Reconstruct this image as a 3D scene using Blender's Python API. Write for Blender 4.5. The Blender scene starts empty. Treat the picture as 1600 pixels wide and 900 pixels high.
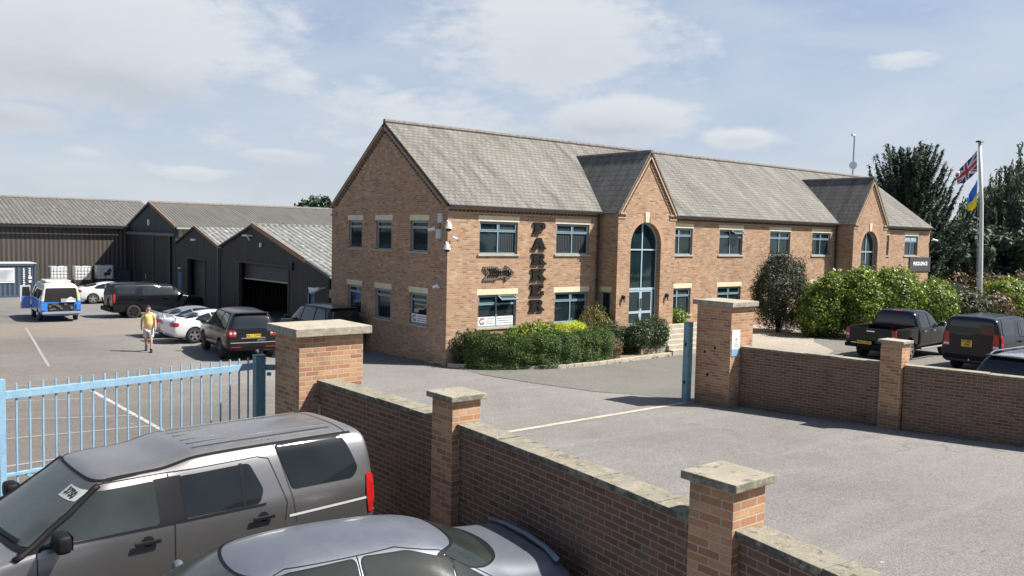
import bpy, bmesh, math, random
import numpy as np
from mathutils import Vector, Matrix, Euler
from mathutils.bvhtree import BVHTree
from mathutils.geometry import tessellate_polygon

random.seed(7)
R = math.radians
SC = bpy.context.scene
COL = SC.collection

# ---------------------------------------------------------------- camera
cam_data = bpy.data.cameras.new('camera')
cam = bpy.data.objects.new('camera', cam_data); COL.objects.link(cam)
_fw = Vector((0.63440493, 0.77042816, -0.06301449))
_rt = Vector((0.7726805, -0.63437824, 0.02300207))
_up = Vector((0.02225358, 0.06328269, 0.9977475))
cam.matrix_world = Matrix(((_rt.x, _up.x, -_fw.x, -17.5454), (_rt.y, _up.y, -_fw.y, -24.9829), (_rt.z, _up.z, -_fw.z, 4.8261), (0, 0, 0, 1)))
cam_data.sensor_width = 36.0
cam_data.lens = 1331.0 / 1600 * 36
cam_data.clip_start = 0.1
cam_data.clip_end = 3000
SC.camera = cam
CX, CY = -17.5454, -24.9829
DHX, DHY = 0.63565, 0.77197

# ---------------------------------------------------------------- light
SUN_EL = R(50)
SUN_DIR = Vector((0.740 * math.cos(SUN_EL), -0.6726 * math.cos(SUN_EL), math.sin(SUN_EL)))
ld = bpy.data.lights.new('sun', 'SUN'); ld.energy = 5.0; ld.angle = R(0.55); ld.color = (1.0, 0.94, 0.86)
sun = bpy.data.objects.new('sun', ld); COL.objects.link(sun)
sun.rotation_euler = SUN_DIR.to_track_quat('Z', 'Y').to_euler(); sun.location = (0, 0, 60)

world = bpy.data.worlds.new('World'); SC.world = world; world.use_nodes = True
SKY_STRENGTH = 0.05
def build_world():
    nt = world.node_tree; nt.nodes.clear(); N = nt.nodes.new; L = nt.links.new
    out = N('ShaderNodeOutputWorld'); bg = N('ShaderNodeBackground'); bg.inputs[1].default_value = SKY_STRENGTH
    L(bg.outputs[0], out.inputs[0])
    sky = N('ShaderNodeTexSky'); sky.sky_type = 'NISHITA'; sky.sun_disc = False
    sky.sun_elevation = SUN_EL; sky.sun_rotation = math.atan2(SUN_DIR.x, SUN_DIR.y)
    sky.air_density = 1.0; sky.dust_density = 2.2; sky.ozone_density = 1.6
    tc = N('ShaderNodeTexCoord'); sp = N('ShaderNodeSeparateXYZ'); L(tc.outputs['Generated'], sp.inputs[0])
    def m(op, a, b=None, c=None, clamp=False):
        n = N('ShaderNodeMath'); n.operation = op; n.use_clamp = clamp
        for i, v in enumerate((a, b, c)):
            if v is None: continue
            if isinstance(v, (int, float)): n.inputs[i].default_value = v
            else: L(v, n.inputs[i])
        return n.outputs[0]
    az = m('ARCTAN2', sp.outputs[0], sp.outputs[1]); el = m('ARCSINE', sp.outputs[2])
    # cloud coordinates flatten towards the horizon
    cmb = N('ShaderNodeCombineXYZ'); L(az, cmb.inputs[0]); L(m('MULTIPLY', el, 2.3), cmb.inputs[1])
    def noise(scale, detail, rough, dist=0.0):
        n = N('ShaderNodeTexNoise'); n.inputs['Scale'].default_value = scale; n.inputs['Detail'].default_value = detail
        n.inputs['Roughness'].default_value = rough; n.inputs['Distortion'].default_value = dist; L(cmb.outputs[0], n.inputs['Vector']); return n.outputs[0]
    n1 = noise(13, 9, 0.6, 0.3); n2 = noise(5.0, 6, 0.55, 0.4); n3 = noise(42, 6, 0.6)
    det = m('MULTIPLY_ADD', n3, 0.45, m('MULTIPLY', n1, 1.1))          # about 0.78 mean
    clouds = [  # azimuth, elevation, radius az, radius el, amount
        (0.190, 0.205, 0.190, 0.070, 1.7), (0.165, 0.150, 0.175, 0.040, 1.1), (0.310, 0.152, 0.080, 0.026, 0.8),
        (0.160, 0.108, 0.062, 0.018, 1.15), (0.433, 0.160, 0.055, 0.022, 0.65),
        (0.730, 0.225, 0.130, 0.062, 1.2), (0.56, 0.130, 0.180, 0.042, 0.70), (0.806, 0.136, 0.070, 0.022, 1.7), (0.800, 0.125, 0.062, 0.010, .7),
        (0.947, 0.113, 0.038, 0.011, 1.4), (1.114, 0.190, 0.036, 0.010, 0.8), (0.416, 0.082, 0.038, 0.010, 1.05),
        (0.329, 0.058, 0.044, 0.009, 1.0), (0.223, 0.074, 0.03, 0.008, 0.55), (0.37, 0.10, 0.10, 0.03, 0.4), (0.65, 0.09, 0.09, 0.03, 0.25), (-0.2, 0.15, 0.15, 0.05, 0.7), (1.9, 0.2, 0.2, 0.05, 0.7)]
    tot = None; shade = None
    for a, e, ra, re, s in clouds:
        dx = m('DIVIDE', m('SUBTRACT', az, a), ra); dy = m('DIVIDE', m('SUBTRACT', el, e), re)
        d2 = m('ADD', m('MULTIPLY', dx, dx), m('MULTIPLY', dy, dy))
        g = m('MULTIPLY', m('EXPONENT', m('MULTIPLY', d2, -0.9)), s)
        tot = g if tot is None else m('MAXIMUM', tot, g)
        sh = m('MULTIPLY', g, m('MULTIPLY_ADD', dy, -0.5, 0.25))
        shade = sh if shade is None else m('ADD', shade, sh)
    dens = m('MULTIPLY_ADD', tot, 1.0, m('MULTIPLY', m('SUBTRACT', det, 0.80), 1.35))
    mr = N('ShaderNodeMapRange'); mr.interpolation_type = 'SMOOTHSTEP'; L(dens, mr.inputs[0])
    mr.inputs[1].default_value = 0.02; mr.inputs[2].default_value = 0.85; mr.inputs[3].default_value = 0; mr.inputs[4].default_value = 1
    fade = m('EXPONENT', m('MULTIPLY', m('MULTIPLY', el, el), -6.0))
    lowveil = m('EXPONENT', m('MULTIPLY', m('ABSOLUTE', el), -9.0))
    hz = N('ShaderNodeMix'); hz.data_type = 'RGBA'; L(lowveil, hz.inputs[0]); hz.inputs[6].default_value = (4.9, 6.0, 7.9, 1); hz.inputs[7].default_value = (6.9, 7.4, 7.9, 1)
    wisp = m('MULTIPLY', m('SUBTRACT', n2, 0.36, None, True), 1.5, None, True)
    veil = m('MULTIPLY', fade, 0.85)
    mask = m('MAXIMUM', m('MULTIPLY', mr.outputs[0], 0.85), m('MULTIPLY', wisp, fade), None, True)
    # a cloud's own colour: bright tops, greyer undersides
    cc = N('ShaderNodeMix'); cc.data_type = 'RGBA'
    sh2 = m('MULTIPLY', shade, m('MULTIPLY_ADD', n1, 1.2, 0.3), None, True)
    L(sh2, cc.inputs[0]); cc.inputs[6].default_value = (7.9, 8.2, 8.5, 1); cc.inputs[7].default_value = (5.6, 6.0, 6.6, 1)
    tint = N('ShaderNodeMix'); tint.data_type = 'RGBA'; tint.blend_type = 'MULTIPLY'; tint.inputs[0].default_value = 1
    L(sky.outputs[0], tint.inputs[6]); tint.inputs[7].default_value = (1.1, 1.15, 1.25, 1)
    h2 = N('ShaderNodeMix'); h2.data_type = 'RGBA'; L(veil, h2.inputs[0]); L(tint.outputs[2], h2.inputs[6]); L(hz.outputs[2], h2.inputs[7])
    mx = N('ShaderNodeMix'); mx.data_type = 'RGBA'; L(mask, mx.inputs[0]); L(h2.outputs[2], mx.inputs[6]); L(cc.outputs[2], mx.inputs[7])
    L(mx.outputs[2], bg.inputs[0])
build_world()

SC.view_settings.view_transform = 'Standard'; SC.view_settings.look = 'None'
SC.view_settings.exposure = 1.0; SC.view_settings.gamma = 1.0
try: SC.view_settings.use_curve_mapping = False
except Exception: pass
SC.cycles.max_bounces = 6; SC.cycles.diffuse_bounces = 3; SC.cycles.glossy_bounces = 3
SC.cycles.transparent_max_bounces = 6; SC.cycles.transmission_bounces = 3
SC.cycles.sample_clamp_indirect = 8

# ---------------------------------------------------------------- ground shape
def _ss(a, b, t):
    t = min(1.0, max(0.0, (t - a) / (b - a))); return t * t * (3 - 2 * t)
def gz(x, y):
    D = (x - CX) * DHX + (y - CY) * DHY
    return 0.5 * (1 - _ss(11, 33, D)) - 0.15 * _ss(31, 50, D)
LOT = 0.60          # level of the raised car park on the right

# ---------------------------------------------------------------- mesh helpers
def auto_uv(me):
    uv = me.uv_layers.new(name='UVMap') if not me.uv_layers else me.uv_layers[0]
    for p in me.polygons:
        n = p.normal
        if abs(n.z) > 0.94:
            for li in p.loop_indices:
                c = me.vertices[me.loops[li].vertex_index].co; uv.data[li].uv = (c.x, c.y)
        else:
            t = Vector((0, 0, 1)).cross(n).normalized(); b = n.cross(t)
            for li in p.loop_indices:
                c = me.vertices[me.loops[li].vertex_index].co; uv.data[li].uv = (c.dot(t), c.dot(b))

class MB:
    def __init__(s): s.v = []; s.f = []; s.m = []
    def add(s, vs, fs, mi=0):
        o = len(s.v); s.v += [tuple(v) for v in vs]
        for f in fs: s.f.append([i + o for i in f]); s.m.append(mi)
        return s
    def box(s, x0, x1, y0, y1, z0, z1, mi=0):
        return s.add([(x0,y0,z0),(x1,y0,z0),(x1,y1,z0),(x0,y1,z0),(x0,y0,z1),(x1,y0,z1),(x1,y1,z1),(x0,y1,z1)],
                     [(0,3,2,1),(4,5,6,7),(0,1,5,4),(1,2,6,5),(2,3,7,6),(3,0,4,7)], mi)
    def obox(s, c, ax, ay, az, mi=0):      # oriented box: centre and three half axes
        c = Vector(c); ax = Vector(ax); ay = Vector(ay); az = Vector(az); vs = []
        for k in (-1, 1):
            for (i, j) in ((-1,-1),(1,-1),(1,1),(-1,1)): vs.append(c + ax*i + ay*j + az*k)
        return s.add(vs, [(0,3,2,1),(4,5,6,7),(0,1,5,4),(1,2,6,5),(2,3,7,6),(3,0,4,7)], mi)
    def bar(s, p, q, w, h, mi=0, up=(0,0,1)):
        p = Vector(p); q = Vector(q); d = (q-p); l = d.length; d.normalize()
        u = Vector(up); a = d.cross(u)
        if a.length < 1e-4: a = d.cross(Vector((1,0,0)))
        a.normalize(); b = a.cross(d)
        return s.obox((p+q)/2, d*l/2, a*w/2, b*h/2, mi)
    def tube(s, pts, r, n=8, mi=0, r2=None):
        pts = [Vector(p) for p in pts]; K = len(pts); rings = []
        for i, p in enumerate(pts):
            d = (pts[min(i+1,K-1)] - pts[max(i-1,0)]).normalized()
            a = d.cross(Vector((0,0,1)))
            if a.length < 1e-3: a = d.cross(Vector((1,0,0)))
            a.normalize(); b = d.cross(a)
            rr = r if r2 is None else r + (r2-r)*i/max(1,K-1)
            rings.append([p + (a*math.cos(2*math.pi*j/n) + b*math.sin(2*math.pi*j/n))*rr for j in range(n)])
        vs = [v for g in rings for v in g]; fs = []
        for i in range(K-1):
            for j in range(n):
                fs.append((i*n+j, i*n+(j+1)%n, (i+1)*n+(j+1)%n, (i+1)*n+j))
        fs.append(tuple(reversed(range(n)))); fs.append(tuple(range((K-1)*n, K*n)))
        return s.add(vs, fs, mi)
    def prism(s, poly, T, depth, mi=0, holes=(), back=True, sides=True):
        """poly of (u,v) mapped by T(u,v,w); w from 0 to depth; holes get reveal faces"""
        loops = [list(poly)] + [list(h) for h in holes]
        tri = tessellate_polygon([[Vector((a,b,0)) for a,b in l] for l in loops])
        flat = [p for l in loops for p in l]; n = len(flat)
        vs = [T(a,b,0) for a,b in flat]; fs = []
        # orientation
        def area(t): 
            (x0,y0),(x1,y1),(x2,y2) = (flat[i] for i in t); return (x1-x0)*(y2-y0)-(x2-x0)*(y1-y0)
        tri = [t if area(t) > 0 else (t[0],t[2],t[1]) for t in tri]
        fs += [tuple(t) for t in tri]
        if sides or back: vs += [T(a,b,depth) for a,b in flat]
        if back: fs += [(t[0]+n,t[2]+n,t[1]+n) for t in tri]
        if sides:
            o = 0
            for l in loops:
                k = len(l)
                for i in range(k):
                    a, b = o+i, o+(i+1)%k; fs.append((a, a+n, b+n, b))
                o += k
        return s.add(vs, fs, mi)
    def build(s, name, mats, parent=None, smooth=False, uv=True, bevel=0, recalc=True, fix=True):
        me = bpy.data.meshes.new(name); me.from_pydata(s.v, [], s.f)
        if not isinstance(mats, (list, tuple)): mats = [mats]
        for m in mats: me.materials.append(m)
        me.polygons.foreach_set('material_index', s.m)
        if fix:
            bm = bmesh.new(); bm.from_mesh(me)
            if recalc: bmesh.ops.recalc_face_normals(bm, faces=bm.faces)
            if bevel:
                bmesh.ops.remove_doubles(bm, verts=bm.verts, dist=1e-5)
                bmesh.ops.bevel(bm, geom=[e for e in bm.edges if len(e.link_faces)==2 and e.calc_face_angle(0)>0.6], offset=bevel, segments=2, affect='EDGES', profile=0.6)
            bm.to_mesh(me); bm.free()
        if uv: auto_uv(me)
        if smooth: me.shade_smooth()
        o = bpy.data.objects.new(name, me); COL.objects.link(o)
        if parent is not None: o.parent = parent
        return o

def empty(name, loc=(0,0,0), rz=0.0):
    o = bpy.data.objects.new(name, None); COL.objects.link(o); o.location = loc; o.rotation_euler = (0,0,rz); o.empty_display_size = .2
    return o
def tag(o, label=None, cat=None, group=None, kind=None):
    if label: o['label'] = label
    if cat: o['category'] = cat
    if group: o['group'] = group
    if kind: o['kind'] = kind
    return o
def thing(name, label, cat, loc=(0,0,0), rz=0.0, group=None): return tag(empty(name, loc, rz), label, cat, group)
def copy_tree(o, parent=None):
    c = o.copy(); COL.objects.link(c); c.parent = parent
    for ch in list(o.children): copy_tree(ch, c)
    return c
def text_mesh(name, body, size, mat, parent, loc, rot, extrude=0.004, bold=0.0, spacing=1.0, sx=1.0):
    cu = bpy.data.curves.new(name, 'FONT'); cu.body = body; cu.size = size; cu.extrude = extrude; cu.offset = bold
    cu.align_x = 'CENTER'; cu.align_y = 'CENTER'; cu.space_character = spacing
    to = bpy.data.objects.new(name+'_tmp', cu); COL.objects.link(to)
    dg = bpy.context.evaluated_depsgraph_get(); me = bpy.data.meshes.new_from_object(to.evaluated_get(dg))
    bpy.data.objects.remove(to)
    me.materials.clear(); me.materials.append(mat)
    o = bpy.data.objects.new(name, me); COL.objects.link(o); o.parent = parent; o.location = loc; o.rotation_euler = rot; o.scale = (sx,1,1)
    return o

# ---------------------------------------------------------------- materials
def newmat(name):
    m = bpy.data.materials.new(name); m.use_nodes = True; nt = m.node_tree; nt.nodes.clear()
    out = nt.nodes.new('ShaderNodeOutputMaterial'); b = nt.nodes.new('ShaderNodeBsdfPrincipled')
    nt.links.new(b.outputs[0], out.inputs[0]); return m, nt, b, out
def flat(name, col, rough=0.6, metal=0.0, coat=0.0, spec=0.5, emit=None):
    m, nt, b, o = newmat(name); b.inputs['Base Color'].default_value = (*col, 1); b.inputs['Roughness'].default_value = rough
    b.inputs['Metallic'].default_value = metal; b.inputs['Coat Weight'].default_value = coat; b.inputs['Specular IOR Level'].default_value = spec
    return m
class NT:
    def __init__(s, nt): s.nt = nt
    def n(s, t, **k):
        x = s.nt.nodes.new(t)
        for a, v in k.items(): setattr(x, a, v)
        return x
    def l(s, a, b): s.nt.links.new(a, b)
    def coord(s, kind='UV', scale=(1,1,1), loc=(0,0,0)):
        t = s.n('ShaderNodeTexCoord'); mp = s.n('ShaderNodeMapping'); mp.inputs['Scale'].default_value = scale; mp.inputs['Location'].default_value = loc
        s.l(t.outputs[kind], mp.inputs[0]); return mp.outputs[0]
    def noise(s, vec, scale, detail=4, rough=0.55, dist=0.0, col=False):
        x = s.n('ShaderNodeTexNoise'); x.inputs['Scale'].default_value = scale; x.inputs['Detail'].default_value = detail
        x.inputs['Roughness'].default_value = rough; x.inputs['Distortion'].default_value = dist; s.l(vec, x.inputs['Vector']); return x.outputs[1 if col else 0]
    def ramp(s, fac, stops, interp='LINEAR'):
        x = s.n('ShaderNodeValToRGB'); e = x.color_ramp; e.interpolation = interp
        while len(e.elements) < len(stops): e.elements.new(0.5)
        for el, (p, c) in zip(e.elements, stops):
            el.position = p; el.color = (*c, 1) if len(c) == 3 else c
        s.l(fac, x.inputs[0]); return x.outputs[0]
    def mix(s, fac, a, b, mode='MIX'):
        x = s.n('ShaderNodeMix', data_type='RGBA', blend_type=mode)
        for i, v in ((0, fac), (6, a), (7, b)):
            if isinstance(v, (int, float)): x.inputs[i].default_value = v
            elif isinstance(v, tuple): x.inputs[i].default_value = (*v, 1) if len(v) == 3 else v
            else: s.l(v, x.inputs[i])
        return x.outputs[2]
    def math(s, op, a, b=None, c=None, clamp=False):
        x = s.n('ShaderNodeMath', operation=op); x.use_clamp = clamp
        for i, v in enumerate((a, b, c)):
            if v is None: continue
            if isinstance(v, (int, float)): x.inputs[i].default_value = v
            else: s.l(v, x.inputs[i])
        return x.outputs[0]
    def rng(s, v, a, b, c=0.0, d=1.0, smooth=True):
        x = s.n('ShaderNodeMapRange'); x.interpolation_type = 'SMOOTHSTEP' if smooth else 'LINEAR'; s.l(v, x.inputs[0])
        for i, q in enumerate((a, b, c, d)): x.inputs[i+1].default_value = q
        return x.outputs[0]
    def bump(s, h, b, strength=0.4, dist=0.01):
        x = s.n('ShaderNodeBump'); x.inputs['Strength'].default_value = strength; x.inputs['Distance'].default_value = dist
        s.l(h, x.inputs['Height']); s.l(x.outputs[0], b.inputs['Normal'])

def brick_mat(name, stops, mortar, stain=(0.05,0.045,0.04), stain_amt=0.35, base_dirt=True, contrast=1.0, moss=0.0, mort=0.0065):
    m, nt, b, out = newmat(name); g = NT(nt); uv = g.coord('UV')
    wob = g.noise(uv, 9, 2, 0.5, col=True)
    vm = g.n('ShaderNodeVectorMath', operation='MULTIPLY_ADD'); g.l(wob, vm.inputs[0]); vm.inputs[1].default_value = (0.006,0.006,0); g.l(uv, vm.inputs[2]); uvw = vm.outputs[0]
    bt = g.n('ShaderNodeTexBrick'); g.l(uvw, bt.inputs['Vector'])
    bt.inputs['Color1'].default_value = (0,0,0,1); bt.inputs['Color2'].default_value = (1,1,1,1); bt.inputs['Mortar'].default_value = (0.5,0.5,0.5,1)
    bt.inputs['Scale'].default_value = 1; bt.inputs['Mortar Size'].default_value = mort; bt.inputs['Mortar Smooth'].default_value = 0.25
    bt.inputs['Bias'].default_value = 0; bt.inputs['Brick Width'].default_value = 0.225; bt.inputs['Row Height'].default_value = 0.075
    bcol = g.ramp(bt.outputs[0], stops)
    fine = g.noise(uv, 60, 4, 0.7); bcol = g.mix(0.35, bcol, g.ramp(fine, [(0.3,(0.35,0.35,0.35)),(0.7,(1.3,1.3,1.3))]), 'MULTIPLY')
    big = g.noise(uv, 0.9, 5, 0.6); bcol = g.mix(0.5*contrast, bcol, g.ramp(big, [(0.3,(0.66,0.64,0.62)),(0.7,(1.15,1.15,1.15))]), 'MULTIPLY')
    eff = g.noise(uv, 2.6, 6, 0.7, 0.4)
    bcol = g.mix(g.rng(eff, 0.60, 0.74, 0, 0.35), bcol, (0.52,0.46,0.38))
    mcol = g.mix(g.noise(uv, 30, 3), tuple(c*0.75 for c in mortar), mortar)
    col = g.mix(bt.outputs[1], bcol, mcol)
    st = g.noise(uv, 0.5, 7, 0.68, 1.0); col = g.mix(g.rng(st, 0.50, 0.72, 0, stain_amt), col, stain)
    sz_ = g.n('ShaderNodeSeparateXYZ'); g.l(g.coord('Object'), sz_.inputs[0])
    if moss:
        dn_ = g.math('ADD', sz_.outputs[2], g.math('MULTIPLY', g.math('SUBTRACT', g.noise(uv, 1.8, 6, 0.7), 0.5), 1.1)); col = g.mix(g.math('MULTIPLY', g.rng(dn_, 0.25, 0.65, 1, 0), 0.5), col, (0.07,0.065,0.05))
        mo = g.noise(uv, 3.5, 7, 0.75, 0.5); col = g.mix(g.rng(mo, 0.57, 0.75, 0, moss), col, (0.16,0.155,0.12))
    g.l(col, b.inputs['Base Color']); b.inputs['Roughness'].default_value = 0.9; b.inputs['Specular IOR Level'].default_value = 0.25
    h = g.math('SUBTRACT', g.math('MULTIPLY_ADD', fine, 0.3, 1.0), bt.outputs[1]); g.bump(h, b, 0.7, 0.006)
    return m
def noisy(name, c1, c2, scale=3.0, rough=0.8, metal=0.0, bump=0.2, coord='Object', fine=40, spec=0.4, fineamt=0.3, coat=0.0, stretch=(1,1,1)):
    m, nt, b, out = newmat(name); g = NT(nt); uv = g.coord(coord, stretch)
    a = g.noise(uv, scale, 7, 0.62, 0.3); f = g.noise(uv, fine, 4, 0.7)
    col = g.ramp(a, [(0.3,c1),(0.7,c2)]); col = g.mix(fineamt, col, g.ramp(f, [(0.3,(0.5,0.5,0.5)),(0.7,(1.35,1.35,1.35))]), 'MULTIPLY')
    g.l(col, b.inputs['Base Color']); b.inputs['Roughness'].default_value = rough; b.inputs['Metallic'].default_value = metal; b.inputs['Specular IOR Level'].default_value = spec
    b.inputs['Coat Weight'].default_value = coat
    if bump: g.bump(f, b, bump, 0.01)
    return m
def slate_mat(name, dark, light, rust=0.15, bw=.24, rh=.22):
    m, nt, b, out = newmat(name); g = NT(nt); uv = g.coord('UV')
    bt = g.n('ShaderNodeTexBrick'); g.l(uv, bt.inputs['Vector'])
    bt.inputs['Color1'].default_value = (0,0,0,1); bt.inputs['Color2'].default_value = (1,1,1,1); bt.inputs['Mortar'].default_value = (0.5,0.5,0.5,1)
    bt.inputs['Scale'].default_value = 1; bt.inputs['Mortar Size'].default_value = 0.010; bt.inputs['Mortar Smooth'].default_value = 0.6
    bt.inputs['Brick Width'].default_value = bw; bt.inputs['Row Height'].default_value = rh
    mid = tuple((a+c)/2 for a, c in zip(dark, light))
    col = g.ramp(bt.outputs[0], [(0,tuple(c*0.90 for c in mid)),(0.5,mid),(1,tuple(c*1.09 for c in mid))])
    # weathering streaks running down the slope
    suv = g.coord('UV', (1.3,0.16,1)); st = g.noise(suv, 1.6, 8, 0.72, 0.6)
    col = g.mix(0.9, col, g.ramp(st, [(0.34,(0.50,0.48,0.47)),(0.5,(0.95,0.95,0.93)),(0.68,(1.32,1.33,1.28))]), 'MULTIPLY')
    li = g.noise(g.coord('UV',(1,1,1)), 5.5, 8, 0.75); col = g.mix(g.rng(li, 0.52, 0.70, 0, 0.5), col, light)
    sp = g.noise(g.coord('UV'), 26, 5, 0.75); col = g.mix(0.5, col, g.ramp(sp, [(0.3,(0.55,0.55,0.56)),(0.7,(1.35,1.35,1.3))]), 'MULTIPLY')
    br = g.noise(g.coord('UV',(1,0.5,1),(7,3,0)), 0.8, 6, 0.65); col = g.mix(g.rng(br, 0.50, 0.68, 0, rust), col, (0.21,0.165,0.13))
    col = g.mix(bt.outputs[1], col, (0.06,0.06,0.06))
    g.l(col, b.inputs['Base Color']); b.inputs['Roughness'].default_value = 0.85; b.inputs['Specular IOR Level'].default_value = 0.3
    # each course laps over the one below
    s = g.n('ShaderNodeSeparateXYZ'); g.l(uv, s.inputs[0]); fr = g.math('FRACT', g.math('DIVIDE', s.outputs[1], rh))
    h = g.math('SUBTRACT', g.math('MULTIPLY', g.math('SUBTRACT', 1.0, fr), 1.0), g.math('MULTIPLY', bt.outputs[1], 1.0)); g.bump(h, b, 0.9, 0.02)
    return m
def ribbed(name, c1, c2, pitch, axis=0, rough=0.75, depth=0.03, seam=None, spots=None, streak=0.6, metal=0.0, contrast=0.5):
    m, nt, b, out = newmat(name); g = NT(nt); uv = g.coord('UV')
    s = g.n('ShaderNodeSeparateXYZ'); g.l(uv, s.inputs[0]); u = s.outputs[axis]
    w = g.math('SINE', g.math('MULTIPLY', u, 2*math.pi/pitch)); w = g.math('MULTIPLY_ADD', w, 0.5, 0.5)
    a = g.noise(g.coord('UV', (1.2,0.25,1) if axis == 0 else (0.25,1.2,1)), 1.3, 8, 0.7, 0.4)
    col = g.ramp(a, [(0.3,c1),(0.7,c2)])
    f = g.noise(uv, 14, 6, 0.75); col = g.mix(streak, col, g.ramp(f, [(0.3,(0.5,0.5,0.5)),(0.7,(1.4,1.4,1.4))]), 'MULTIPLY')
    col = g.mix(contrast, col, g.ramp(w, [(0.0,(0.35,0.35,0.35)),(0.35,(0.8,0.8,0.8)),(1,(1.15,1.15,1.15))]), 'MULTIPLY')
    if spots: col = g.mix(g.rng(g.noise(uv, 3.0, 7, 0.75), 0.5, 0.68, 0, 0.8), col, spots)
    g.l(col, b.inputs['Base Color']); b.inputs['Roughness'].default_value = rough; b.inputs['Metallic'].default_value = metal
    g.bump(w, b, 0.8, depth)
    return m
def asphalt_mat(name, dark, light, wear=0.5, tan=False, grey=1.0):
    m, nt, b, out = newmat(name); g = NT(nt); ob = g.coord('Object')
    big = g.noise(ob, 0.11, 6, 0.6, 0.6); mid = g.noise(ob, 0.9, 6, 0.65, 0.5); grit = g.noise(ob, 75, 3, 0.8); g2 = g.noise(ob, 22, 4, 0.75)
    col = g.ramp(big, [(0.32,dark),(0.68,light)])
    col = g.mix(0.45, col, g.ramp(mid, [(0.3,(0.80,0.80,0.80)),(0.7,(1.16,1.16,1.15))]), 'MULTIPLY')
    col = g.mix(0.75, col, g.ramp(grit, [(0.36,(0.32,0.32,0.33)),(0.5,(1,1,1)),(0.64,(2.0,1.98,1.92))]), 'MULTIPLY')
    col = g.mix(0.5, col, g.ramp(g2, [(0.37,(0.58,0.58,0.58)),(0.63,(1.42,1.42,1.40))]), 'MULTIPLY')
    g3 = g.noise(ob, 9, 5, 0.8, 0.2); col = g.mix(0.45, col, g.ramp(g3, [(0.33,(0.78,0.78,0.78)),(0.67,(1.2,1.2,1.2))]), 'MULTIPLY')
    vc = g.n('ShaderNodeTexVoronoi', feature='DISTANCE_TO_EDGE'); vc.inputs['Scale'].default_value = 0.33
    vw = g.n('ShaderNodeVectorMath', operation='MULTIPLY_ADD'); g.l(g.noise(ob, 1.3, 6, 0.7, col=True), vw.inputs[0]); vw.inputs[1].default_value = (1.4,1.4,0); g.l(ob, vw.inputs[2]); g.l(vw.outputs[0], vc.inputs['Vector'])
    ck = g.math('MULTIPLY', g.rng(vc.outputs[0], 0.002, 0.007, 1, 0), g.rng(g.noise(ob, 0.25, 3, 0.5), 0.50, 0.60)); col = g.mix(g.math('MULTIPLY', ck, 0.55), col, tuple(c*0.35 for c in dark))
    sp = g.n('ShaderNodeTexVoronoi'); sp.inputs['Scale'].default_value = 1.1; g.l(ob, sp.inputs['Vector']); col = g.mix(g.rng(sp.outputs[0], 0.020, 0.045, 0.7, 0), col, (0.42,0.41,0.38))
    # tyre tracks and polished streaks along the drive
    tr = g.noise(g.coord('Object', (0.10,1.3,1)), 1.0, 5, 0.6, 0.8); col = g.mix(g.rng(tr, 0.52, 0.70, 0, 0.30*wear), col, tuple(c*1.35 for c in light))
    oil = g.noise(g.coord('Object', (1,1,1), (11,5,0)), 0.55, 7, 0.7, 0.3); col = g.mix(g.rng(oil, 0.60, 0.70, 0, 0.5*wear), col, tuple(c*0.5 for c in dark))
    if tan:
        s = g.n('ShaderNodeSeparateXYZ'); g.l(ob, s.inputs[0])
        xx = g.math('ADD', s.outputs[0], g.math('MULTIPLY', g.math('SUBTRACT', g.noise(ob, 0.4, 5, 0.6), 0.5), 5.0)); yd = g.math('MULTIPLY', g.rng(xx, -10.5, -5.5, 1, 0), g.rng(s.outputs[1], -11.6, -10.4)); col = g.mix(g.math('MULTIPLY', yd, 0.75), col, (0.70,0.66,0.63), 'MULTIPLY')
        t = g.math('ADD', s.outputs[1], g.math('MULTIPLY', g.math('SUBTRACT', g.noise(ob, 0.35, 6, 0.7), 0.5), 3.5))
        band = g.math('MULTIPLY', g.rng(t, 14.5, 16.5), g.rng(t, 21.0, 23.0, 1, 0)); nx = g.rng(s.outputs[0], -16, -10, 0.35, 1); band = g.math('MULTIPLY', band, nx)
        col = g.mix(g.math('MULTIPLY', band, 0.5), col, g.mix(0.7, (0.215,0.178,0.145), g.ramp(grit, [(0.3,(0.6,0.6,0.6)),(0.7,(1.4,1.4,1.4))]), 'MULTIPLY'))
        dk = g.rng(t, 22.0, 26.0); col = g.mix(g.math('MULTIPLY', dk, 0.35), col, (0.12,0.12,0.12))
    g.l(col, b.inputs['Base Color']); b.inputs['Roughness'].default_value = 0.88; b.inputs['Specular IOR Level'].default_value = 0.3
    g.bump(g.math('ADD', grit, g.math('MULTIPLY', g2, 0.6)), b, 0.55, 0.01)
    return m
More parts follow.
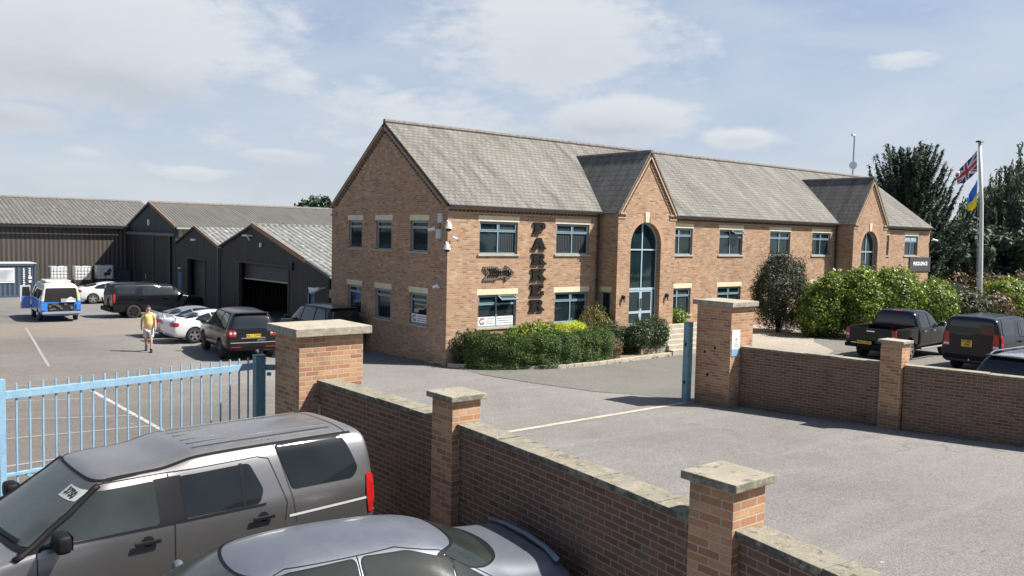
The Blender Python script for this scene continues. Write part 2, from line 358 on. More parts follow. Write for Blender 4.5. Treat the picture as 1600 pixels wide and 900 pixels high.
def concrete_mat(name, c1, c2, lichen=0.5, black=0.4):
    m, nt, b, out = newmat(name); g = NT(nt); ob = g.coord('Object')
    a = g.noise(ob, 2.5, 6, 0.6); f = g.noise(ob, 55, 5, 0.75); sp = g.noise(ob, 16, 6, 0.75, 0.4)
    col = g.ramp(a, [(0.3,c1),(0.7,c2)]); col = g.mix(0.6, col, g.ramp(f, [(0.3,(0.5,0.5,0.5)),(0.7,(1.4,1.4,1.4))]), 'MULTIPLY')
    col = g.mix(g.rng(sp, 0.50, 0.62, 0, lichen), col, (0.36,0.33,0.25))
    k = g.noise(g.coord('Object', (1,1,1), (3,9,1)), 7, 7, 0.75, 0.3); col = g.mix(g.rng(k, 0.53, 0.66, 0, black), col, (0.045,0.045,0.038))
    vor = g.n('ShaderNodeTexVoronoi'); vor.inputs['Scale'].default_value = 28; g.l(ob, vor.inputs['Vector'])
    col = g.mix(g.rng(vor.outputs[0], 0.10, 0.2, lichen*0.7, 0), col, (0.46,0.44,0.36))
    # the vertical edges of old cast copings are blackened by lichen
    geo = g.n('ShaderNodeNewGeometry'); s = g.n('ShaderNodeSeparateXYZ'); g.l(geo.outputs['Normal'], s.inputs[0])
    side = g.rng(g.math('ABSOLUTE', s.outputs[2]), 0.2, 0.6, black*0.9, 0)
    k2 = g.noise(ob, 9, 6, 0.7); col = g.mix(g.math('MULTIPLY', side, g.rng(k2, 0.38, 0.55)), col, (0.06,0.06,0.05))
    g.l(col, b.inputs['Base Color']); b.inputs['Roughness'].default_value = 0.95; b.inputs['Specular IOR Level'].default_value = 0.2
    g.bump(g.math('ADD', f, sp), b, 0.7, 0.008)
    return m
def paint_mat(name, col, metal=0.0, rough=0.35, coat=1.0, dust=0.0, dustcol=(0.42,0.39,0.35), spec=0.5):
    m, nt, b, out = newmat(name); b.inputs['Specular IOR Level'].default_value = spec; g = NT(nt); ob = g.coord('Object')
    fl = g.noise(ob, 900, 2, 0.6); base = g.mix(0.25 if metal else 0.05, col, g.ramp(fl, [(0.3,(0.6,0.6,0.6)),(0.7,(1.5,1.5,1.5))]), 'MULTIPLY')
    if dust:
        geo = g.n('ShaderNodeNewGeometry'); s = g.n('ShaderNodeSeparateXYZ'); g.l(geo.outputs['Normal'], s.inputs[0])
        upf = g.rng(s.outputs[2], 0.15, 0.95)
        d = g.noise(ob, 3.2, 8, 0.7, 0.4); spk = g.noise(ob, 120, 3, 0.8)
        amt = g.math('MULTIPLY', g.math('MULTIPLY_ADD', upf, 0.93, 0.07), g.math('MULTIPLY_ADD', d, 0.9, 0.15))
        amt = g.math('MULTIPLY', amt, g.math('MULTIPLY_ADD', g.rng(spk, 0.42, 0.66), 0.75, 0.5)); amt = g.math('MULTIPLY', amt, dust, None, True)
        base = g.mix(amt, base, dustcol)
        g.l(g.math('MULTIPLY_ADD', amt, 0.5, rough), b.inputs['Roughness']); g.l(g.math('MULTIPLY', g.math('SUBTRACT', 1.0, amt), metal), b.inputs['Metallic'])
        g.l(g.math('MULTIPLY', g.math('SUBTRACT', 1.0, amt), coat), b.inputs['Coat Weight'])
        b.inputs['Coat Roughness'].default_value = 0.12
        g.bump(g.noise(ob, 260, 2), b, 0.03, 0.002)
    else:
        b.inputs['Roughness'].default_value = rough; b.inputs['Metallic'].default_value = metal; b.inputs['Coat Weight'].default_value = coat; b.inputs['Coat Roughness'].default_value = 0.05
    g.l(base, b.inputs['Base Color'])
    return m
def glass_mat(name, col=(0.012,0.018,0.02), rough=0.03, dust=0.0, spec=0.7):
    m, nt, b, out = newmat(name); g = NT(nt); ob = g.coord('Object')
    b.inputs['Specular IOR Level'].default_value = spec; b.inputs['IOR'].default_value = 1.5
    base = g.mix(g.rng(g.noise(ob, 1.1, 2, 0.4), 0.3, 0.75), col, tuple(c*1.7 for c in col))
    if dust:
        d = g.noise(ob, 2.2, 3, 0.5, 0.2); sp = g.noise(ob, 150, 3, 0.8)
        amt = g.math('MULTIPLY', g.math('MULTIPLY', g.rng(d, 0.0, 0.9), g.math('MULTIPLY_ADD', g.rng(sp, 0.45, 0.7), 0.8, 0.5)), dust, None, True)
        base = g.mix(amt, base, (0.40,0.40,0.36)); g.l(g.math('MULTIPLY_ADD', amt, 0.5, rough), b.inputs['Roughness'])
    else: b.inputs['Roughness'].default_value = rough
    g.l(base, b.inputs['Base Color'])
    if not dust:
        g.bump(g.noise(ob, 1.3, 2, 0.4), b, 0.04, 0.05)
    return m
def leaf_mat(name, stops, trans=0.25, rough=0.5, spec=0.3):
    m, nt, b, out = newmat(name); g = NT(nt)
    geo = g.n('ShaderNodeNewGeometry'); big = g.noise(g.coord('Object'), 1.6, 4, 0.6)
    f = g.math('MULTIPLY_ADD', geo.outputs['Random Per Island'], 0.62, g.math('MULTIPLY', g.rng(big, 0.3, 0.7), 0.38))
    col = g.ramp(f, stops); g.l(col, b.inputs['Base Color']); b.inputs['Roughness'].default_value = rough; b.inputs['Specular IOR Level'].default_value = spec
    tr = g.n('ShaderNodeBsdfTranslucent'); g.l(g.mix(1.0, col, (1.3,1.5,0.7), 'MULTIPLY'), tr.inputs[0])
    mx = g.n('ShaderNodeMixShader'); mx.inputs[0].default_value = trans; g.l(b.outputs[0], mx.inputs[1]); g.l(tr.outputs[0], mx.inputs[2]); g.l(mx.outputs[0], out.inputs[0])
    return m

M = {}
M['brick'] = brick_mat('building brick', [(0,(0.25,0.142,0.090)),(0.15,(0.335,0.195,0.120)),(0.45,(0.40,0.257,0.165)),(0.7,(0.355,0.208,0.130)),(0.92,(0.455,0.33,0.225)),(1,(0.255,0.155,0.103))], (0.43,0.37,0.275), stain_amt=0.18, contrast=0.7)
M['wallbrick'] = brick_mat('boundary wall brick', [(0,(0.29,0.14,0.085)),(0.3,(0.40,0.20,0.11)),(0.55,(0.48,0.29,0.17)),(0.8,(0.42,0.22,0.125)),(1,(0.35,0.20,0.13))], (0.44,0.39,0.29), stain_amt=0.5, moss=0.35, mort=0.0085)
M['wallbrick2'] = brick_mat('grimy shade darkened wall brick', [(0,(0.13,0.07,0.05)),(0.3,(0.18,0.092,0.062)),(0.55,(0.20,0.115,0.08)),(0.8,(0.17,0.095,0.068)),(1,(0.15,0.095,0.075))], (0.27,0.24,0.19), stain_amt=0.6, moss=0.35, mort=0.0085)  # pillar brick with the walls' shade put into its colour, plus grime
M['slate'] = slate_mat('main roof slate', (0.118,0.115,0.108), (0.205,0.203,0.186), rust=.30)
M['slate2'] = slate_mat('bay roof slate', (0.10,0.098,0.094), (0.165,0.162,0.155), rust=.05, bw=.33, rh=.27)
M['stone'] = noisy('pale stone lintel', (0.56,0.49,0.33), (0.68,0.60,0.43), 2.5, 0.85, bump=0.15)
M['sill'] = noisy('weathered stone sill', (0.32,0.27,0.20), (0.44,0.38,0.27), 3, 0.9)
M['coping'] = concrete_mat('lichened concrete coping', (0.17,0.16,0.125), (0.26,0.24,0.19), 0.45, 0.85)
M['cap'] = concrete_mat('concrete pillar cap', (0.21,0.195,0.15), (0.31,0.285,0.225), 0.45, 0.6)
M['capplain'] = concrete_mat('plain concrete cap', (0.30,0.27,0.21), (0.40,0.365,0.295), 0.15, 0.35)
M['kerb'] = concrete_mat('kerb concrete', (0.36,0.32,0.26), (0.48,0.44,0.36), 0.15, 0.15)
M['frame'] = flat('blue grey window frame', (0.20,0.29,0.35), 0.4)
M['glass'] = glass_mat('window glass', (0.008,0.018,0.021), spec=.6)
M['gutter'] = flat('black gutter', (0.018,0.018,0.02), 0.45)
M['black'] = flat('black plastic', (0.015,0.015,0.017), 0.5)
M['void'] = flat('dark interior', (0.01,0.01,0.011), 0.9)
M['asphalt'] = asphalt_mat('worn tarmac', (0.142,0.137,0.130), (0.190,0.184,0.175), 0.7, tan=True)
M['asphalt2'] = asphalt_mat('smoother tarmac patch', (0.108,0.107,0.098), (0.138,0.137,0.125), 0.5)
M['lot'] = asphalt_mat('car park tarmac', (0.115,0.110,0.10), (0.155,0.15,0.138), 0.5)
M['paving'] = asphalt_mat('buff paving', (0.23,0.205,0.17), (0.30,0.27,0.225), 0.4)
M['gatepaint'] = noisy('light blue gate paint', (0.17,0.30,0.42), (0.24,0.39,0.51), 5, 0.55, bump=0.05, fineamt=0.25)
M['postpaint'] = noisy('weathered blue post paint', (0.09,0.19,0.24), (0.16,0.29,0.35), 5, 0.55, bump=0.1, fineamt=0.4)
M['white'] = flat('white plastic', (0.72,0.73,0.72), 0.4)
M['soil'] = noisy('dry soil', (0.16,0.11,0.07), (0.24,0.18,0.12), 6, 0.95, bump=0.5)

# ================================================================= GROUND
def build_ground():
    xs = list(np.concatenate([np.arange(-400,-60,40), np.arange(-60,-30,5), np.arange(-30,45,1.0), np.arange(45,120,8), np.arange(120,900,90)]))
    ys = list(np.concatenate([np.arange(-400,-60,40), np.arange(-60,-35,5), np.arange(-35,60,1.0), np.arange(60,140,8), np.arange(140,1000,90)]))
    mb = MB(); nx = len(xs)
    vs = [(x, y, gz(x,y)) for y in ys for x in xs]
    fs = [(j*nx+i, j*nx+i+1, (j+1)*nx+i+1, (j+1)*nx+i) for j in range(len(ys)-1) for i in range(nx-1)]
    mb.add(vs, fs); o = mb.build('ground', M['asphalt'], smooth=True, uv=False, recalc=False, fix=False); tag(o, kind='structure')
build_ground()

def drape(name, poly, mat, lift, step=1.0):
    """a sheet that follows the ground, lying lift above it"""
    bm = bmesh.new(); f = bm.faces.new([bm.verts.new((x,y,0)) for x,y in poly])
    for ax in (0,1):
        lo = min(p[ax] for p in poly); hi = max(p[ax] for p in poly); c = math.floor(lo)+step
        while c < hi:
            co = [0,0,0]; co[ax] = c; no = [0,0,0]; no[ax] = 1
            bmesh.ops.bisect_plane(bm, geom=bm.verts[:]+bm.edges[:]+bm.faces[:], plane_co=co, plane_no=no); c += step
    for v in bm.verts: v.co.z = gz(v.co.x, v.co.y) + lift
    bmesh.ops.recalc_face_normals(bm, faces=bm.faces)
    for f in bm.faces:
        if f.normal.z < 0: f.normal_flip()
    me = bpy.data.meshes.new(name); bm.to_mesh(me); bm.free(); me.materials.append(mat); me.shade_smooth()
    o = bpy.data.objects.new(name, me); COL.objects.link(o); return o
# the smoother tarmac between the planting bed and the gate
p = drape('road_surface', [(0.05,-1.2),(-0.1,-2.2),(0.15,-4.5),(0.62,-6.9),(1.4,-8.2),(1.65,-9.6),(3.0,-10.3),(12.8,-2.4),(9.6,-2.35),(6.4,-2.5),(4.6,-2.6),(3.1,-2.45),(1.6,-1.75),(.5,-.95)], M['asphalt2'], 0.006)
tag(p, kind='structure')
def worn_paint(name, col, amt):
    m, nt, b, out = newmat(name); g = NT(nt); ob = g.coord('Object')
    a = g.noise(ob, 7, 8, 0.75, 0.4); gr = g.noise(ob, 70, 3, 0.8); base = g.mix(g.rng(gr, 0.3, 0.7), (0.15,0.145,0.14), (0.34,0.33,0.31))
    g.l(g.mix(g.rng(a, 0.42-amt, 0.62-amt), base, col), b.inputs['Base Color']); b.inputs['Roughness'].default_value = 0.85; return m
M['line'] = worn_paint('worn white line paint', (0.50,0.48,0.45), 0.0)
M['lineweak'] = worn_paint('faded line paint', (0.30,0.29,0.27), -0.07)
def strip(pts, w): 
    out = []; L_ = []; R_ = []
    for i, p in enumerate(pts):
        a = Vector(pts[max(0,i-1)]); b = Vector(pts[min(len(pts)-1,i+1)]); d = (b-a).normalized(); n = Vector((-d.y,d.x))
        L_.append(tuple(Vector(p)+n*w/2)); R_.append(tuple(Vector(p)-n*w/2))
    return L_ + R_[::-1]
lines = [([(-11.72,-6.6),(-11.6,0.5)],0.11,'line'), ([(-16.5,-2.1),(-11.65,-3.9)],0.09,'lineweak'), ([(-17.5,-5.0),(-11.7,-5.35)],0.09,'lineweak'),
         ([(-16.5,0.6),(-11.65,-0.9)],0.08,'lineweak'), ([(-18.5,-8.2),(-11.75,-7.2)],0.09,'lineweak'), ([(-15.5,3.4),(-11.6,1.9)],0.08,'lineweak'),
         ([(-11.5,6.6),(-10.6,14.0),(-9.9,20.0)],0.09,'lineweak'), ([(-15.0,30.5),(-9.0,30.9)],0.14,'lineweak'), ([(-12.6,27.0),(-11.0,20.5)],0.08,'lineweak'), ([(-6.8,28.8),(-1.2,29.2)],0.10,'lineweak')]
for pts, w, k in lines: tag(drape('road_marking', strip(pts, w), M[k], 0.008), kind='structure')
tag(drape('drain_channel', strip([(-10.55,-10.75),(-5.85,-10.3),(1.2,-9.8),(1.7,-9.75)],0.17), M['kerb'], 0.010), kind='structure')
tag(drape('road_seam', strip([(-0.12,-2.1),(0.15,-4.5),(0.62,-6.9),(0.9,-7.4)],0.025), M['black'], 0.011), kind='structure')

# raised car park on the right, with a paved apron by the building
def build_lot():
    mb = MB(); poly = [(12.9,-1.0),(12.9,-9.0),(3.2,-10.7),(3.25,-14.8),(3.6,-17.9),(4.6,-22),(7.5,-30),(250,-30),(250,120),(60,120),(45,30),(40,12),(40,-0.01),(38,-0.01)]
    poly = [(12.9,-0.01),(12.9,-2.35),(2.74,-10.55),(2.8,-14.6),(3.2,-15.4),(3.75,-17.9),(4.9,-22),(8.5,-30),(400,-30),(400,300),(60,300),(42,40),(40,-0.01)]
    mb.prism([(a,b) for a,b in poly], lambda a,b,w: (a,b,LOT-w), 0.9)
    tag(mb.build('car_park', M['lot']), kind='structure')
    mb = MB(); mb.prism([(12.95,-0.05),(12.85,-2.45),(5.0,-8.78),(8.5,-9.2),(13.0,-7.6),(14.9,-5.6),(16.6,-4.6),(18.5,-2.5),(19.0,-0.05)], lambda a,b,w: (a,b,LOT+0.006-w), 0.004)
    tag(mb.build('pavement', M['paving']), kind='structure')
    # shallow steps from the drive up to the entrance
    mb = MB()
    for k in range(6):
        z1 = 0.02+0.18*(k+1); y0 = -2.35+0.22*k
        mb.box(9.75,12.86,y0,(-1.03 if k == 5 else y0+0.22),-0.2,z1)
    mb.box(8.2,9.75,-2.0,-1.03,-0.2,1.10)
    o = mb.build('step_flight', M['kerb'], bevel=0.012); tag(o, 'pale concrete steps leading up to the glazed entrance door', 'steps')
build_lot()

# planting bed kerb
bed = [(0.02,-0.15),(0.25,-0.60),(0.55,-0.96),(1.05,-1.42),(1.65,-1.78),(2.35,-2.20),(3.16,-2.49),(3.9,-2.60),(4.65,-2.62),(5.6,-2.58),(6.47,-2.52),(7.7,-2.42),(8.93,-2.32),(9.7,-2.27)]
def build_bed():
    mb = MB(); pts = bed
    for i in range(len(pts)-1):
        a = Vector(pts[i]); b = Vector(pts[i+1]); n = int(max(1, round((b-a).length/0.45)))
        for k in range(n):
            p = a.lerp(b, k/n); q = a.lerp(b, (k+1)/n - 0.012/(b-a).length)
            z = gz((p.x+q.x)/2, (p.y+q.y)/2) + random.uniform(-.004,.004)
            mb.bar((p.x,p.y,z+0.02), (q.x,q.y,z+0.02), 0.13, 0.24)
    tag(mb.build('kerb', M['kerb'], bevel=0.01), kind='structure')
    mb = MB(); poly = [(x, y+0.07) for x,y in bed] + [(9.7,-1.05),(7.7,-1.02),(7.7,-0.02),(0.1,-0.02)]
    mb.prism(poly, lambda a,b,w: (a,b,0.10-w), 0.2); tag(mb.build('soil_bed', M['soil']), kind='structure')
build_bed()

# ================================================================= OFFICE BUILDING
ZE, ZR, BW, BL = 5.885, 9.063, 8.755, 37.2
K = (ZR-ZE)/(BW/2)
bld = thing('office_building', 'long two storey buff brick office building with grey slate roof and two projecting gabled bays', 'building')
TF = lambda y0: (lambda a,b,w: (a, y0+w, b))          # facade facing -y
TG = lambda x0: (lambda a,b,w: (x0+w, a, b))
def rect(a,b,c,d): return [(a,c),(b,c),(b,d),(a,d)]
REV = 0.11
UP = (4.07, 5.28); LO = (1.33, 2.55)
upx = [(1.43,3.25),(5.24,7.05),(11.90,13.68),(15.68,17.50),(19.80,21.60),(23.67,25.46),(30.18,31.98),(33.95,35.62)]
gy = [(6.13,7.26),(3.82,4.99),(1.27,2.45)]
def wall_mb():
    mb = MB(); Z0 = -0.6
    segs = [(0,7.7),(11.26,26.08),(29.72,BL)]
    for a,b in segs:
        holes = [rect(x0,x1,*UP) for x0,x1 in upx if a<x0 and x1<b] + [rect(x0,x1,*LO) for x0,x1 in upx if a<x0 and x1<b]
        mb.prism(rect(a,b,Z0,ZE), TF(0), 0.28, holes=holes, back=False)
    # end gables
    prof = [(0,Z0),(BW,Z0),(BW,ZE),(BW/2,ZR),(0,ZE)]
    # left gable seen from outside (-x): wall from y=0.28 on so that corners butt
    prof2 = [(0.0,Z0),(BW,Z0),(BW,ZE-0.03),(BW/2,ZR-0.03),(0.0,ZE-0.03)]
    holes = [rect(a,b,4.10,5.26) for a,b in gy] + [rect(a,b,1.35,2.55) for a,b in gy]
    mb.prism(prof2, lambda a,b,w: (-0.002+w, a+0.001, b), 0.28, holes=holes, back=False)
    mb.prism(prof2, lambda a,b,w: (BL+0.002-w, a+0.001, b), 0.28, back=False)
    mb.prism(rect(0.3,BL-0.3,Z0,ZE), lambda a,b,w: (a, BW-w, b), 0.25)
    return mb
wl = wall_mb().build('wall', M['brick'], bld)

def window_unit(x0, x1, z0, z1, T, cols=2, transom=True, open_pane=None, sill=True, lintel=True, tr=0.30, blinds=None, side=False, lintw=0.07, frame_w=0.055, glassmat=None):
    """T(a, b, w): a along the wall, b height, w depth into the wall"""
    fr = MB(); F = frame_w; y0, y1 = REV-0.035, REV+0.03
    def bx(a,b,c,d,w0,w1,mb=None): 
        mb = mb or fr; P = [T(a,c,w0),T(b,c,w0),T(b,c,w1),T(a,c,w1),T(a,d,w0),T(b,d,w0),T(b,d,w1),T(a,d,w1)]
        mb.add(P, [(0,3,2,1),(4,5,6,7),(0,1,5,4),(1,2,6,5),(2,3,7,6),(3,0,4,7)])
    bx(x0,x0+F,z0,z1,y0,y1); bx(x1-F,x1,z0,z1,y0,y1); bx(x0+F,x1-F,z0,z0+F,y0,y1); bx(x0+F,x1-F,z1-F,z1,y0,y1)
    xs = [x0+F] + [x0+F+(x1-x0-2*F)*i/cols for i in range(1,cols)] + [x1-F]
    for x in xs[1:-1]: bx(x-F*0.45,x+F*0.45,z0+F,z1-F,y0-0.002,y1-0.002)
    zt = z1-F-tr
    if transom:
        for i in range(len(xs)-1): bx(xs[i]+(F*.45 if i else 0), xs[i+1]-(F*.45 if i < len(xs)-2 else 0), zt-0.03, zt+0.03, y0-0.002, y1-0.004)
        for i in range(len(xs)-1):      # sash of the top light
            if open_pane == i: continue
            a, b = xs[i]+(F*.45 if i else 0), xs[i+1]-(F*.45 if i < len(xs)-2 else 0); s = 0.032
            bx(a,a+s,zt+0.03,z1-F,y0-0.014,y0+0.02); bx(b-s,b,zt+0.03,z1-F,y0-0.014,y0+0.02); bx(a+s,b-s,zt+0.03,zt+0.03+s,y0-0.014,y0+0.02); bx(a+s,b-s,z1-F-s,z1-F,y0-0.014,y0+0.02)
    fo = fr.build('window', M['frame'], bld)
    gl = MB(); bx(x0+F*.5,x1-F*.5,z0+F*.5,z1-F*.5,REV+0.001,REV+0.012,gl); gl.build('pane', glassmat or M['glass'], fo)
    if blinds:
        bl = MB(); n = int((x1-x0-0.2)/0.09)
        for i in range(n):
            xx = x0+0.1+i*0.09
            if blinds == 'half' and i < n/2: continue
            bx(xx,xx+0.055,z0+0.06,z1-0.07,REV-0.0005,REV+0.0008,bl)
        bl.build('blind', M['blind'], fo)
    if open_pane is not None:
        i = open_pane; a, b = xs[i]+0.02, xs[i+1]-0.02; op = MB(); gg = MB(); h = tr+0.02; ang = R(62)
        def TP(u, t, w):      # hinged at the top, swung outward
            return T(u, z1-F-math.cos(ang)*t+math.sin(ang)*w, y0-0.02-math.sin(ang)*t-math.cos(ang)*w)
        def bb(mb,u0,u1,t0,t1,w0,w1):
            P = [TP(u0,t0,w0),TP(u1,t0,w0),TP(u1,t1,w0),TP(u0,t1,w0),TP(u0,t0,w1),TP(u1,t0,w1),TP(u1,t1,w1),TP(u0,t1,w1)]
            mb.add(P, [(0,3,2,1),(4,5,6,7),(0,1,5,4),(1,2,6,5),(2,3,7,6),(3,0,4,7)])
        s = 0.045
        bb(op,a,b,0,s,0,0.04); bb(op,a,b,h-s,h,0,0.04); bb(op,a,a+s,s,h-s,0,0.04); bb(op,b-s,b,s,h-s,0,0.04)
        oo = op.build('opening_light', M['frame'], bld); bb(gg,a+s*.5,b-s*.5,s*.5,h-s*.5,0.015,0.022); gg.build('pane', M['glass'], oo)
    if sill:
        s = MB(); bx(x0-0.09,x1+0.09,z0-0.075,z0-0.001,-0.055,REV+0.02,s); s.build('sill', M['sill'], bld, bevel=0.006)
    if lintel:
        s = MB(); bx(x0-lintw,x1+lintw,z1+0.001,z1+0.212,-0.004,REV+0.1,s); s.build('lintel', M['stone'], bld, bevel=0.004)
M['blind'] = flat('grey vertical blind', (0.022,0.030,0.033), 0.7)
M['poster'] = flat('white window film', (0.70,0.70,0.70), 0.5)
opens_u = {3:1, 7:None}
for i,(a,b) in enumerate(upx):
    window_unit(a,b,*UP,TF(0), open_pane={3:1}.get(i), blinds={0:'half',1:'full'}.get(i))
    window_unit(a,b,*LO,TF(0), open_pane={0:1}.get(i), blinds={2:'half'}.get(i))
TGa = lambda a,b,w: (w, a, b)
for a,b in gy:
    window_unit(a,b,4.10,5.26,TGa, cols=1, tr=0.22); window_unit(a,b,1.35,2.55,TGa, cols=1, tr=0.22)
# pale roller blinds half down in the far right window
s = MB(); s.box(34.0,35.57,REV-.036,REV-.038,4.93,5.24); s.build('window_awning', flat('pale blue film',(0.30,0.42,0.48),0.3), bld)

# projecting bays
def arch_loop(x0,x1,z0,zs,n=18):
    r = (x1-x0)/2; cx = (x0+x1)/2
    return [(x0,z0),(x1,z0)] + [(cx+r*math.cos(math.pi*i/n), zs+r*math.sin(math.pi*i/n)) for i in range(n+1)]
def bay(x0, x1, ax0, ax1, zb, door):
    yb = -1.0; apex = (x0+x1)/2+0.0; za = 8.30; zk = 5.82; zs = 5.45-(ax1-ax0)/2
    loop = arch_loop(ax0,ax1,zb,zs)
    prof = [(x0,-0.6),(x1,-0.6),(x1,zk),(apex,za),(x0,zk)]
    mb = MB(); mb.prism(prof, lambda a,b,w: (a,yb+w,b), 0.30, holes=[loop], back=False)
    small = rect(-0.70,-0.09,1.45,2.55)
    mb.prism(rect(yb+0.301,0.0,-0.6,zk), lambda a,b,w: (x0+0.001+w,a,b), 0.25, holes=([rect(-0.66,-0.10,1.45,2.55)] if door else []), back=False)
    mb.prism(rect(yb+0.301,0.0,-0.6,zk), lambda a,b,w: (x1-0.001-w,a,b), 0.25, back=False)
    mb.build('bay_wall', M['brick'], bld)
    # arched glazing set in a deep reveal
    fr = MB(); d = yb+0.22; F = 0.06; r = (ax1-ax0)/2; cx = (ax0+ax1)/2; n = 24
    outer = [(cx+r*math.cos(math.pi*i/n), zs+r*math.sin(math.pi*i/n)) for i in range(n+1)]
    inner = [(cx+(r-F)*math.cos(math.pi*i/n), zs+(r-F)*math.sin(math.pi*i/n)) for i in range(n+1)]
    ring = [(ax1,zb)] + outer + [(ax0,zb),(ax0+F,zb)] + inner[::-1] + [(ax1-F,zb)]
    fr.prism(ring, lambda a,b,w: (a,d+w,b), 0.07)
    fr.box(cx-0.03,cx+0.03,d-0.003,d+0.06,2.70 if door else zb,zs+r-F)
    fr.box(ax0+F,ax1-F,d-0.005,d+0.058,4.27,4.33)
    fr.box(ax0+F,ax1-F,d-0.007,d+0.056,2.60,2.70)
    if not door: fr.box(ax0+F,ax1-F,d-0.005,d+0.058,zb,zb+.06)
    fo = fr.build('arched_window', M['frame2'], bld)
    gl = MB(); gl.prism(arch_loop(ax0+.03,ax1-.03,2.66 if door else zb,zs), lambda a,b,w: (a,d+0.035+w,b), 0.012); gl.build('pane', M['glass'], fo)
    # keystone
    ks = MB(); ks.prism([(cx-0.10,5.44),(cx+0.10,5.44),(cx+0.135,5.86),(cx-0.135,5.86)], lambda a,b,w: (a,yb-0.035+w,b), 0.15)
    ks.prism([(cx-0.035,5.62),(cx+0.035,5.62),(cx+0.035,5.72),(cx-0.035,5.72)], lambda a,b,w: (a,yb-0.045+w,b), 0.009)
    ks.build('keystone', M['stone'], bld, bevel=0.006)
    # soldier course round the arch
    so = MB(); nb = 28
    for i in range(nb):
        if i == nb//2: so.build('arch_surround', M['archbrick'], bld); so = MB()
        a0 = math.pi*(i+.04)/nb; a1 = math.pi*(i+.96)/nb
        if 0.44 < (i+.5)/nb < 0.56: continue
        so.prism([(cx+(r+.0)*math.cos(a0),zs+(r+.0)*math.sin(a0)),(cx+(r+.215)*math.cos(a0),zs+(r+.215)*math.sin(a0)),(cx+(r+.215)*math.cos(a1),zs+(r+.215)*math.sin(a1)),(cx+r*math.cos(a1),zs+r*math.sin(a1))], lambda a,b,w: (a,yb-0.006+w,b), 0.02)
    so.build('arch_surround', M['archbrick'], bld)
    if door:
        # double door with side light
        for s, (a,b) in enumerate(((ax0+.06,cx-0.0),(cx+0.0,ax1-.22))):
            dm = MB(); W = 0.075; dd = d+0.005
            zt = 2.60; dm.box(a,a+W,dd,dd+.05,zb,zt); dm.box(b-W,b,dd,dd+.05,zb,zt); dm.box(a+W,b-W,dd,dd+.05,zb,zb+.12); dm.box(a+W,b-W,dd,dd+.05,zt-W,zt); dm.box(a+W,b-W,dd,dd+.05,zb+.52,zb+.62)
            do = dm.build('door', M['frame2'], bld); g2 = MB(); g2.box(a+.04,b-.04,dd+.02,dd+.03,zb+.06,zt-.04); g2.build('pane', M['glass'], do)
            h = MB(); hx = b-.04 if s == 0 else a+.04; h.bar((hx,dd-.05,zb+.75),(hx,dd-.05,zb+1.15),.03,.03); h.bar((hx,dd-.05,zb+.78),(hx,dd+.01,zb+.78),.02,.02); h.bar((hx,dd-.05,zb+1.12),(hx,dd+.01,zb+1.12),.02,.02)
            h.build('door_handle', M['black'], do)
        lt = MB(); lt.box(cx+.22,cx+.62,d-.004,d+.004,1.56,1.60); lt.build('letter_plate', M['gutter'], bld)
        sl = MB(); sl.box(ax1-.215,ax1-.17,d,d+.05,zb,2.60); sl.build('door_frame', M['frame2'], bld)
        g3 = MB(); g3.box(ax1-.17,ax1-.06,d+.02,d+.03,zb,2.60); g3.build('side_light', M['glass'], bld)
        for lx in (ax0-.40, ax1+.42):
            l = MB(); l.box(lx-.04,lx+.04,yb-.05,yb,2.28,2.44); l.tube([(lx,yb-.10,2.30),(lx,yb-.10,2.42)],.06,10,r2=.05); l.tube([(lx,yb-.10,2.16),(lx,yb-.10,2.29)],.028,8); l.build('wall_lantern', M['gutter'], bld)
        # small window in the return wall
        window_unit(-0.66,-0.10,1.45,2.55, lambda a,b,w: (x0+w,a,b), cols=1, transom=False, sill=False, lintw=0.05)
    # steep bay roof
    ov = 0.10; ym = -1.09; half = (x1-x0)/2+0.06; zr = 8.36; slope = (za+0.05-zk)/((x1-x0)/2); zfoot = zr - slope*half
    t = 0.055
    for sgn in (-1,1):
        r_ = MB(); cxr = (x0+x1)/2
        yv = (zr-ZE-0.02)/K; 
        pts = [(cxr,ym,zr),(cxr,yv,zr),(cxr+sgn*half,(zfoot-ZE-0.02)/K,zfoot),(cxr+sgn*half,ym,zfoot)]
        vs = [Vector(p) for p in pts]; nrm = (vs[1]-vs[0]).cross(vs[3]-vs[0]).normalized()
        if nrm.z < 0: nrm = -nrm
        top = [v+nrm*t for v in vs]; r_.add(vs+top, [(0,1,2,3),(4,5,6,7),(0,1,5,4),(1,2,6,5),(2,3,7,6),(3,0,4,7)])
        r_.build('bay_roof', M['slate2'], bld)
    rt = MB(); rt.tube([((x0+x1)/2,ym-.01,zr+.03),((x0+x1)/2,(zr-ZE)/K,zr+.03)], .075, 10); rt.build('ridge_tile', M['ridge'], bld)
    for sgn in (-1,1):       # lead valleys
        cxr = (x0+x1)/2; yv = (zr-ZE)/K
        v = MB(); v.bar((cxr+sgn*.05,yv+.02,zr+.04),(cxr+sgn*(half+.02),(zfoot-ZE)/K-.02,zfoot+.06),.10,.03); v.build('valley', M['gutter'], bld)
    # dentils and verge on the gable
    dn = MB(); ve = MB(); L = math.hypot((x1-x0)/2, za-zk)
    for sgn in (-1,1):
        dx = -sgn*(x1-x0)/2/L; dz = (za-zk)/L; px = -dz*sgn*-1; 
        base = Vector(((x0+x1)/2+sgn*(x1-x0)/2, yb, zk)); dv = Vector((dx,0,dz)); nv = Vector((-sgn*dz,0,-abs(dx))) # pointing into the gable
        n = int(L/0.165)
        for i in range(2,n):
            c = base + dv*(i*0.165) + nv*0.17 + Vector((0,-0.025,0)); dn.obox(c, dv*0.045, Vector((0,0.026,0)), nv*0.05)
        a = base+nv*0.075+Vector((0,-.035,0)); b = a+dv*(L-0.08); ve.bar(tuple(a),tuple(b),0.07,0.10,up=(0,1,0))
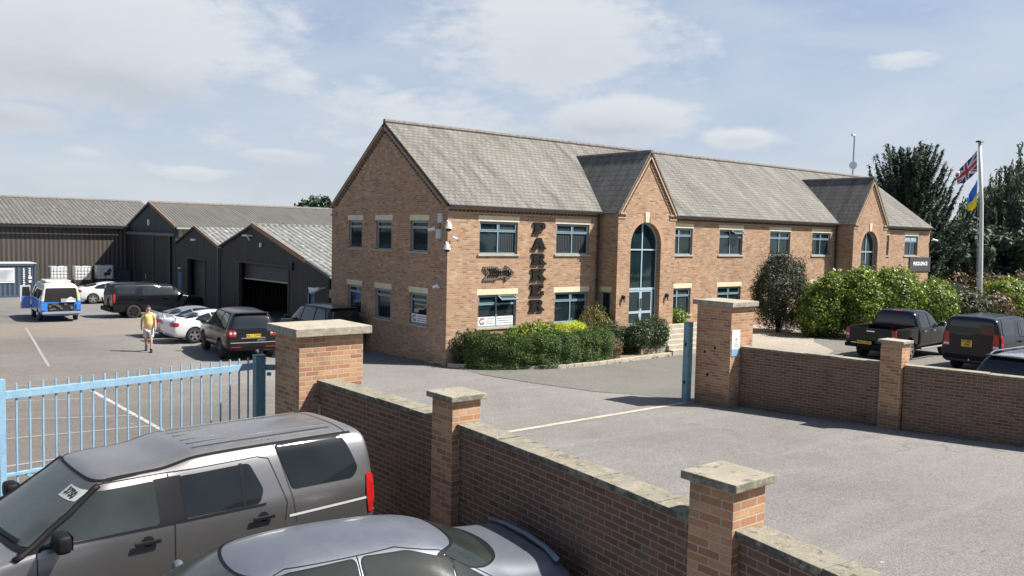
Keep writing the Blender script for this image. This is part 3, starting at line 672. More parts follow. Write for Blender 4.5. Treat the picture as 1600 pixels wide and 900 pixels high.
        a = base+nv*0.25+Vector((0,-.015,0))+dv*.15; b = a+dv*(L-0.55); ve.bar(tuple(a),tuple(b),0.03,0.035,up=(0,1,0))
    for (a,b) in ((x0-.05,x0+.42),(x1-.42,x1+.05)):
        for i in range(4): dn.box(a+.04+i*.115,a+.10+i*.115,yb-.05,yb,zk-.17,zk-.09)
        ve.box(a,b,yb-.05,yb+.001,zk-.08,zk-.01); ve.box(a+.01,b-.01,yb-.03,yb+.001,zk-.25,zk-.19)
    dn.build('dentil_course', M['dentil'], bld); ve.build('verge', M['vergebrick'], bld)
M['frame2'] = flat('pale blue grey door frame', (0.32,0.43,0.49), 0.4)
M['archbrick'] = noisy('arch brick', (0.36,0.22,0.14), (0.46,0.30,0.19), 8, 0.9)
M['dentil'] = noisy('dark dentil brick', (0.06,0.05,0.045), (0.12,0.09,0.07), 8, 0.9)
M['vergebrick'] = noisy('verge brick', (0.36,0.25,0.16), (0.46,0.33,0.22), 8, 0.9)
M['ridge'] = noisy('grey ridge tile', (0.12,0.11,0.10), (0.22,0.20,0.18), 6, 0.9)
bay(7.70,11.26,8.47,10.35,1.10,True)
bay(26.08,29.72,26.95,28.75,1.10,False)

def main_roof():
    ov = 0.06; t = 0.06; yl = -0.16
    nrm = Vector((0,-K,1)).normalized(); nr2 = Vector((0,K,1)).normalized()
    # front slope with notches where the bays come through
    zr_ = 8.36
    prof = [(-ov,yl)]
    for x0,x1 in ((7.70,11.26),(26.08,29.72)):
        c = (x0+x1)/2; prof += [(x0-0.10,yl),(x0+0.02,0.12),(c,(zr_-ZE)/K-0.12),(x1-0.02,0.12),(x1+0.10,yl)]
    prof += [(BL+ov,yl),(BL+ov,BW/2),(-ov,BW/2)]
    z = lambda y: ZE + K*y + 0.0
    mb = MB(); mb.prism(prof, lambda a,b,w: (a, b+nrm.y*(-w+t), z(b)+nrm.z*(t-w)), t); mb.build('roof', M['slate'], bld)
    mb = MB(); mb.prism([(-ov,BW/2),(BL+ov,BW/2),(BL+ov,BW+.16),(-ov,BW+.16)], lambda a,b,w: (a, b+nr2.y*(t-w), ZE+K*(BW-b)+nr2.z*(t-w)), t); mb.build('roof', M['slate'], bld)
    rt = MB(); n = 83
    for i in range(n):
        a = -ov + i*(BL+2*ov)/n; rt.tube([(a,BW/2,ZR+.075),(a+(BL+2*ov)/n-.015,BW/2,ZR+.075)], .105, 8)
    rt.build('ridge_tile', M['ridge'], bld)
    # gutters, dentils, string course
    gt = MB(); dn = MB(); st = MB()
    for a,b in ((-.06,7.62),(11.34,26.0),(29.8,BL+.06)):
        gt.box(a,b,-.235,-.13,ZE-.145,ZE-.06); gt.box(a,b,-.131,-.01,ZE-.13,ZE-.02)
        x = a+.15
        while x < b-.1:
            dn.box(x,x+.09,-.055,0,ZE-.275,ZE-.20); x += .185
        st.box(max(a,0.0),min(b,BL),-.06,-.001,ZE-.199,ZE-.131); st.box(max(a,0.0),min(b,BL),-.02,-.001,ZE-.345,ZE-.29)
    gt.build('gutter', M['gutter'], bld); dn.build('dentil_course', M['dentil'], bld); st.build('string_course', M['vergebrick'], bld)
    # dentils along the end gable verge
    dn = MB(); ve = MB(); L = math.hypot(BW/2, ZR-ZE)
    for sgn in (0,1):
        y0 = 0.0 if sgn == 0 else BW; dy = (1 if sgn == 0 else -1)*(BW/2)/L; dz = (ZR-ZE)/L
        base = Vector((0,y0,ZE)); dv = Vector((0,dy,dz)); nv = Vector((0,dz*(1 if sgn == 0 else -1),-abs(dy)))
        n = int(L/.19)
        for i in range(2,n): dn.obox(base+dv*(i*.19)+nv*.25+Vector((-.025,0,0)), dv*.045, Vector((.026,0,0)), nv*.04)
        a = base+nv*.10+Vector((-.04,0,0)); b = a+dv*(L-.02); ve.bar(tuple(a),tuple(b),.09,.15,up=(1,0,0))
    ve.box(-.05,.0,-.05,.42,ZE-.44,ZE-.36); ve.box(-.05,0,BW-.42,BW+.05,ZE-.44,ZE-.36)
    dn.build('dentil_course', M['dentil'], bld); ve.build('verge', M['vergedark'], bld)
    for x in (7.50, 25.90, 18.6):
        if x == 18.6: continue
        dp = MB(); dp.tube([(x,-.10,ZE-.12),(x,-.10,-.1)],.042,10); 
        for zz in (1.2,3.0,4.8): dp.box(x-.07,x+.07,-.12,0,zz,zz+.04)
        dp.build('downpipe', M['gutter'], bld)
M['vergedark'] = noisy('dark grey verge brick', (0.22,0.16,0.12), (0.32,0.24,0.18), 8, 0.9)  # darker tone of the verge brick, for the end gable
main_roof()

# ---- lettering on the facade
M['letter'] = noisy('weathered black letter', (0.008,0.008,0.009), (0.022,0.021,0.02), 9, 0.8, fineamt=0.5, spec=.15)
M['letteredge'] = noisy('worn letter rim', (0.06,0.056,0.05), (0.14,0.13,0.115), 9, 0.7)
GL = {  # heavy slab serif capitals on a unit square, drawn as overlapping bars
 'P': [rect(.0,.58,.0,.20),rect(.12,.44,.18,.82),rect(0,.74,.80,1.0),rect(.40,.74,.34,.52),[(.66,.34),(.86,.40),(.96,.55),(.96,.80),(.86,.95),(.72,1.0),(.68,.84),(.70,.50)]],
 'A': [rect(-.04,.38,0,.18),rect(.58,1.04,0,.18),[(.04,.16),(.28,.16),(.56,.86),(.48,1.0),(.32,1.0)],[(.34,1.0),(.66,1.0),(.98,.16),(.62,.16),(.42,.80)],rect(.28,.72,.28,.44)],
 'R': [rect(0,.52,0,.20),rect(.10,.42,.18,.82),rect(0,.70,.80,1.0),rect(.40,.68,.42,.57),[(.62,.42),(.82,.46),(.92,.58),(.92,.82),(.82,.95),(.68,1.0),(.64,.84),(.66,.56)],[(.46,.44),(.78,.46),(1.02,.16),(.68,.16)],rect(.62,1.08,.0,.18)],
 'K': [rect(0,.50,0,.20),rect(.10,.42,.18,.82),rect(0,.50,.80,1.0),rect(.60,1.04,.82,1.0),[(.40,.40),(.40,.64),(.64,.84),(.98,.84)],[(.44,.54),(.66,.68),(1.02,.16),(.68,.16)],rect(.60,1.08,0,.18)],
 'E': [rect(0,.98,0,.20),rect(.10,.42,.18,.82),rect(0,.95,.80,1.0),rect(.78,.98,.20,.38),rect(.75,.95,.64,.80),rect(.40,.66,.42,.58),rect(.60,.72,.34,.66)]}
def letters():
    t = thing('letter_sign', 'black slab serif capitals reading PARKER down the brick facade', 'sign', (0,0,0))
    zb = [4.86,4.26,3.66,3.06,2.46,1.86]; x0 = [3.98,3.96,3.95,3.93,3.92,3.90]; W = [.64,.66,.68,.70,.68,.68]; H = .45
    for ch, z, x, w in zip('PARKER', zb, x0, W):
        mb = MB()
        for k, poly in enumerate(GL[ch]):
            e = 0.0012*k
            mb.prism([(x+a*w, z+b*H) for a,b in poly], lambda a,b,q,e=e: (a,-0.075-e+q,b), 0.055)
        lo = mb.build('letter', M['letter'], t)
        fx = MB()
        for q in (.2,.7): fx.bar((x+w*q,-.05,z+H*.1),(x+w*q,0,z+H*.1),.02,.02)
        fx.build('fixing', M['letter'], lo)
letters()
def arrow_sign():
    t = thing('arrow_sign', 'dark openwork arrow sign pointing right on the brick wall', 'sign', (0,0,0))
    x0, x1, zc = 1.62, 3.06, 3.365; mb = MB()
    out = [(x0,zc+.22),(x0+.60,zc+.22),(x0+.70,zc+.13),(x1-.40,zc+.13),(x1-.40,zc+.27),(x1,zc),(x1-.40,zc-.27),(x1-.40,zc-.13),(x0+.70,zc-.13),(x0+.60,zc-.22),(x0,zc-.22),(x0+.22,zc)]
    for y in (-.06,):
        for i in range(len(out)):
            a, b = out[i], out[(i+1)%len(out)]; mb.bar((a[0],y-.001*(i%3),a[1]),(b[0],y-.001*(i%3),b[1]),.03,.045)
    for i in range(len(out)): mb.bar((out[i][0],-.065,out[i][1]),(out[i][0],0,out[i][1]),.03,.03)
    mb.build('outline', M['letteredge'], t)
    ri = MB(); ri.bar((x0+.2,-.055,zc),(x1-.05,-.055,zc),.03,.025)
    for i in range(6):
        xx = x0+.16+i*.1; hh = .19
        ri.bar((xx+.06,-.055,zc),(xx,-.055,zc+hh),.03,.035); ri.bar((xx+.06,-.055,zc),(xx,-.055,zc-hh),.03,.035)
    for i in range(4):
        xx = x0+.78+i*.13; ri.bar((xx,-.055,zc-.12),(xx,-.055,zc+.12),.03,.03)
    for i in range(3):
        xx = x1-.36+i*.10; ri.bar((xx,-.055,zc-.2+i*.06),(xx,-.055,zc+.2-i*.06),.03,.04)
    ri.build('rib', M['letter'], t)
arrow_sign()
def name_board():
    t = thing('name_board', 'dark grey board with white capitals low on the far right end of the facade', 'sign', (35.9,0,3.55))
    mb = MB(); mb.box(-1.32,1.42,-.07,-.002,-.45,.42); mb.build('board', flat('charcoal board',(0.045,0.05,0.06),0.5), t, bevel=.01)
    text_mesh('lettering','FRECKLEFACE',.30,M['white'],t,(.05,-.076,.02),(R(90),0,0),.003,.012,1.0,sx=1.0)
name_board()
def window_posters():
    M['ink'] = flat('maroon ink', (0.10,0.02,0.05), 0.6); M['inkgrey'] = flat('grey ink', (0.16,0.16,0.2), 0.6)
    for (xa,xb,logo) in ((1.49,2.30,True),(2.37,3.18,False)):
        t = thing('window_film', 'white film with round maroon logo across the lower left pane beside the hedge' if logo else 'white film with three grey text lines across the lower right pane beside the hedge', 'window sticker', (0,0,0))
        mb = MB(); mb.box(xa,xb,REV-.030,REV-.026,1.39,1.72); mb.build('film', M['poster'], t)
        logo_and_lines(t, lambda u,v: (xa+u, REV-.031, 1.39+v), xb-xa, .33, logo)
    t = thing('window_film', 'white film with dark round logo in the gable window nearest the corner', 'window sticker', (0,0,0))
    mb = MB(); mb.box(REV-.030,REV-.026,1.33,2.39,1.42,1.74); mb.build('film', M['poster'], t)
    logo_and_lines(t, lambda u,v: (REV-.031, 2.39-u, 1.42+v), 1.06, .32, True)
def logo_and_lines(t, P, w, h, logo):
    x = .04
    if logo:
        mb = MB(); n = 20; r = h*.40; cx, cz = x+r+.02, h/2
        for i in range(n):
            if i in (0,1,19): continue
            a0 = 2*math.pi*i/n; a1 = 2*math.pi*(i+1)/n; q = [(cx+r*math.cos(a0),cz+r*math.sin(a0)),(cx+r*math.cos(a1),cz+r*math.sin(a1)),(cx+.6*r*math.cos(a1),cz+.6*r*math.sin(a1)),(cx+.6*r*math.cos(a0),cz+.6*r*math.sin(a0))]
            mb.add([P(a,b) for a,b in q],[(0,1,2,3)])
        for k,(a,b) in enumerate(((-.3,.3),(.0,.1),(-.1,-.3))):
            q = [(cx+r*a,cz+r*b),(cx+r*(a+.35),cz+r*(b+.1)),(cx+r*(a+.2),cz+r*(b-.3))]; mb.add([P(u,v) for u,v in q],[(0,1,2)])
        mb.build('logo', M['ink'], t, recalc=False); x = cx+r+.05
    mb = MB()
    for k in range(3):
        zz = h*(.76-.27*k); xx = x
        random.seed(k+int(w*100))
        while xx < w-.08:
            l = random.uniform(.02,.05); mb.add([P(xx,zz-.018),P(xx+l,zz-.018),P(xx+l,zz+.018),P(xx,zz+.018)],[(0,1,2,3)]); xx += l+.012
    mb.build('text_line', M['inkgrey'], t, recalc=False)
window_posters()

# ================================================================= BOUNDARY WALLS, GATE
def pillar(name, label, x0,x1,y0,y1, zb, zc, capt, capov, mat, capmat, group=None, slip=None):
    cx, cy = (x0+x1)/2, (y0+y1)/2
    t = thing(name, label, 'brick pillar', (cx,cy,zb), 0, group)
    mb = MB(); a,b = (x1-x0)/2,(y1-y0)/2; mb.box(-a,a,-b,b,-.4,zc-zb)
    mb.build('shaft', mat, t)
    c = MB(); A,B = a+capov, b+capov; h = zc-zb
    c.box(-A,A,-B,B,h,h+capt)
    o = c.build('cap', capmat, t, bevel=.012)
    return t
P2 = pillar('gate_pillar','large sunlit brick gate pillar with flat concrete cap beside the blue fence','x' and -11.65,-10.52,-12.60,-11.70,0.48,3.14,0.13,0.11,M['wallbrick'],M['capplain'])
P3 = pillar('wall_pillar','small brick pillar with lichened cap between the silver cars and the drive',-11.38,-10.94,-16.38,-15.93,0.5,2.71,0.075,0.06,M['wallbrick'],M['cap'])
P4 = pillar('wall_pillar','nearest brick pillar with thick lichened cap in the front wall',-11.77,-11.33,-20.88,-20.43,0.5,2.77,0.075,0.06,M['wallbrick'],M['cap'])
P1 = pillar('gate_pillar','large brick gate pillar carrying a white notice on the far side of the drive',1.74,2.74,-10.98,-9.82,0.18,2.98,0.14,0.10,M['wallbrick'],M['capplain'])
P5 = pillar('wall_pillar','low brick pillar in front of the parked black pickup',2.66,3.06,-15.25,-14.72,0.28,2.40,0.07,0.06,M['wallbrick'],M['capplain'])

def wall_run(name, label, pts, ztop, th, ct, covr, seed=0, base=None, copmat='coping', slab=0.9):
    t = thing(name, label, 'brick wall', (pts[0][0],pts[0][1],0)); ox, oy = pts[0]
    mb = MB(); 
    P = [Vector((x-ox,y-oy)) for x,y in pts]
    def off(d):
        out = []
        for i,p in enumerate(P):
            a = P[max(0,i-1)]; b = P[min(len(P)-1,i+1)]; dd = (b-a).normalized(); out.append(p+Vector((-dd.y,dd.x))*d)
        return out
    l, r = off(th/2), off(-th/2)
    for i in range(len(P)-1):
        q = [l[i],l[i+1],r[i+1],r[i]]; vs = [(v.x,v.y,-.4) for v in q]+[(v.x,v.y,ztop-ct) for v in q]
        f = [(4,5,6,7),(0,1,5,4),(2,3,7,6)]
        if i == 0: f.append((3,0,4,7))
        if i == len(P)-2: f.append((1,2,6,5))
        mb.add(vs, f)
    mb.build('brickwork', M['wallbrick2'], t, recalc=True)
    # coping slabs, each slightly out of line
    rnd = random.Random(seed); c = MB(); j = MB()
    tot = sum((P[i+1]-P[i]).length for i in range(len(P)-1)); s = 0.0
    def pt(s):
        for i in range(len(P)-1):
            L = (P[i+1]-P[i]).length
            if s <= L or i == len(P)-2: return P[i].lerp(P[i+1], min(1,s/L))
            s -= L
    while s < tot-.02:
        e = min(tot, s+slab); a = pt(s+.006); b = pt(e-.006); dz = rnd.uniform(-.006,.006); d = (b-a).normalized(); n = Vector((-d.y,d.x))*rnd.uniform(-.006,.006)
        c.bar((a.x+n.x,a.y+n.y,ztop-ct/2+dz),(b.x+n.x,b.y+n.y,ztop-ct/2+dz+rnd.uniform(-.003,.003)), th+covr*2, ct); s = e
    c.build('coping', M[copmat], t, bevel=.010)
    return t
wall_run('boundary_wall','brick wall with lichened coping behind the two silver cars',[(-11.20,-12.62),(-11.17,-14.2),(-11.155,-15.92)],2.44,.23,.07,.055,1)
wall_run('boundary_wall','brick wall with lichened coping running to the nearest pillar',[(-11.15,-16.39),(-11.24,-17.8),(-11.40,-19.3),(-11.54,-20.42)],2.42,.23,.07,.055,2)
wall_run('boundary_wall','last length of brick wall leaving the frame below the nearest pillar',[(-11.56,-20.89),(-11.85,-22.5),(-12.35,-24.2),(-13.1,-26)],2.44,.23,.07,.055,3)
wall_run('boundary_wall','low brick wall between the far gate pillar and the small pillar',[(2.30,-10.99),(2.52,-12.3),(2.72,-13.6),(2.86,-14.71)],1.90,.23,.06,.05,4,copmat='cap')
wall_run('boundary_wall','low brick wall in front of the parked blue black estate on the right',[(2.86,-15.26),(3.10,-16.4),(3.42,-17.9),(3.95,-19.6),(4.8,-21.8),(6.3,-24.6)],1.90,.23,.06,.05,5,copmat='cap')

# low retaining edge of the raised car park beside the drive
def notice():
    t = thing('notice', 'white paper notice with blue lower band fixed to the far gate pillar', 'notice', (1.98,-10.985,2.05))
    mb = MB(); mb.box(-.20,.16,-.012,.003,-.42,.30); mb.build('sheet', M['poster'], t)
    b = MB(); b.box(-.19,.15,-.016,-.0125,-.41,-.22); b.build('blue_band', flat('notice blue',(0.20,0.36,0.52),.5), t)
    k = MB(); k.box(-.05,.02,-.016,-.0125,.02,.07)
    for i in range(3): k.box(-.12,.09,-.015,-.0125,-.06-i*.05,-.045-i*.05)
    k.build('print', M['inkgrey'], t)
notice()
def holes():
    t = tag(MB().build('x',M['void'],None) if False else empty('vent_hole',(1.735,-10.3,1.35)),'small dark square holes left in the side of the far gate pillar','hole')
    mb = MB(); mb.box(-.004,.002,-.20,-.14,.42,.50); mb.box(-.004,.002,.02,.09,-.35,-.27); mb.box(-.004,.002,.14,.20,-.02+.3,.05+.3); mb.build('hole', M['void'], t)
holes()
def intercom():
    t = thing('key_box','small grey metal box on the large pillar by the wall corner','box',(-11.28,-12.615,1.95))
    mb = MB(); mb.box(-.055,.045,-.07,0,-.09,.09); mb.build('case', flat('grey metal box',(0.45,0.46,0.46),.4,.4), t, bevel=.008)
    l = MB(); l.box(-.04,.03,-.078,-.071,.03,.07); l.build('flap', M['black'], t)
intercom()

def gate_post(loc, w, h, label):
    t = thing('gate_post', label, 'post', loc)
    mb = MB(); a = w/2; mb.box(-a,a,-a*.9,a*.9,-.3,h); mb.build('post', M['postpaint'], t, bevel=.012)
    c = MB(); c.box(-a-.008,a+.008,-a*.9-.008,a*.9+.008,h+.001,h+.02); c.build('post_cap', M['postpaint'], t, bevel=.005)
    return t
g1 = gate_post((1.50,-9.72,.18), .20, 2.27, 'pale blue steel gate post beside the far gate pillar')
for zz in (.55,1.62):
    b = MB(); b.box(-.101,-.112,-.03,.03,zz,zz+.09); b.build('slot', M['void'], g1)
g2 = gate_post((-11.80,-11.40,.48), .17, 2.22, 'weathered dark blue steel post next to the large gate pillar')
b = MB(); b.bar((.11,-.02,2.02),(.26,-.12,2.02),.05,.09); b.tube([(.10,-.10,1.92),(.14,-.14,1.92)],.03,8); b.build('hinge_bracket', M['postpaint'], g2)

def fence():
    A = Vector((-15.66,-12.18)); B = Vector((-11.93,-11.50)); L = (B-A).length; rz = math.atan2(B.y-A.y,B.x-A.x)
    t = thing('steel_gate','light blue vertical bar steel gate in front of the yard','gate',(A.x,A.y,.5),rz)
    fr = MB(); 
    zt, zm, zb = 2.05, .98, .16
    fr.box(-.04,.04,-.04,.04,.05,2.27); fr.box(.04,L,-.035,.035,zt-.05,zt+.055); fr.box(.04,L,-.03,.03,zb,zb+.09)
    fr.box(.04,.88,-.028,.028,zm-.025,zm+.02); fr.bar((.30,0,zm-.03),(.55,0,zm-.22),.05,.045); fr.box(.84,.88,-.029,.029,zb+.09,zm-.026)
    fr.build('frame', M['gatepaint'], t, bevel=.006)
    n = 22
    for i in range(n):
        x = .04+(L-.06)*(i+.85)/(n+.4)
        b = MB(); b.box(x-.011,x+.011,-.011,.011,zb+.09,2.20); b.build('bar', M['gatepaint'], t, fix=True)
fence()

# ================================================================= SHEDS
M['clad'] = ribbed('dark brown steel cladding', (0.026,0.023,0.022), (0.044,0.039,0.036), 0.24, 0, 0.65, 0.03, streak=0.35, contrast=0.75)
M['cladlight'] = ribbed('lighter brown cladding', (0.050,0.043,0.036), (0.075,0.064,0.054), 0.30, 0, 0.6, 0.03, streak=0.3, contrast=0.8)  # lighter brown than the workshop cladding, for the long shed
M['cladblue'] = ribbed('blue green cladding', (0.018,0.027,0.030), (0.03,0.043,0.045), 0.24, 0, 0.65, 0.02, streak=0.35, contrast=0.5)
M['cladyellow'] = ribbed('weathered cream cladding', (0.24,0.22,0.13), (0.34,0.31,0.19), 0.30, 0, 0.7, 0.03, streak=0.4, contrast=0.7)
M['asb'] = ribbed('old fibre cement roof', (0.075,0.075,0.07), (0.13,0.128,0.12), 0.30, 0, 0.9, 0.04, spots=(0.18,0.18,0.165), streak=0.7, contrast=0.75)
M['asb2'] = ribbed('mossy fibre cement roof', (0.07,0.068,0.06), (0.115,0.11,0.10), 0.22, 0, 0.9, 0.04, streak=0.8, contrast=0.5)
M['asb3'] = ribbed('pale fibre cement roof', (0.105,0.11,0.107), (0.20,0.208,0.20), 0.34, 0, 0.85, 0.05, spots=(0.36,0.38,0.36), streak=0.8, contrast=0.9)
M['barge'] = noisy('rusty brown bargeboard', (0.20,0.12,0.08), (0.34,0.24,0.17), 5, 0.8)
M['shutter'] = ribbed('roller shutter slats', (0.04,0.043,0.045), (0.065,0.07,0.07), 0.09, 1, 0.5, 0.01, streak=0.2, contrast=0.6)
M['steelpipe'] = flat('blue grey pipe', (0.07,0.10,0.12), .5)
M['concslab'] = noisy('shed floor', (0.10,0.10,0.10), (0.16,0.16,0.155), 2, .9)
GZ = -0.15
def roof_sheet(par, pts, mat, t=0.05, name='roof'):
    v = [Vector(p) for p in pts]; n = (v[1]-v[0]).cross(v[3]-v[0]).normalized()
    if n.z < 0: n = -n
    mb = MB(); mb.add(v+[q+n*t for q in v], [(0,1,2,3),(4,5,6,7),(0,1,5,4),(1,2,6,5),(2,3,7,6),(3,0,4,7)])
    return mb.build(name, mat, par)

# --- the long shed along the back
def shed_long():
    t = thing('long_shed', 'long brown clad shed with old grey corrugated roof behind the water tanks', 'shed', (0,0,0))
    x0, x1, y0, y1, ze, zr = -48, 4.5, 44.0, 62.0, 4.72, 6.78
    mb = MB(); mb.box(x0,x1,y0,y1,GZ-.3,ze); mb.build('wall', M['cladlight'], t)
    ym = 52.0; roof_sheet(t, [(x0,y0-.35,ze+.02),(x1-.02,y0-.35,ze+.02),(x1-.02,ym,zr),(x0,ym,zr)], M['asb']); roof_sheet(t, [(x0,y1,ze-.4),(x1-.02,y1,ze-.4),(x1-.02,ym,zr),(x0,ym,zr)], M['asb'])
    g = MB(); g.box(x0,x1-.05,y0-.5,y0-.36,ze-.16,ze-.02); g.build('gutter', M['gutter'], t)
    s = MB()
    x = x0+.5
    while x < x1-3: s.bar((x,y0-.3,ze+.11),(x,ym,zr+.08),.05,.03); x += 3.0
    s.build('sheet_lap', M['ridge'], t)
    r = MB(); r.tube([(x0,ym,zr+.06),(x1-.1,ym,zr+.06)],.14,8); r.build('ridge_tile', M['ridge'], t)
shed_long()
# --- tall shed with sliding doors
def shed_tall():
    t = thing('tall_shed', 'tall dark shed with large sliding doors in its gable end', 'shed', (0,0,0))
    X, y0, y1, ze, zr, XB = 1.2, 33.2, 43.98, 4.80, 6.42, 46.0; ym = (y0+y1)/2
    mb = MB(); mb.prism([(y0,GZ-.3),(y1,GZ-.3),(y1,ze),(ym,zr),(y0,ze)], lambda a,b,w: (X+w,a,b), .2, back=True); mb.build('gable_wall', M['cladblue'], t)
    mb = MB(); mb.box(X+.2,XB,y0+.002,y0+.2,GZ,ze-.01); mb.build('side_wall', M['cladyellow'], t)
    roof_sheet(t, [(X-.08,y0-.25,ze-.04),(XB,y0-.25,ze-.04),(XB,ym,zr+.03),(X-.08,ym,zr+.03)], M['asb2']); roof_sheet(t, [(X-.08,y1-.02,ze+.0),(XB,y1-.02,ze+.0),(XB,ym,zr+.03),(X-.08,ym,zr+.03)], M['asb2'])
    b = MB(); 
    b.bar((X-.10,y0-.25,ze+.02),(X-.10,ym,zr+.08),.06,.17); b.build('bargeboard', M['barge'], t)
    b = MB(); b.bar((X-.10,y1,ze+.03),(X-.10,ym,zr+.08),.06,.14); b.build('bargeboard', M['gutter'], t)
    g = MB(); g.box(X,XB,y0-.36,y0-.24,ze-.14,ze-.02); g.build('gutter', flat('pale gutter',(0.30,0.33,0.34),.5), t)
    r = MB(); r.tube([(X-.05,ym,zr+.08),(XB,ym,zr+.08)],.13,8)
    r.build('ridge_tile', M['ridge'], t)
    d = MB(); d.box(X-.22,X-.02,y0+.1,y1-.05,4.16,4.36); d.build('door_track', flat('grey door track',(0.12,0.13,0.13),.6), t)
    for i,(a,c) in enumerate(((33.9,37.35),(37.4,39.75),(39.8,42.0),(42.05,43.8))):
        p = MB(); p.box(X-.10-.03*(i%2),X-.04,a,c,GZ+.03,4.15); p.build('sliding_door', M['clad'], t)
        q = MB(); q.box(X-.16,X-.131,a+.01,a+.10,GZ+.03,4.15); q.build('door_edge', M['steelpipe'], t)
    l = MB(); l.box(X-.10,X,38.75,38.98,4.85,5.28); l.build('wall_lamp', M['white'], t, bevel=.02)
    h = MB(); h.box(X-.16,X-.12,39.2,39.3,1.0,1.35); h.build('door_handle', flat('pale handle',(0.4,0.4,0.4),.4), t)
shed_tall()
# --- two front workshops
def shed_small():
    t = thing('small_workshop', 'narrow dark gabled workshop with a closed roller door', 'workshop', (0,0,0))
    X, y0, y1, ze, zr, XB = 1.2, 25.15, 33.15, 3.62, 4.76, 34.0; ym = 29.3
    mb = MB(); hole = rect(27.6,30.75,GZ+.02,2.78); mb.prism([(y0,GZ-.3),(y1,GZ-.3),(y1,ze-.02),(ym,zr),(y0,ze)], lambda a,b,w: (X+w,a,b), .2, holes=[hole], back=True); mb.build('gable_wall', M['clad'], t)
    s = MB(); s.box(X+.45,X+.5,27.3,31.0,GZ+.03,2.9); s.build('roller_door', M['shutter'], t)
    f = MB(); f.box(X-.05,X+.01,27.5,27.6,GZ+.02,2.78); f.box(X-.05,X+.01,30.75,30.85,GZ+.02,2.78); f.box(X-.05,X+.01,27.5,30.85,2.781,2.88); f.build('door_frame', M['barge2'], t)
    roof_sheet(t, [(X-.08,y0+.02,ze),(XB,y0+.02,ze),(XB,ym,zr+.03),(X-.08,ym,zr+.03)], M['asb3']); roof_sheet(t, [(X-.08,y1,ze+.02),(XB,y1,ze+.02),(XB,ym,zr+.03),(X-.08,ym,zr+.03)], M['asb3'])
    b = MB(); b.bar((X-.10,y0+.02,ze+.06),(X-.10,ym,zr+.09),.05,.16); b.build('bargeboard', M['barge'], t)
    b = MB(); b.bar((X-.10,y1,ze+.05),(X-.10,ym,zr+.09),.05,.10); b.build('bargeboard', M['gutter'], t)
    d = MB(); d.box(X-.02,X+.01,31.9,32.6,GZ+.02,1.85); d.build('door', flat('blue door',(0.05,0.13,0.22),.5), t)
    l = MB(); l.box(X-.10,X,32.0,32.4,2.05,2.14); l.build('door_lamp', M['white'], t)
    l = MB(); l.box(X-.14,X,29.2,29.9,3.95,4.07); l.build('strip_lamp', M['white'], t)
    p = MB(); p.tube([(X-.12,y0+.0,ze-.02),(X-.12,y0,GZ)],.07,8); p.build('downpipe', M['steelpipe'], t)
M['barge2'] = flat('dark brown door frame', (0.06,0.045,0.035), .6)
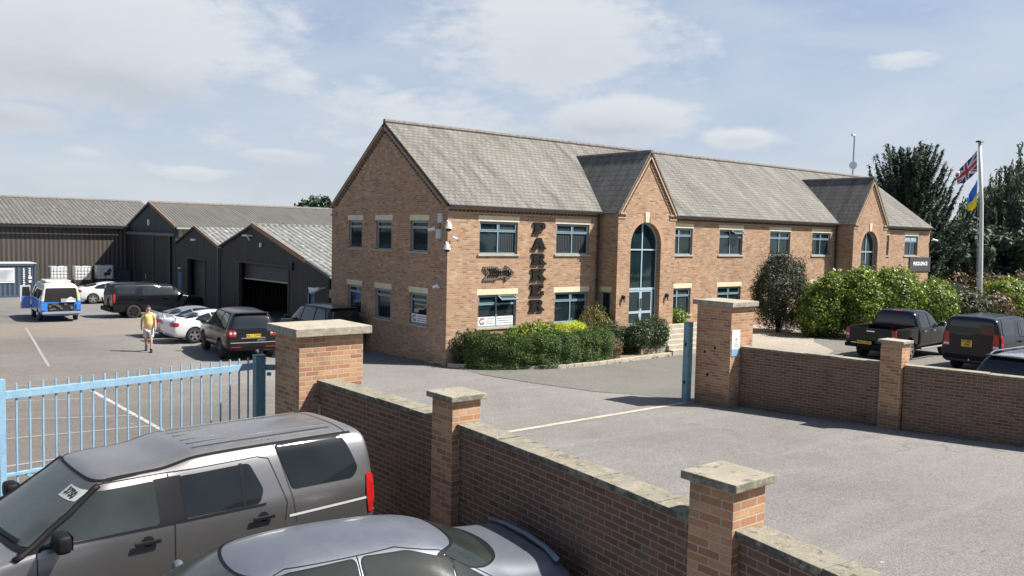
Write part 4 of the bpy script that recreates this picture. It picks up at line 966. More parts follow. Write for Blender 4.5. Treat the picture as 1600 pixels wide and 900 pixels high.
def shed_wide():
    t = thing('wide_workshop', 'wide dark gabled workshop with its large roller door half open', 'workshop', (0,0,0))
    X, y0, y1, ze0, ze1, zr, XB = 1.2, 11.3, 25.1, 2.62, 3.62, 4.93, 34.0; ym = 20.1
    hole = rect(15.7,22.15,GZ+.02,2.88); h2 = rect(12.85,13.42,1.15,1.72)
    mb = MB(); mb.prism([(y0,GZ-.3),(y1,GZ-.3),(y1,ze1),(ym,zr),(y0,ze0)], lambda a,b,w: (X+w,a,b), .2, holes=[hole,h2], back=True); mb.build('gable_wall', M['clad'], t)
    s = MB(); s.add([(X+.35,15.3,2.05),(X+.35,22.5,1.98),(X+.35,22.5,3.0),(X+.35,15.3,3.0),(X+.40,15.3,2.05),(X+.40,22.5,1.98),(X+.40,22.5,3.0),(X+.40,15.3,3.0)],[(0,1,2,3),(4,5,6,7),(0,1,5,4),(1,2,6,5),(2,3,7,6),(3,0,4,7)]); s.build('roller_door', M['shutter'], t)
    s = MB(); s.bar((X+.34,15.5,2.03),(X+.34,22.3,1.97),.05,.07); s.build('door_rail', flat('pale rail',(0.35,0.35,0.3),.5), t)
    f = MB(); f.box(X-.05,X+.01,15.6,15.7,GZ+.02,2.88); f.box(X-.05,X+.01,22.15,22.25,GZ+.02,2.88); f.box(X-.05,X+.01,15.6,22.25,2.881,2.96); f.build('door_frame', M['barge2'], t)
    w = MB(); w.box(X+.10,X+.12,12.83,13.44,1.13,1.74); w.build('window', glass_mat('shed window',(0.05,0.12,0.2)), t)
    w = MB(); w.box(X-.015,X+.01,12.80,12.86,1.10,1.78); w.box(X-.015,X+.01,13.41,13.47,1.10,1.78); w.build('window_frame', M['frame'], t)
    mb = MB(); mb.box(X+.2,XB,y0+.01,y0+.2,GZ,ze0-.02); mb.box(X+.2,XB,y1-.25,y1-.01,GZ,ze1-.02); mb.box(XB-.2,XB,y0+.2,y1-.26,GZ,ze0); mb.build('side_wall', M['clad'], t)
    fl = MB(); fl.box(X+.05,XB-.2,y0+.2,y1-.26,GZ-.2,GZ+.012); fl.build('floor', M['concslab'], t)
    roof_sheet(t, [(X-.10,y0-.3,ze0-.07),(XB,y0-.3,ze0-.07),(XB,ym,zr+.03),(X-.10,ym,zr+.03)], M['asb3']); roof_sheet(t, [(X-.10,y1-.02,ze1+.03),(XB,y1-.02,ze1+.03),(XB,ym,zr+.03),(X-.10,ym,zr+.03)], M['asb3'])
    r = MB(); r.tube([(X-.05,ym,zr+.07),(XB,ym,zr+.07)],.09,8)
    for i in range(12): r.tube([(X+1.5+i*2.4,ym,zr+.1),(X+1.75+i*2.4,ym,zr+.22)],.06,6)
    r.build('ridge_tile', M['asb3'], t)
    k = (zr-ze0)/(ym-y0); b = MB(); yk = 13.6
    b.bar((X-.12,yk,ze0+k*(yk-y0)+.09),(X-.12,ym,zr+.09),.06,.24); b.build('bargeboard', M['barge'], t)
    b = MB(); b.bar((X-.12,y0-.3,ze0-.07+.09),(X-.12,yk-.02,ze0+k*(yk-y0)+.08),.05,.13); b.build('bargeboard', M['steelpipe'], t)
    b = MB(); b.bar((X-.12,y1,ze1+.07),(X-.12,ym,zr+.09),.05,.10); b.build('bargeboard', M['gutter'], t)
    f = MB(); f.box(X-.35,X-.03,20.25,20.95,4.38,4.46); f.bar((X-.2,20.6,4.38),(X-.05,20.6,4.15),.05,.05); f.build('flood_lamp', M['white'], t)
    f = MB(); f.tube([(X-.10,19.0,3.82),(X-.10,19.0,4.05)],.07,8); f.build('sounder', M['white'], t)
    f = MB(); f.box(X-.10,X,15.1,15.4,2.75,3.15); f.build('vent', M['black'], t)
    f = MB(); f.tube([(X-.3,11.7,2.05),(X-.55,12.1,1.9)],.09,10,r2=.14); f.bar((X,11.65,2.1),(X-.3,11.7,2.05),.05,.05); f.build('wall_lamp', M['white'], t)
    f = MB(); f.box(X-.06,X,12.8,13.35,1.92,2.02); f.build('small_sign', M['white'], t)
shed_small(); shed_wide()
# bits of stock inside the open workshop
def stock():
    for i,(x,y,w,h,c,lab) in enumerate(((4.0,17.0,.7,.75,(0.16,0.16,0.16),'grey metal cabinet standing just inside the open workshop door'),(6.5,19.6,1.6,.9,(0.05,0.05,0.055),'dark work bench deep inside the open workshop'))):
        t = thing('workshop_cabinet' if i == 0 else 'work_bench', lab, 'cabinet' if i == 0 else 'bench', (x,y,GZ+.012)); mb = MB()
        if i == 0:
            mb.box(-.3,.3,-w/2,w/2,.08,h); mb.build('case', flat('grey cabinet',(0.20,0.20,0.20),.5), t, bevel=.01); d = MB(); d.box(-.31,-.301,-w/2+.03,-.01,.12,h-.05); d.box(-.31,-.301,.01,w/2-.03,.12,h-.05); d.build('door', flat('cabinet door',(0.26,0.26,0.26),.5), t)
        else:
            mb.box(-.4,.4,-w/2,w/2,h-.06,h); mb.build('bench_top', flat('bench wood',(0.10,0.07,0.045),.7), t)
            for a in (-.35,.35):
                for b2 in (-w/2+.06,w/2-.06): l = MB(); l.box(a-.03,a+.03,b2-.03,b2+.03,0,h-.061); l.build('leg', M['black'], t)
stock()

# --- site cabin
def cabin():
    t = thing('site_cabin', 'dark blue steel site cabin with a white framed window', 'cabin', (-8.9,41.1,GZ))
    M['cabin'] = ribbed('blue steel cabin', (0.045,0.065,0.10), (0.06,0.085,0.125), 0.28, 0, .5, .05, streak=.2, contrast=.6)
    mb = MB(); mb.box(-6.0,3.05,-1.15,1.15,.10,2.14); mb.build('body', M['cabin'], t)
    fr = MB()
    for x in (-6.0,2.95): fr.box(x,x+.12,-1.20,-1.06,0,2.24); fr.box(x,x+.12,1.06,1.20,0,2.24)
    fr.box(-5.9,3.0,-1.20,-1.08,2.10,2.24); fr.box(-5.9,3.0,-1.20,-1.08,.0,.14); fr.build('corner_frame', flat('cabin frame',(0.05,0.07,0.10),.5), t)
    r = MB(); r.box(-6.05,3.1,-1.22,1.22,2.241,2.29); r.build('roof', flat('pale cabin roof',(0.42,0.45,0.48),.6), t)
    w = MB(); w.box(-.30,1.78,-1.20,-1.151,.98,1.96); w.build('window_frame', M['white'], t)
    for a,b in ((-.22,.55),(.72,1.70)):
        g = MB(); g.box(a,b,-1.215,-1.201,1.06,1.88); g.build('pane', glass_mat('cabin glass',(0.30,0.32,0.33),.3), t)
    s = MB()
    random.seed(3); z = 1.95
    for i in range(11):
        s.box(2.28,2.28+random.uniform(.08,.13),-1.19,-1.175,z-.10,z-.02); z -= .13
    z = 1.98
    for i in range(5): s.box(2.62,2.62+.12,-1.19,-1.175,z-.09,z-.02); z -= .12
    s.box(2.60,2.80,-1.19,-1.175,1.22,1.38); s.box(2.62,2.78,-1.19,-1.175,.98,1.12)
    s.build('stencilled_marking', M['white'], t)
cabin()

# --- IBC tanks
M['tank'] = noisy('white plastic tank', (0.62,0.63,0.62), (0.75,0.76,0.75), 4, .5, bump=.1)
M['galv'] = noisy('galvanised cage', (0.34,0.35,0.36), (0.48,0.49,0.50), 8, .4, .6)
def ibc():
    t = thing('water_tank','white caged water tank nearest the blue cabin','tank',(-3.98,42.6,GZ),0,'white caged water tanks on stands')
    mb = MB(); mb.box(-.52,.52,-.46,.46,.95,1.93); mb.build('tank', M['tank'], t, bevel=.06)
    c = MB()
    for x in (-.55,-.33,-.11,.11,.33,.55):
        c.bar((x,-.50,.88),(x,-.50,1.96),.02,.02)
    for z in (.98,1.22,1.46,1.70,1.95): c.bar((-.56,-.515,z),(.56,-.515,z),.02,.02); c.bar((-.56,.5,z),(.56,.5,z),.02,.02); c.bar((-.57,-.5,z),(-.57,.5,z),.02,.02); c.bar((.57,-.5,z),(.57,.5,z),.02,.02)
    c.build('cage', M['galv'], t)
    v = MB(); v.tube([(0,0,1.93),(0,0,1.99)],.09,10); v.tube([(0,-.5,1.02),(0,-.6,1.0)],.05,8); v.build('valve', M['black'], t)
    p = MB()
    for z in (.78,.62,.46): p.box(-.58,.58,-.5,.5,z,z+.09)
    for x in (-.5,0,.5): p.box(x-.05,x+.05,-.48,.48,.0,.78)
    p.build('stand', M['barge2'], t)
    return t
ib = ibc()
for i,(x,lab) in enumerate(((-2.42,'white caged water tank in the middle of the row of three'),(-.93,'white caged water tank on the right with a dark smear'))):
    c = copy_tree(ib); c.location.x = x; c.location.z = GZ + (0.0,.06)[i]; c['label'] = lab
    if i == 1:
        s = MB(); s.prism([(-.05,1.15),(.3,1.25),(.45,1.6),(.3,1.75),(.1,1.5),(-.1,1.35)], lambda a,b,w: (a,-.464-w,b), .004); s.build('smear', M['letter'], c)
def locker():
    t = thing('steel_locker','dark blue steel locker between the water tanks and the sliding doors','locker',(.35,43.2,GZ))
    mb = MB(); mb.box(-.55,.65,-.45,.45,.05,1.62); mb.build('case', flat('blue black locker',(0.02,0.035,0.06),.5), t, bevel=.01)
    mb = MB(); mb.box(-.5,.03,-.47,-.452,.1,1.57); mb.box(.06,.6,-.47,-.452,.1,1.57); mb.build('door', flat('locker door',(0.03,0.05,0.075),.45), t)
locker()

# ---- CCTV cluster on the corner
def cctv():
    def dome(loc, label, arm):
        t = thing('dome_camera', label, 'camera', loc); a = MB(); a.bar((0,0,.16),arm,.05,.05); a.build('bracket', M['white'], t)
        b = MB(); b.tube([(0,0,.20),(0,0,.10),(0,0,-.04)],.05,12,r2=.13); b.build('housing', M['white'], t, smooth=False)
        bm = bmesh.new(); bmesh.ops.create_uvsphere(bm, u_segments=14, v_segments=8, radius=.10); me = bpy.data.meshes.new('dome'); bm.to_mesh(me); bm.free(); me.materials.append(M['glass']); me.shade_smooth()
        o = bpy.data.objects.new('dome', me); COL.objects.link(o); o.parent = t; o.location = (0,0,-.06)
    def bullet(loc, rz, label, l=.26):
        t = thing('bullet_camera', label, 'camera', loc, rz); a = MB(); a.tube([(0,0,0),(.12,0,-.02)],.025,8); a.build('bracket', M['white'], t)
        b = MB(); b.tube([(.08,0,.06),(.08+l,0,-.02)],.055,12); b.build('housing', M['white'], t); c = MB(); c.tube([(.08+l,0,-.02),(.08+l+.008,0,-.022)],.04,12); c.build('lens', M['black'], t)
    dome((-.12,-.22,5.02),'upper white dome camera on the building corner',(.10,.22,.22)); dome((-.16,-.20,4.28),'lower white dome camera with black dome on the building corner',(.10,.2,.20))
    for (x0,x1,y0,y1,z0,z1,lab) in ((-.10,-.003,.26,.52,5.18,5.52,'upper grey junction box on the shaded gable near the corner'),(-.10,-.003,.34,.62,4.60,4.96,'lower grey junction box below the cable on the shaded gable')):
        t = thing('junction_box', lab, 'box', ((x0+x1)/2,(y0+y1)/2,z0)); mb = MB(); a=(x1-x0)/2;b=(y1-y0)/2; mb.box(-a,a,-b,b,0,z1-z0); mb.build('case', flat('grey box',(0.42,0.44,0.43),.5), t, bevel=.01); l = MB(); l.box(-a-.006,-a-.001,-b+.02,b-.02,.02,z1-z0-.02); l.build('lid', flat('grey lid',(0.48,0.50,0.49),.5), t)
    bullet((-.02,.66,4.92), R(160), 'white bullet camera on the shaded gable beside the junction box'); bullet((.12,-.03,4.60), R(-60), 'white bullet camera facing along the sunlit facade by the corner', .18)
    bullet((-.02,.42,2.86), R(170), 'white bullet camera low on the gable above the poster window', .22); bullet((37.22,-.1,5.05), R(-30), 'white camera on the far right corner of the facade', .35)
    t = thing('cable', 'dark cable between the junction boxes on the gable', 'cable', (0,0,0)); c = MB(); c.tube([(-.02,.45,5.2),(-.02,.47,5.1),(-.03,.48,4.95)],.012,6); c.build('cable_run', M['black'], t)
cctv()

# ================================================================= FLAGPOLE, FLAGS, MAST
M['pole'] = noisy('white painted pole', (0.50,0.52,0.50), (0.66,0.67,0.65), 6, .5, stretch=(1,1,.2))
fp = thing('flagpole','tall white flagpole behind the parked black estate','flagpole',(28.05,-6.85,LOT))
mb = MB(); mb.tube([(0,0,0),(-.05,.04,3),(-.16,.12,6.2),(-.36,.30,9.35)],.125,14,r2=.075); mb.build('pole', M['pole'], fp, smooth=True)
mb = MB(); mb.tube([(-.36,.30,9.35),(-.36,.30,9.42)],.2,14,r2=.16); mb.build('finial', M['gutter'], fp, smooth=False)
mb = MB(); mb.tube([(-.42,.30,9.2),(-.28,.2,5.0),(-.16,.1,1.5)],.008,5); mb.build('halyard', M['white'], fp)
LX, LY = -0.7727, 0.6344       # towards the left as seen from the drive
def flag(name, label, hoist_top, hoist_bot, fly_top, fly_bot, colour, mats, nx=46, ny=28, wave=.10):
    t = thing(name, label, 'flag', hoist_bot)
    H = Vector(hoist_bot); a, b, c, d = [Vector(p)-H for p in (hoist_top, hoist_bot, fly_top, fly_bot)]
    mb = MB(); nrm = Vector((DHX,DHY,0))
    def P(u,v):
        p = (b.lerp(a,v)).lerp(d.lerp(c,v), u); s = u*wave*(math.sin(u*9+v*3.0)+.5*math.sin(u*17-v*5)); 
        return p + nrm*s + Vector((0,0,-.10*math.sin(math.pi*u)*(1-.5*v)))
    vs = [P(i/nx,j/ny) for j in range(ny+1) for i in range(nx+1)]; fs = []; ms = []
    mb.add(vs, []); 
    for j in range(ny):
        for i in range(nx): mb.f.append([j*(nx+1)+i,j*(nx+1)+i+1,(j+1)*(nx+1)+i+1,(j+1)*(nx+1)+i]); mb.m.append(colour((i+.5)/nx,(j+.5)/ny))
    o = mb.build('cloth', mats, t, smooth=True, uv=False, recalc=False, fix=False)
    md = o.modifiers.new('thick','SOLIDIFY'); md.thickness = .004
def uj(u,v):
    x = (u-.5)*2; y = (v-.5)*2/1.0     # 0 blue 1 white 2 red
    ax, ay = abs(x)*2, abs(y)          # in half-heights
    X, Y = x*2, y
    if abs(X) < .20 or abs(Y) < .20: return 2
    if abs(X) < .34 or abs(Y) < .34: return 1
    d1 = (Y - X/2)/1.118; d2 = (Y + X/2)/1.118
    for d, s in ((d1, 1 if X > 0 else -1),(d2, -1 if X > 0 else 1)):
        if 0 < -d*s < .13: return 2
        if abs(d) < .20: return 1
    return 0
def wp(dl, z, dd=0.0): # point left of the pole by dl metres at height z
    k = (z-LOT)/9.35; return (28.05-.36*k+LX*dl, -6.85+.30*k+LY*dl+dd, z)
M['fblue'] = flat('flag navy',(0.02,0.035,0.16),.8); M['fwhite'] = flat('flag white',(0.62,0.60,0.60),.8); M['fred'] = flat('flag red',(0.42,0.035,0.05),.8)
M['ublue'] = flat('flag blue',(0.03,0.17,0.55),.8); M['uyel'] = flat('flag yellow',(0.85,0.68,0.03),.8)
flag('union_flag','red white and blue union flag blown out to the left of the pole',wp(.14,9.55),wp(.12,8.50),wp(1.25,8.35),wp(1.10,7.80),uj,[M['fblue'],M['fwhite'],M['fred']])
flag('blue_yellow_flag','blue over yellow flag hanging beneath the union flag',wp(.10,8.12),wp(.14,6.75),wp(.66,7.15),wp(.58,6.55),lambda u,v: 0 if v > .45 else 1,[M['ublue'],M['uyel']],30,20,.08)
def mast():
    t = thing('radio_mast','thin grey mast with small dishes behind the roof ridge','mast',(38.3,6.0,0))
    mb = MB(); mb.tube([(0,0,-.2),(0,0,12.2)],.06,8); mb.build('pole', M['galv'], t)
    d = MB(); d.tube([(-.18,-.1,10.1),(-.30,-.16,10.1)],.26,14); d.build('dish', M['white'], t); d = MB(); d.tube([(0,0,12.15),(-.35,0,12.2)],.09,8); d.build('camera_head', M['white'], t)
mast()

# ================================================================= VEHICLES
M['tyre'] = noisy('tyre rubber', (0.016,0.016,0.016), (0.03,0.03,0.03), 9, .85)
M['alloy'] = flat('silver alloy', (0.55,0.56,0.57), .3, .8)
M['alloydark'] = flat('black alloy', (0.03,0.03,0.033), .35, .4)
M['redlamp'] = noisy('red lamp', (0.26,0.008,0.010), (0.42,0.014,0.014), 14, .18, bump=0.0, fine=60, fineamt=.45, coat=.8)
M['reddark'] = flat('dark red lamp', (0.22,0.01,0.012), .15, 0, .8)
M['clearlamp'] = flat('clear lamp', (0.55,0.56,0.56), .12, .2, .8)
M['amber'] = flat('amber lamp', (0.55,0.16,0.03), .2, 0, .6)
M['yplate'] = flat('yellow plate', (0.75,0.50,0.03), .4)
M['wplate'] = flat('white plate', (0.7,0.7,0.68), .4)
M['chrome'] = flat('chrome', (0.7,0.7,0.7), .12, 1)
M['carglass'] = glass_mat('car glass', (0.010,0.013,0.014))
M['gap'] = flat('panel gap', (0.006,0.006,0.006), .9)
M['trim'] = flat('satin black trim', (0.010,0.010,0.012), .55, spec=.12)

def car_body(name, stations, mat, parent, wheels, wr, arch_mat, sub=2, wellw=.30, crease=()):
    """stations: x, zb, w, zm, wb, zbelt, wt, zt, crown; half sections mirrored and lofted"""
    rings = []
    for (x, zb, w, zm, wb, zl, wt, zt, cr) in stations:
        h = [(0,zb),(w*.86,zb),(w*.985,zb+.10),(w,zm),(wb,zl-.02),(wb-.03,zl+.05 if zt > zl+.15 else zl+.01),(wt+.01,zt-.09 if zt > zl+.15 else zl+.02),(wt-.10,zt),(wt*.45,zt+cr*.8),(0,zt+cr)]
        rings.append([(x,y,z) for y,z in h] + [(x,-y,z) for y,z in h[-2:0:-1]])
    n = len(rings[0]); vs = [p for r in rings for p in r]; fs = []
    for i in range(len(rings)-1):
        for j in range(n): fs.append((i*n+j, (i+1)*n+j, (i+1)*n+(j+1)%n, i*n+(j+1)%n))
    for i, rev in ((0, False), (len(rings)-1, True)):     # close the ends with a quad fan
        h = n//2
        for k in range(h):
            a, b, c, d = i*n+k, i*n+(k+1), i*n+(n-k-1)%n, i*n+(n-k)%n
            f = [a,b,c] if k == 0 else ([a,b,d] if b == c else [a,b,c,d])
            fs.append(tuple(f if not rev else f[::-1]))
    me = bpy.data.meshes.new(name); me.from_pydata(vs, [], fs); me.materials.append(mat); me.materials.append(arch_mat)
    bm = bmesh.new(); bm.from_mesh(me); bmesh.ops.recalc_face_normals(bm, faces=bm.faces); bm.to_mesh(me); bm.free()
    o = bpy.data.objects.new(name, me); COL.objects.link(o)
    sd = o.modifiers.new('s','SUBSURF'); sd.levels = sub; sd.render_levels = sub
    cutters = []
    for wx, wy in wheels:
        c = MB(); c.tube([(wx, wy-wellw, wr+.005),(wx, wy+.25, wr+.005)] if wy > 0 else [(wx, wy-.25, wr+.005),(wx, wy+wellw, wr+.005)], wr*1.14, 28)
        co = c.build('cut', arch_mat, None, uv=False); cutters.append(co)
        bo = o.modifiers.new('b','BOOLEAN'); bo.operation = 'DIFFERENCE'; bo.object = co; bo.solver = 'EXACT'
        try: bo.material_mode = 'TRANSFER'
        except Exception: pass
    dg = bpy.context.evaluated_depsgraph_get(); dg.update()
    me2 = bpy.data.meshes.new_from_object(o.evaluated_get(dg))
    for c in cutters: bpy.data.objects.remove(c)
    bpy.data.objects.remove(o)
    me2.shade_smooth(); 
    try: me2.set_sharp_from_angle(angle=R(38))
    except Exception: pass
    o = bpy.data.objects.new(name, me2); COL.objects.link(o); o.parent = parent
    bm = bmesh.new(); bm.from_mesh(me2); bvh = BVHTree.FromBMesh(bm); bm.free()
    return o, bvh

AX = {'L':((0,1,0),(0,2)),'R':((0,-1,0),(0,2)),'F':((1,0,0),(1,2)),'B':((-1,0,0),(1,2)),'T':((0,0,1),(0,1))}
def decal_geo(bvh, pts, view, off=.004, step=.045, thick=0.0):
    off = off + .003
    d, (i, j) = AX[view]; d = Vector(d); bm = bmesh.new()
    vs = []
    for p in pts:
        c = [0,0,0]; c[i] = p[0]; c[j] = p[1]; vs.append(bm.verts.new(c))
    bm.faces.new(vs)
    for ax, k in ((i,0),(j,1)):
        lo = min(p[k] for p in pts); hi = max(p[k] for p in pts); q = lo+step
        while q < hi-.01:
            co = [0,0,0]; co[ax] = q; no = [0,0,0]; no[ax] = 1
            bmesh.ops.bisect_plane(bm, geom=bm.verts[:]+bm.edges[:]+bm.faces[:], plane_co=co, plane_no=no); q += step
    bmesh.ops.triangulate(bm, faces=[f for f in bm.faces if len(f.verts) > 4])
    hits = [bvh.ray_cast(v.co + d*4, -d) for v in bm.verts]
    ds = sorted(h[0].dot(d) for h in hits if h[0] is not None); med = ds[len(ds)//2] if ds else .8
    for v, hit in zip(bm.verts, hits):
        lim = .75 if view in 'F' else .40
        if hit[0] is None or abs(hit[0].dot(d)-med) > lim:
            best = bvh.find_nearest(v.co + d*med); v.co = best[0]+d*off
        else: v.co = hit[0] + (d*.5+hit[1]*.5).normalized()*off
    bmesh.ops.recalc_face_normals(bm, faces=bm.faces)
    if sum((f.normal.dot(d) for f in bm.faces)) < 0: bmesh.ops.reverse_faces(bm, faces=bm.faces)
    if thick:
        geo = bmesh.ops.solidify(bm, geom=bm.faces[:], thickness=-thick)
    vsout = [v.co.copy() for v in bm.verts]; bm.verts.index_update(); fs = [[v.index for v in f.verts] for f in bm.faces]; bm.free()
    return vsout, fs
def decal(name, bvh, polys, view, mat, parent, off=.004, step=.045, smooth=True, thick=0.0):
    mb = MB()
    for pts in polys: mb.add(*decal_geo(bvh, pts, view, off, step, thick))
    return mb.build(name, mat, parent, smooth=smooth, uv=False, recalc=False, fix=False)
def seam_poly(pts, w=.008):
    out = []
    for a, b in zip(pts[:-1], pts[1:]):
        A = Vector(a); B = Vector(b); d = (B-A)
        if d.length < 1e-5: continue
        d.normalize(); n = Vector((-d.y,d.x))*w/2; e = d*w*.4
        out.append([tuple(A-e+n),tuple(B+e+n),tuple(B+e-n),tuple(A-e-n)])
    return out
def rounded(pts, r=.05, n=4):
    out = []; K = len(pts)
    for i in range(K):
        p = Vector(pts[i]); a = Vector(pts[i-1]); b = Vector(pts[(i+1)%K]); rr = min(r, (a-p).length*.45, (b-p).length*.45)
        s = p+(a-p).normalized()*rr; e = p+(b-p).normalized()*rr
        for k in range(n+1):
            t = k/n; out.append(tuple(s*(1-t)**2 + p*2*t*(1-t) + e*t*t))
    return out
def inset(pts, d):
    c = Vector((sum(p[0] for p in pts)/len(pts), sum(p[1] for p in pts)/len(pts))); out = []
    K = len(pts)
    for i in range(K):
        p = Vector(pts[i]); a = (Vector(pts[i-1])-p).normalized(); b = (Vector(pts[(i+1)%K])-p).normalized()
        na = Vector((-a.y,a.x)); nb = Vector((b.y,-b.x)); m = (na+nb)
        if m.length < .05: out.append(tuple(p)); continue
        m.normalize()
        if (c-p).dot(m) < 0: m = -m
        out.append(tuple(p+m*d))
    return out
def make_wheel(parent, x, y, r, w, side, rimmat, spokes=5, width=.07, twist=0.0, rimr=.68):
    s = 1 if side == 'L' else -1; t = MB(); n = 28
    prof = [(0,.60*r),(0,.74*r),(.015,.93*r),(.05,r),(w-.05,r),(w-.015,.93*r),(w,.6*r)]
    vs = []; fs = []
    for k,(d,rr) in enumerate(prof):
        for i in range(n): a = 2*math.pi*i/n; vs.append((x+rr*math.cos(a), y-s*d, r+rr*math.sin(a)))
    for k in range(len(prof)-1):
        for i in range(n): fs.append((k*n+i,k*n+(i+1)%n,(k+1)*n+(i+1)%n,(k+1)*n+i))
    t.add(vs,fs); wo = t.build('wheel', M['tyre'], parent, smooth=False, uv=False)
    rm = MB(); R_ = rimr*r
    for (r0,r1,d0,d1) in ((R_*.93,R_,-.006,.03),):
        for i in range(n):
            a, b = 2*math.pi*i/n, 2*math.pi*(i+1)/n; q = []
            for rr in (r0,r1):
                for aa in (a,b): q.append((x+rr*math.cos(aa), y+s*(.002), r+rr*math.sin(aa)))
            for rr in (r0,r1):
                for aa in (a,b): q.append((x+rr*math.cos(aa), y-s*(.04), r+rr*math.sin(aa)))
            rm.add(q,[(0,1,3,2),(4,6,7,5),(0,2,6,4),(1,5,7,3)])
    for i in range(spokes):
        a = 2*math.pi*i/spokes+.3+twist; dv = Vector((math.cos(a),0,math.sin(a))); nv = Vector((-math.sin(a),0,math.cos(a)))
        c = Vector((x,y-s*.018,r)); rm.obox(c+dv*R_*.52, dv*R_*.46, Vector((0,.012,0)), nv*width*.5)
    rm.tube([(x,y-s*.03,r),(x,y+s*.004,r)], R_*.20, 14)
    rm.build('rim', rimmat, wo)
    bk = MB(); bk.tube([(x,y-s*.12,r),(x,y-s*.055,r)], R_*.97, 24); bk.build('brake_disc', M['gap'], wo)
    return wo
def mirror_unit(parent, loc, s, mat, size=(.13,.22,.17), glass=True):
    x,y,z = loc; mb = MB(); a,b,c = size; y1 = y+s*b
    mb.box(x-a/2,x+a/2,min(y,y1),max(y,y1),z-c/2,z+c/2); o = mb.build('wing_mirror', mat, parent, bevel=.05, smooth=True)
    sd = o.modifiers.new('round','SUBSURF'); sd.levels = 1; sd.render_levels = 1
    st = MB(); st.bar((x+.02,y-s*.08,z-c*.35),(x+.01,y+s*.05,z-c*.30),.07,.05); st.build('mirror_stalk', M['trim'], o)
    g = MB(); g.box(x-a/2-.004,x-a/2-.0005,min(y,y1)+.03,max(y,y1)-.03,z-c/2+.025,z+c/2-.025); g.build('mirror_glass', M['glass'], o)
    return o
def plate(parent, x, y, z, text, mat, rzv, w=.52, h=.11, two=False):
    t = MB(); t.box(-w/2,w/2,-.008,.0,-h/2,h/2); o = t.build('number_plate', mat, parent); o.location = (x,y,z); o.rotation_euler = (0,0,rzv)
    if two:
        a, b = text.split(' '); text_mesh('plate_text',a,.11,M['black'],o,(0,-.0095,h*.24),(R(90),0,0),.0008,.004); text_mesh('plate_text',b,.11,M['black'],o,(0,-.0095,-h*.24),(R(90),0,0),.0008,.004)
    else: text_mesh('plate_text',text,.105,M['black'],o,(0,-.0095,0),(R(90),0,0),.0008,.003)
    return o

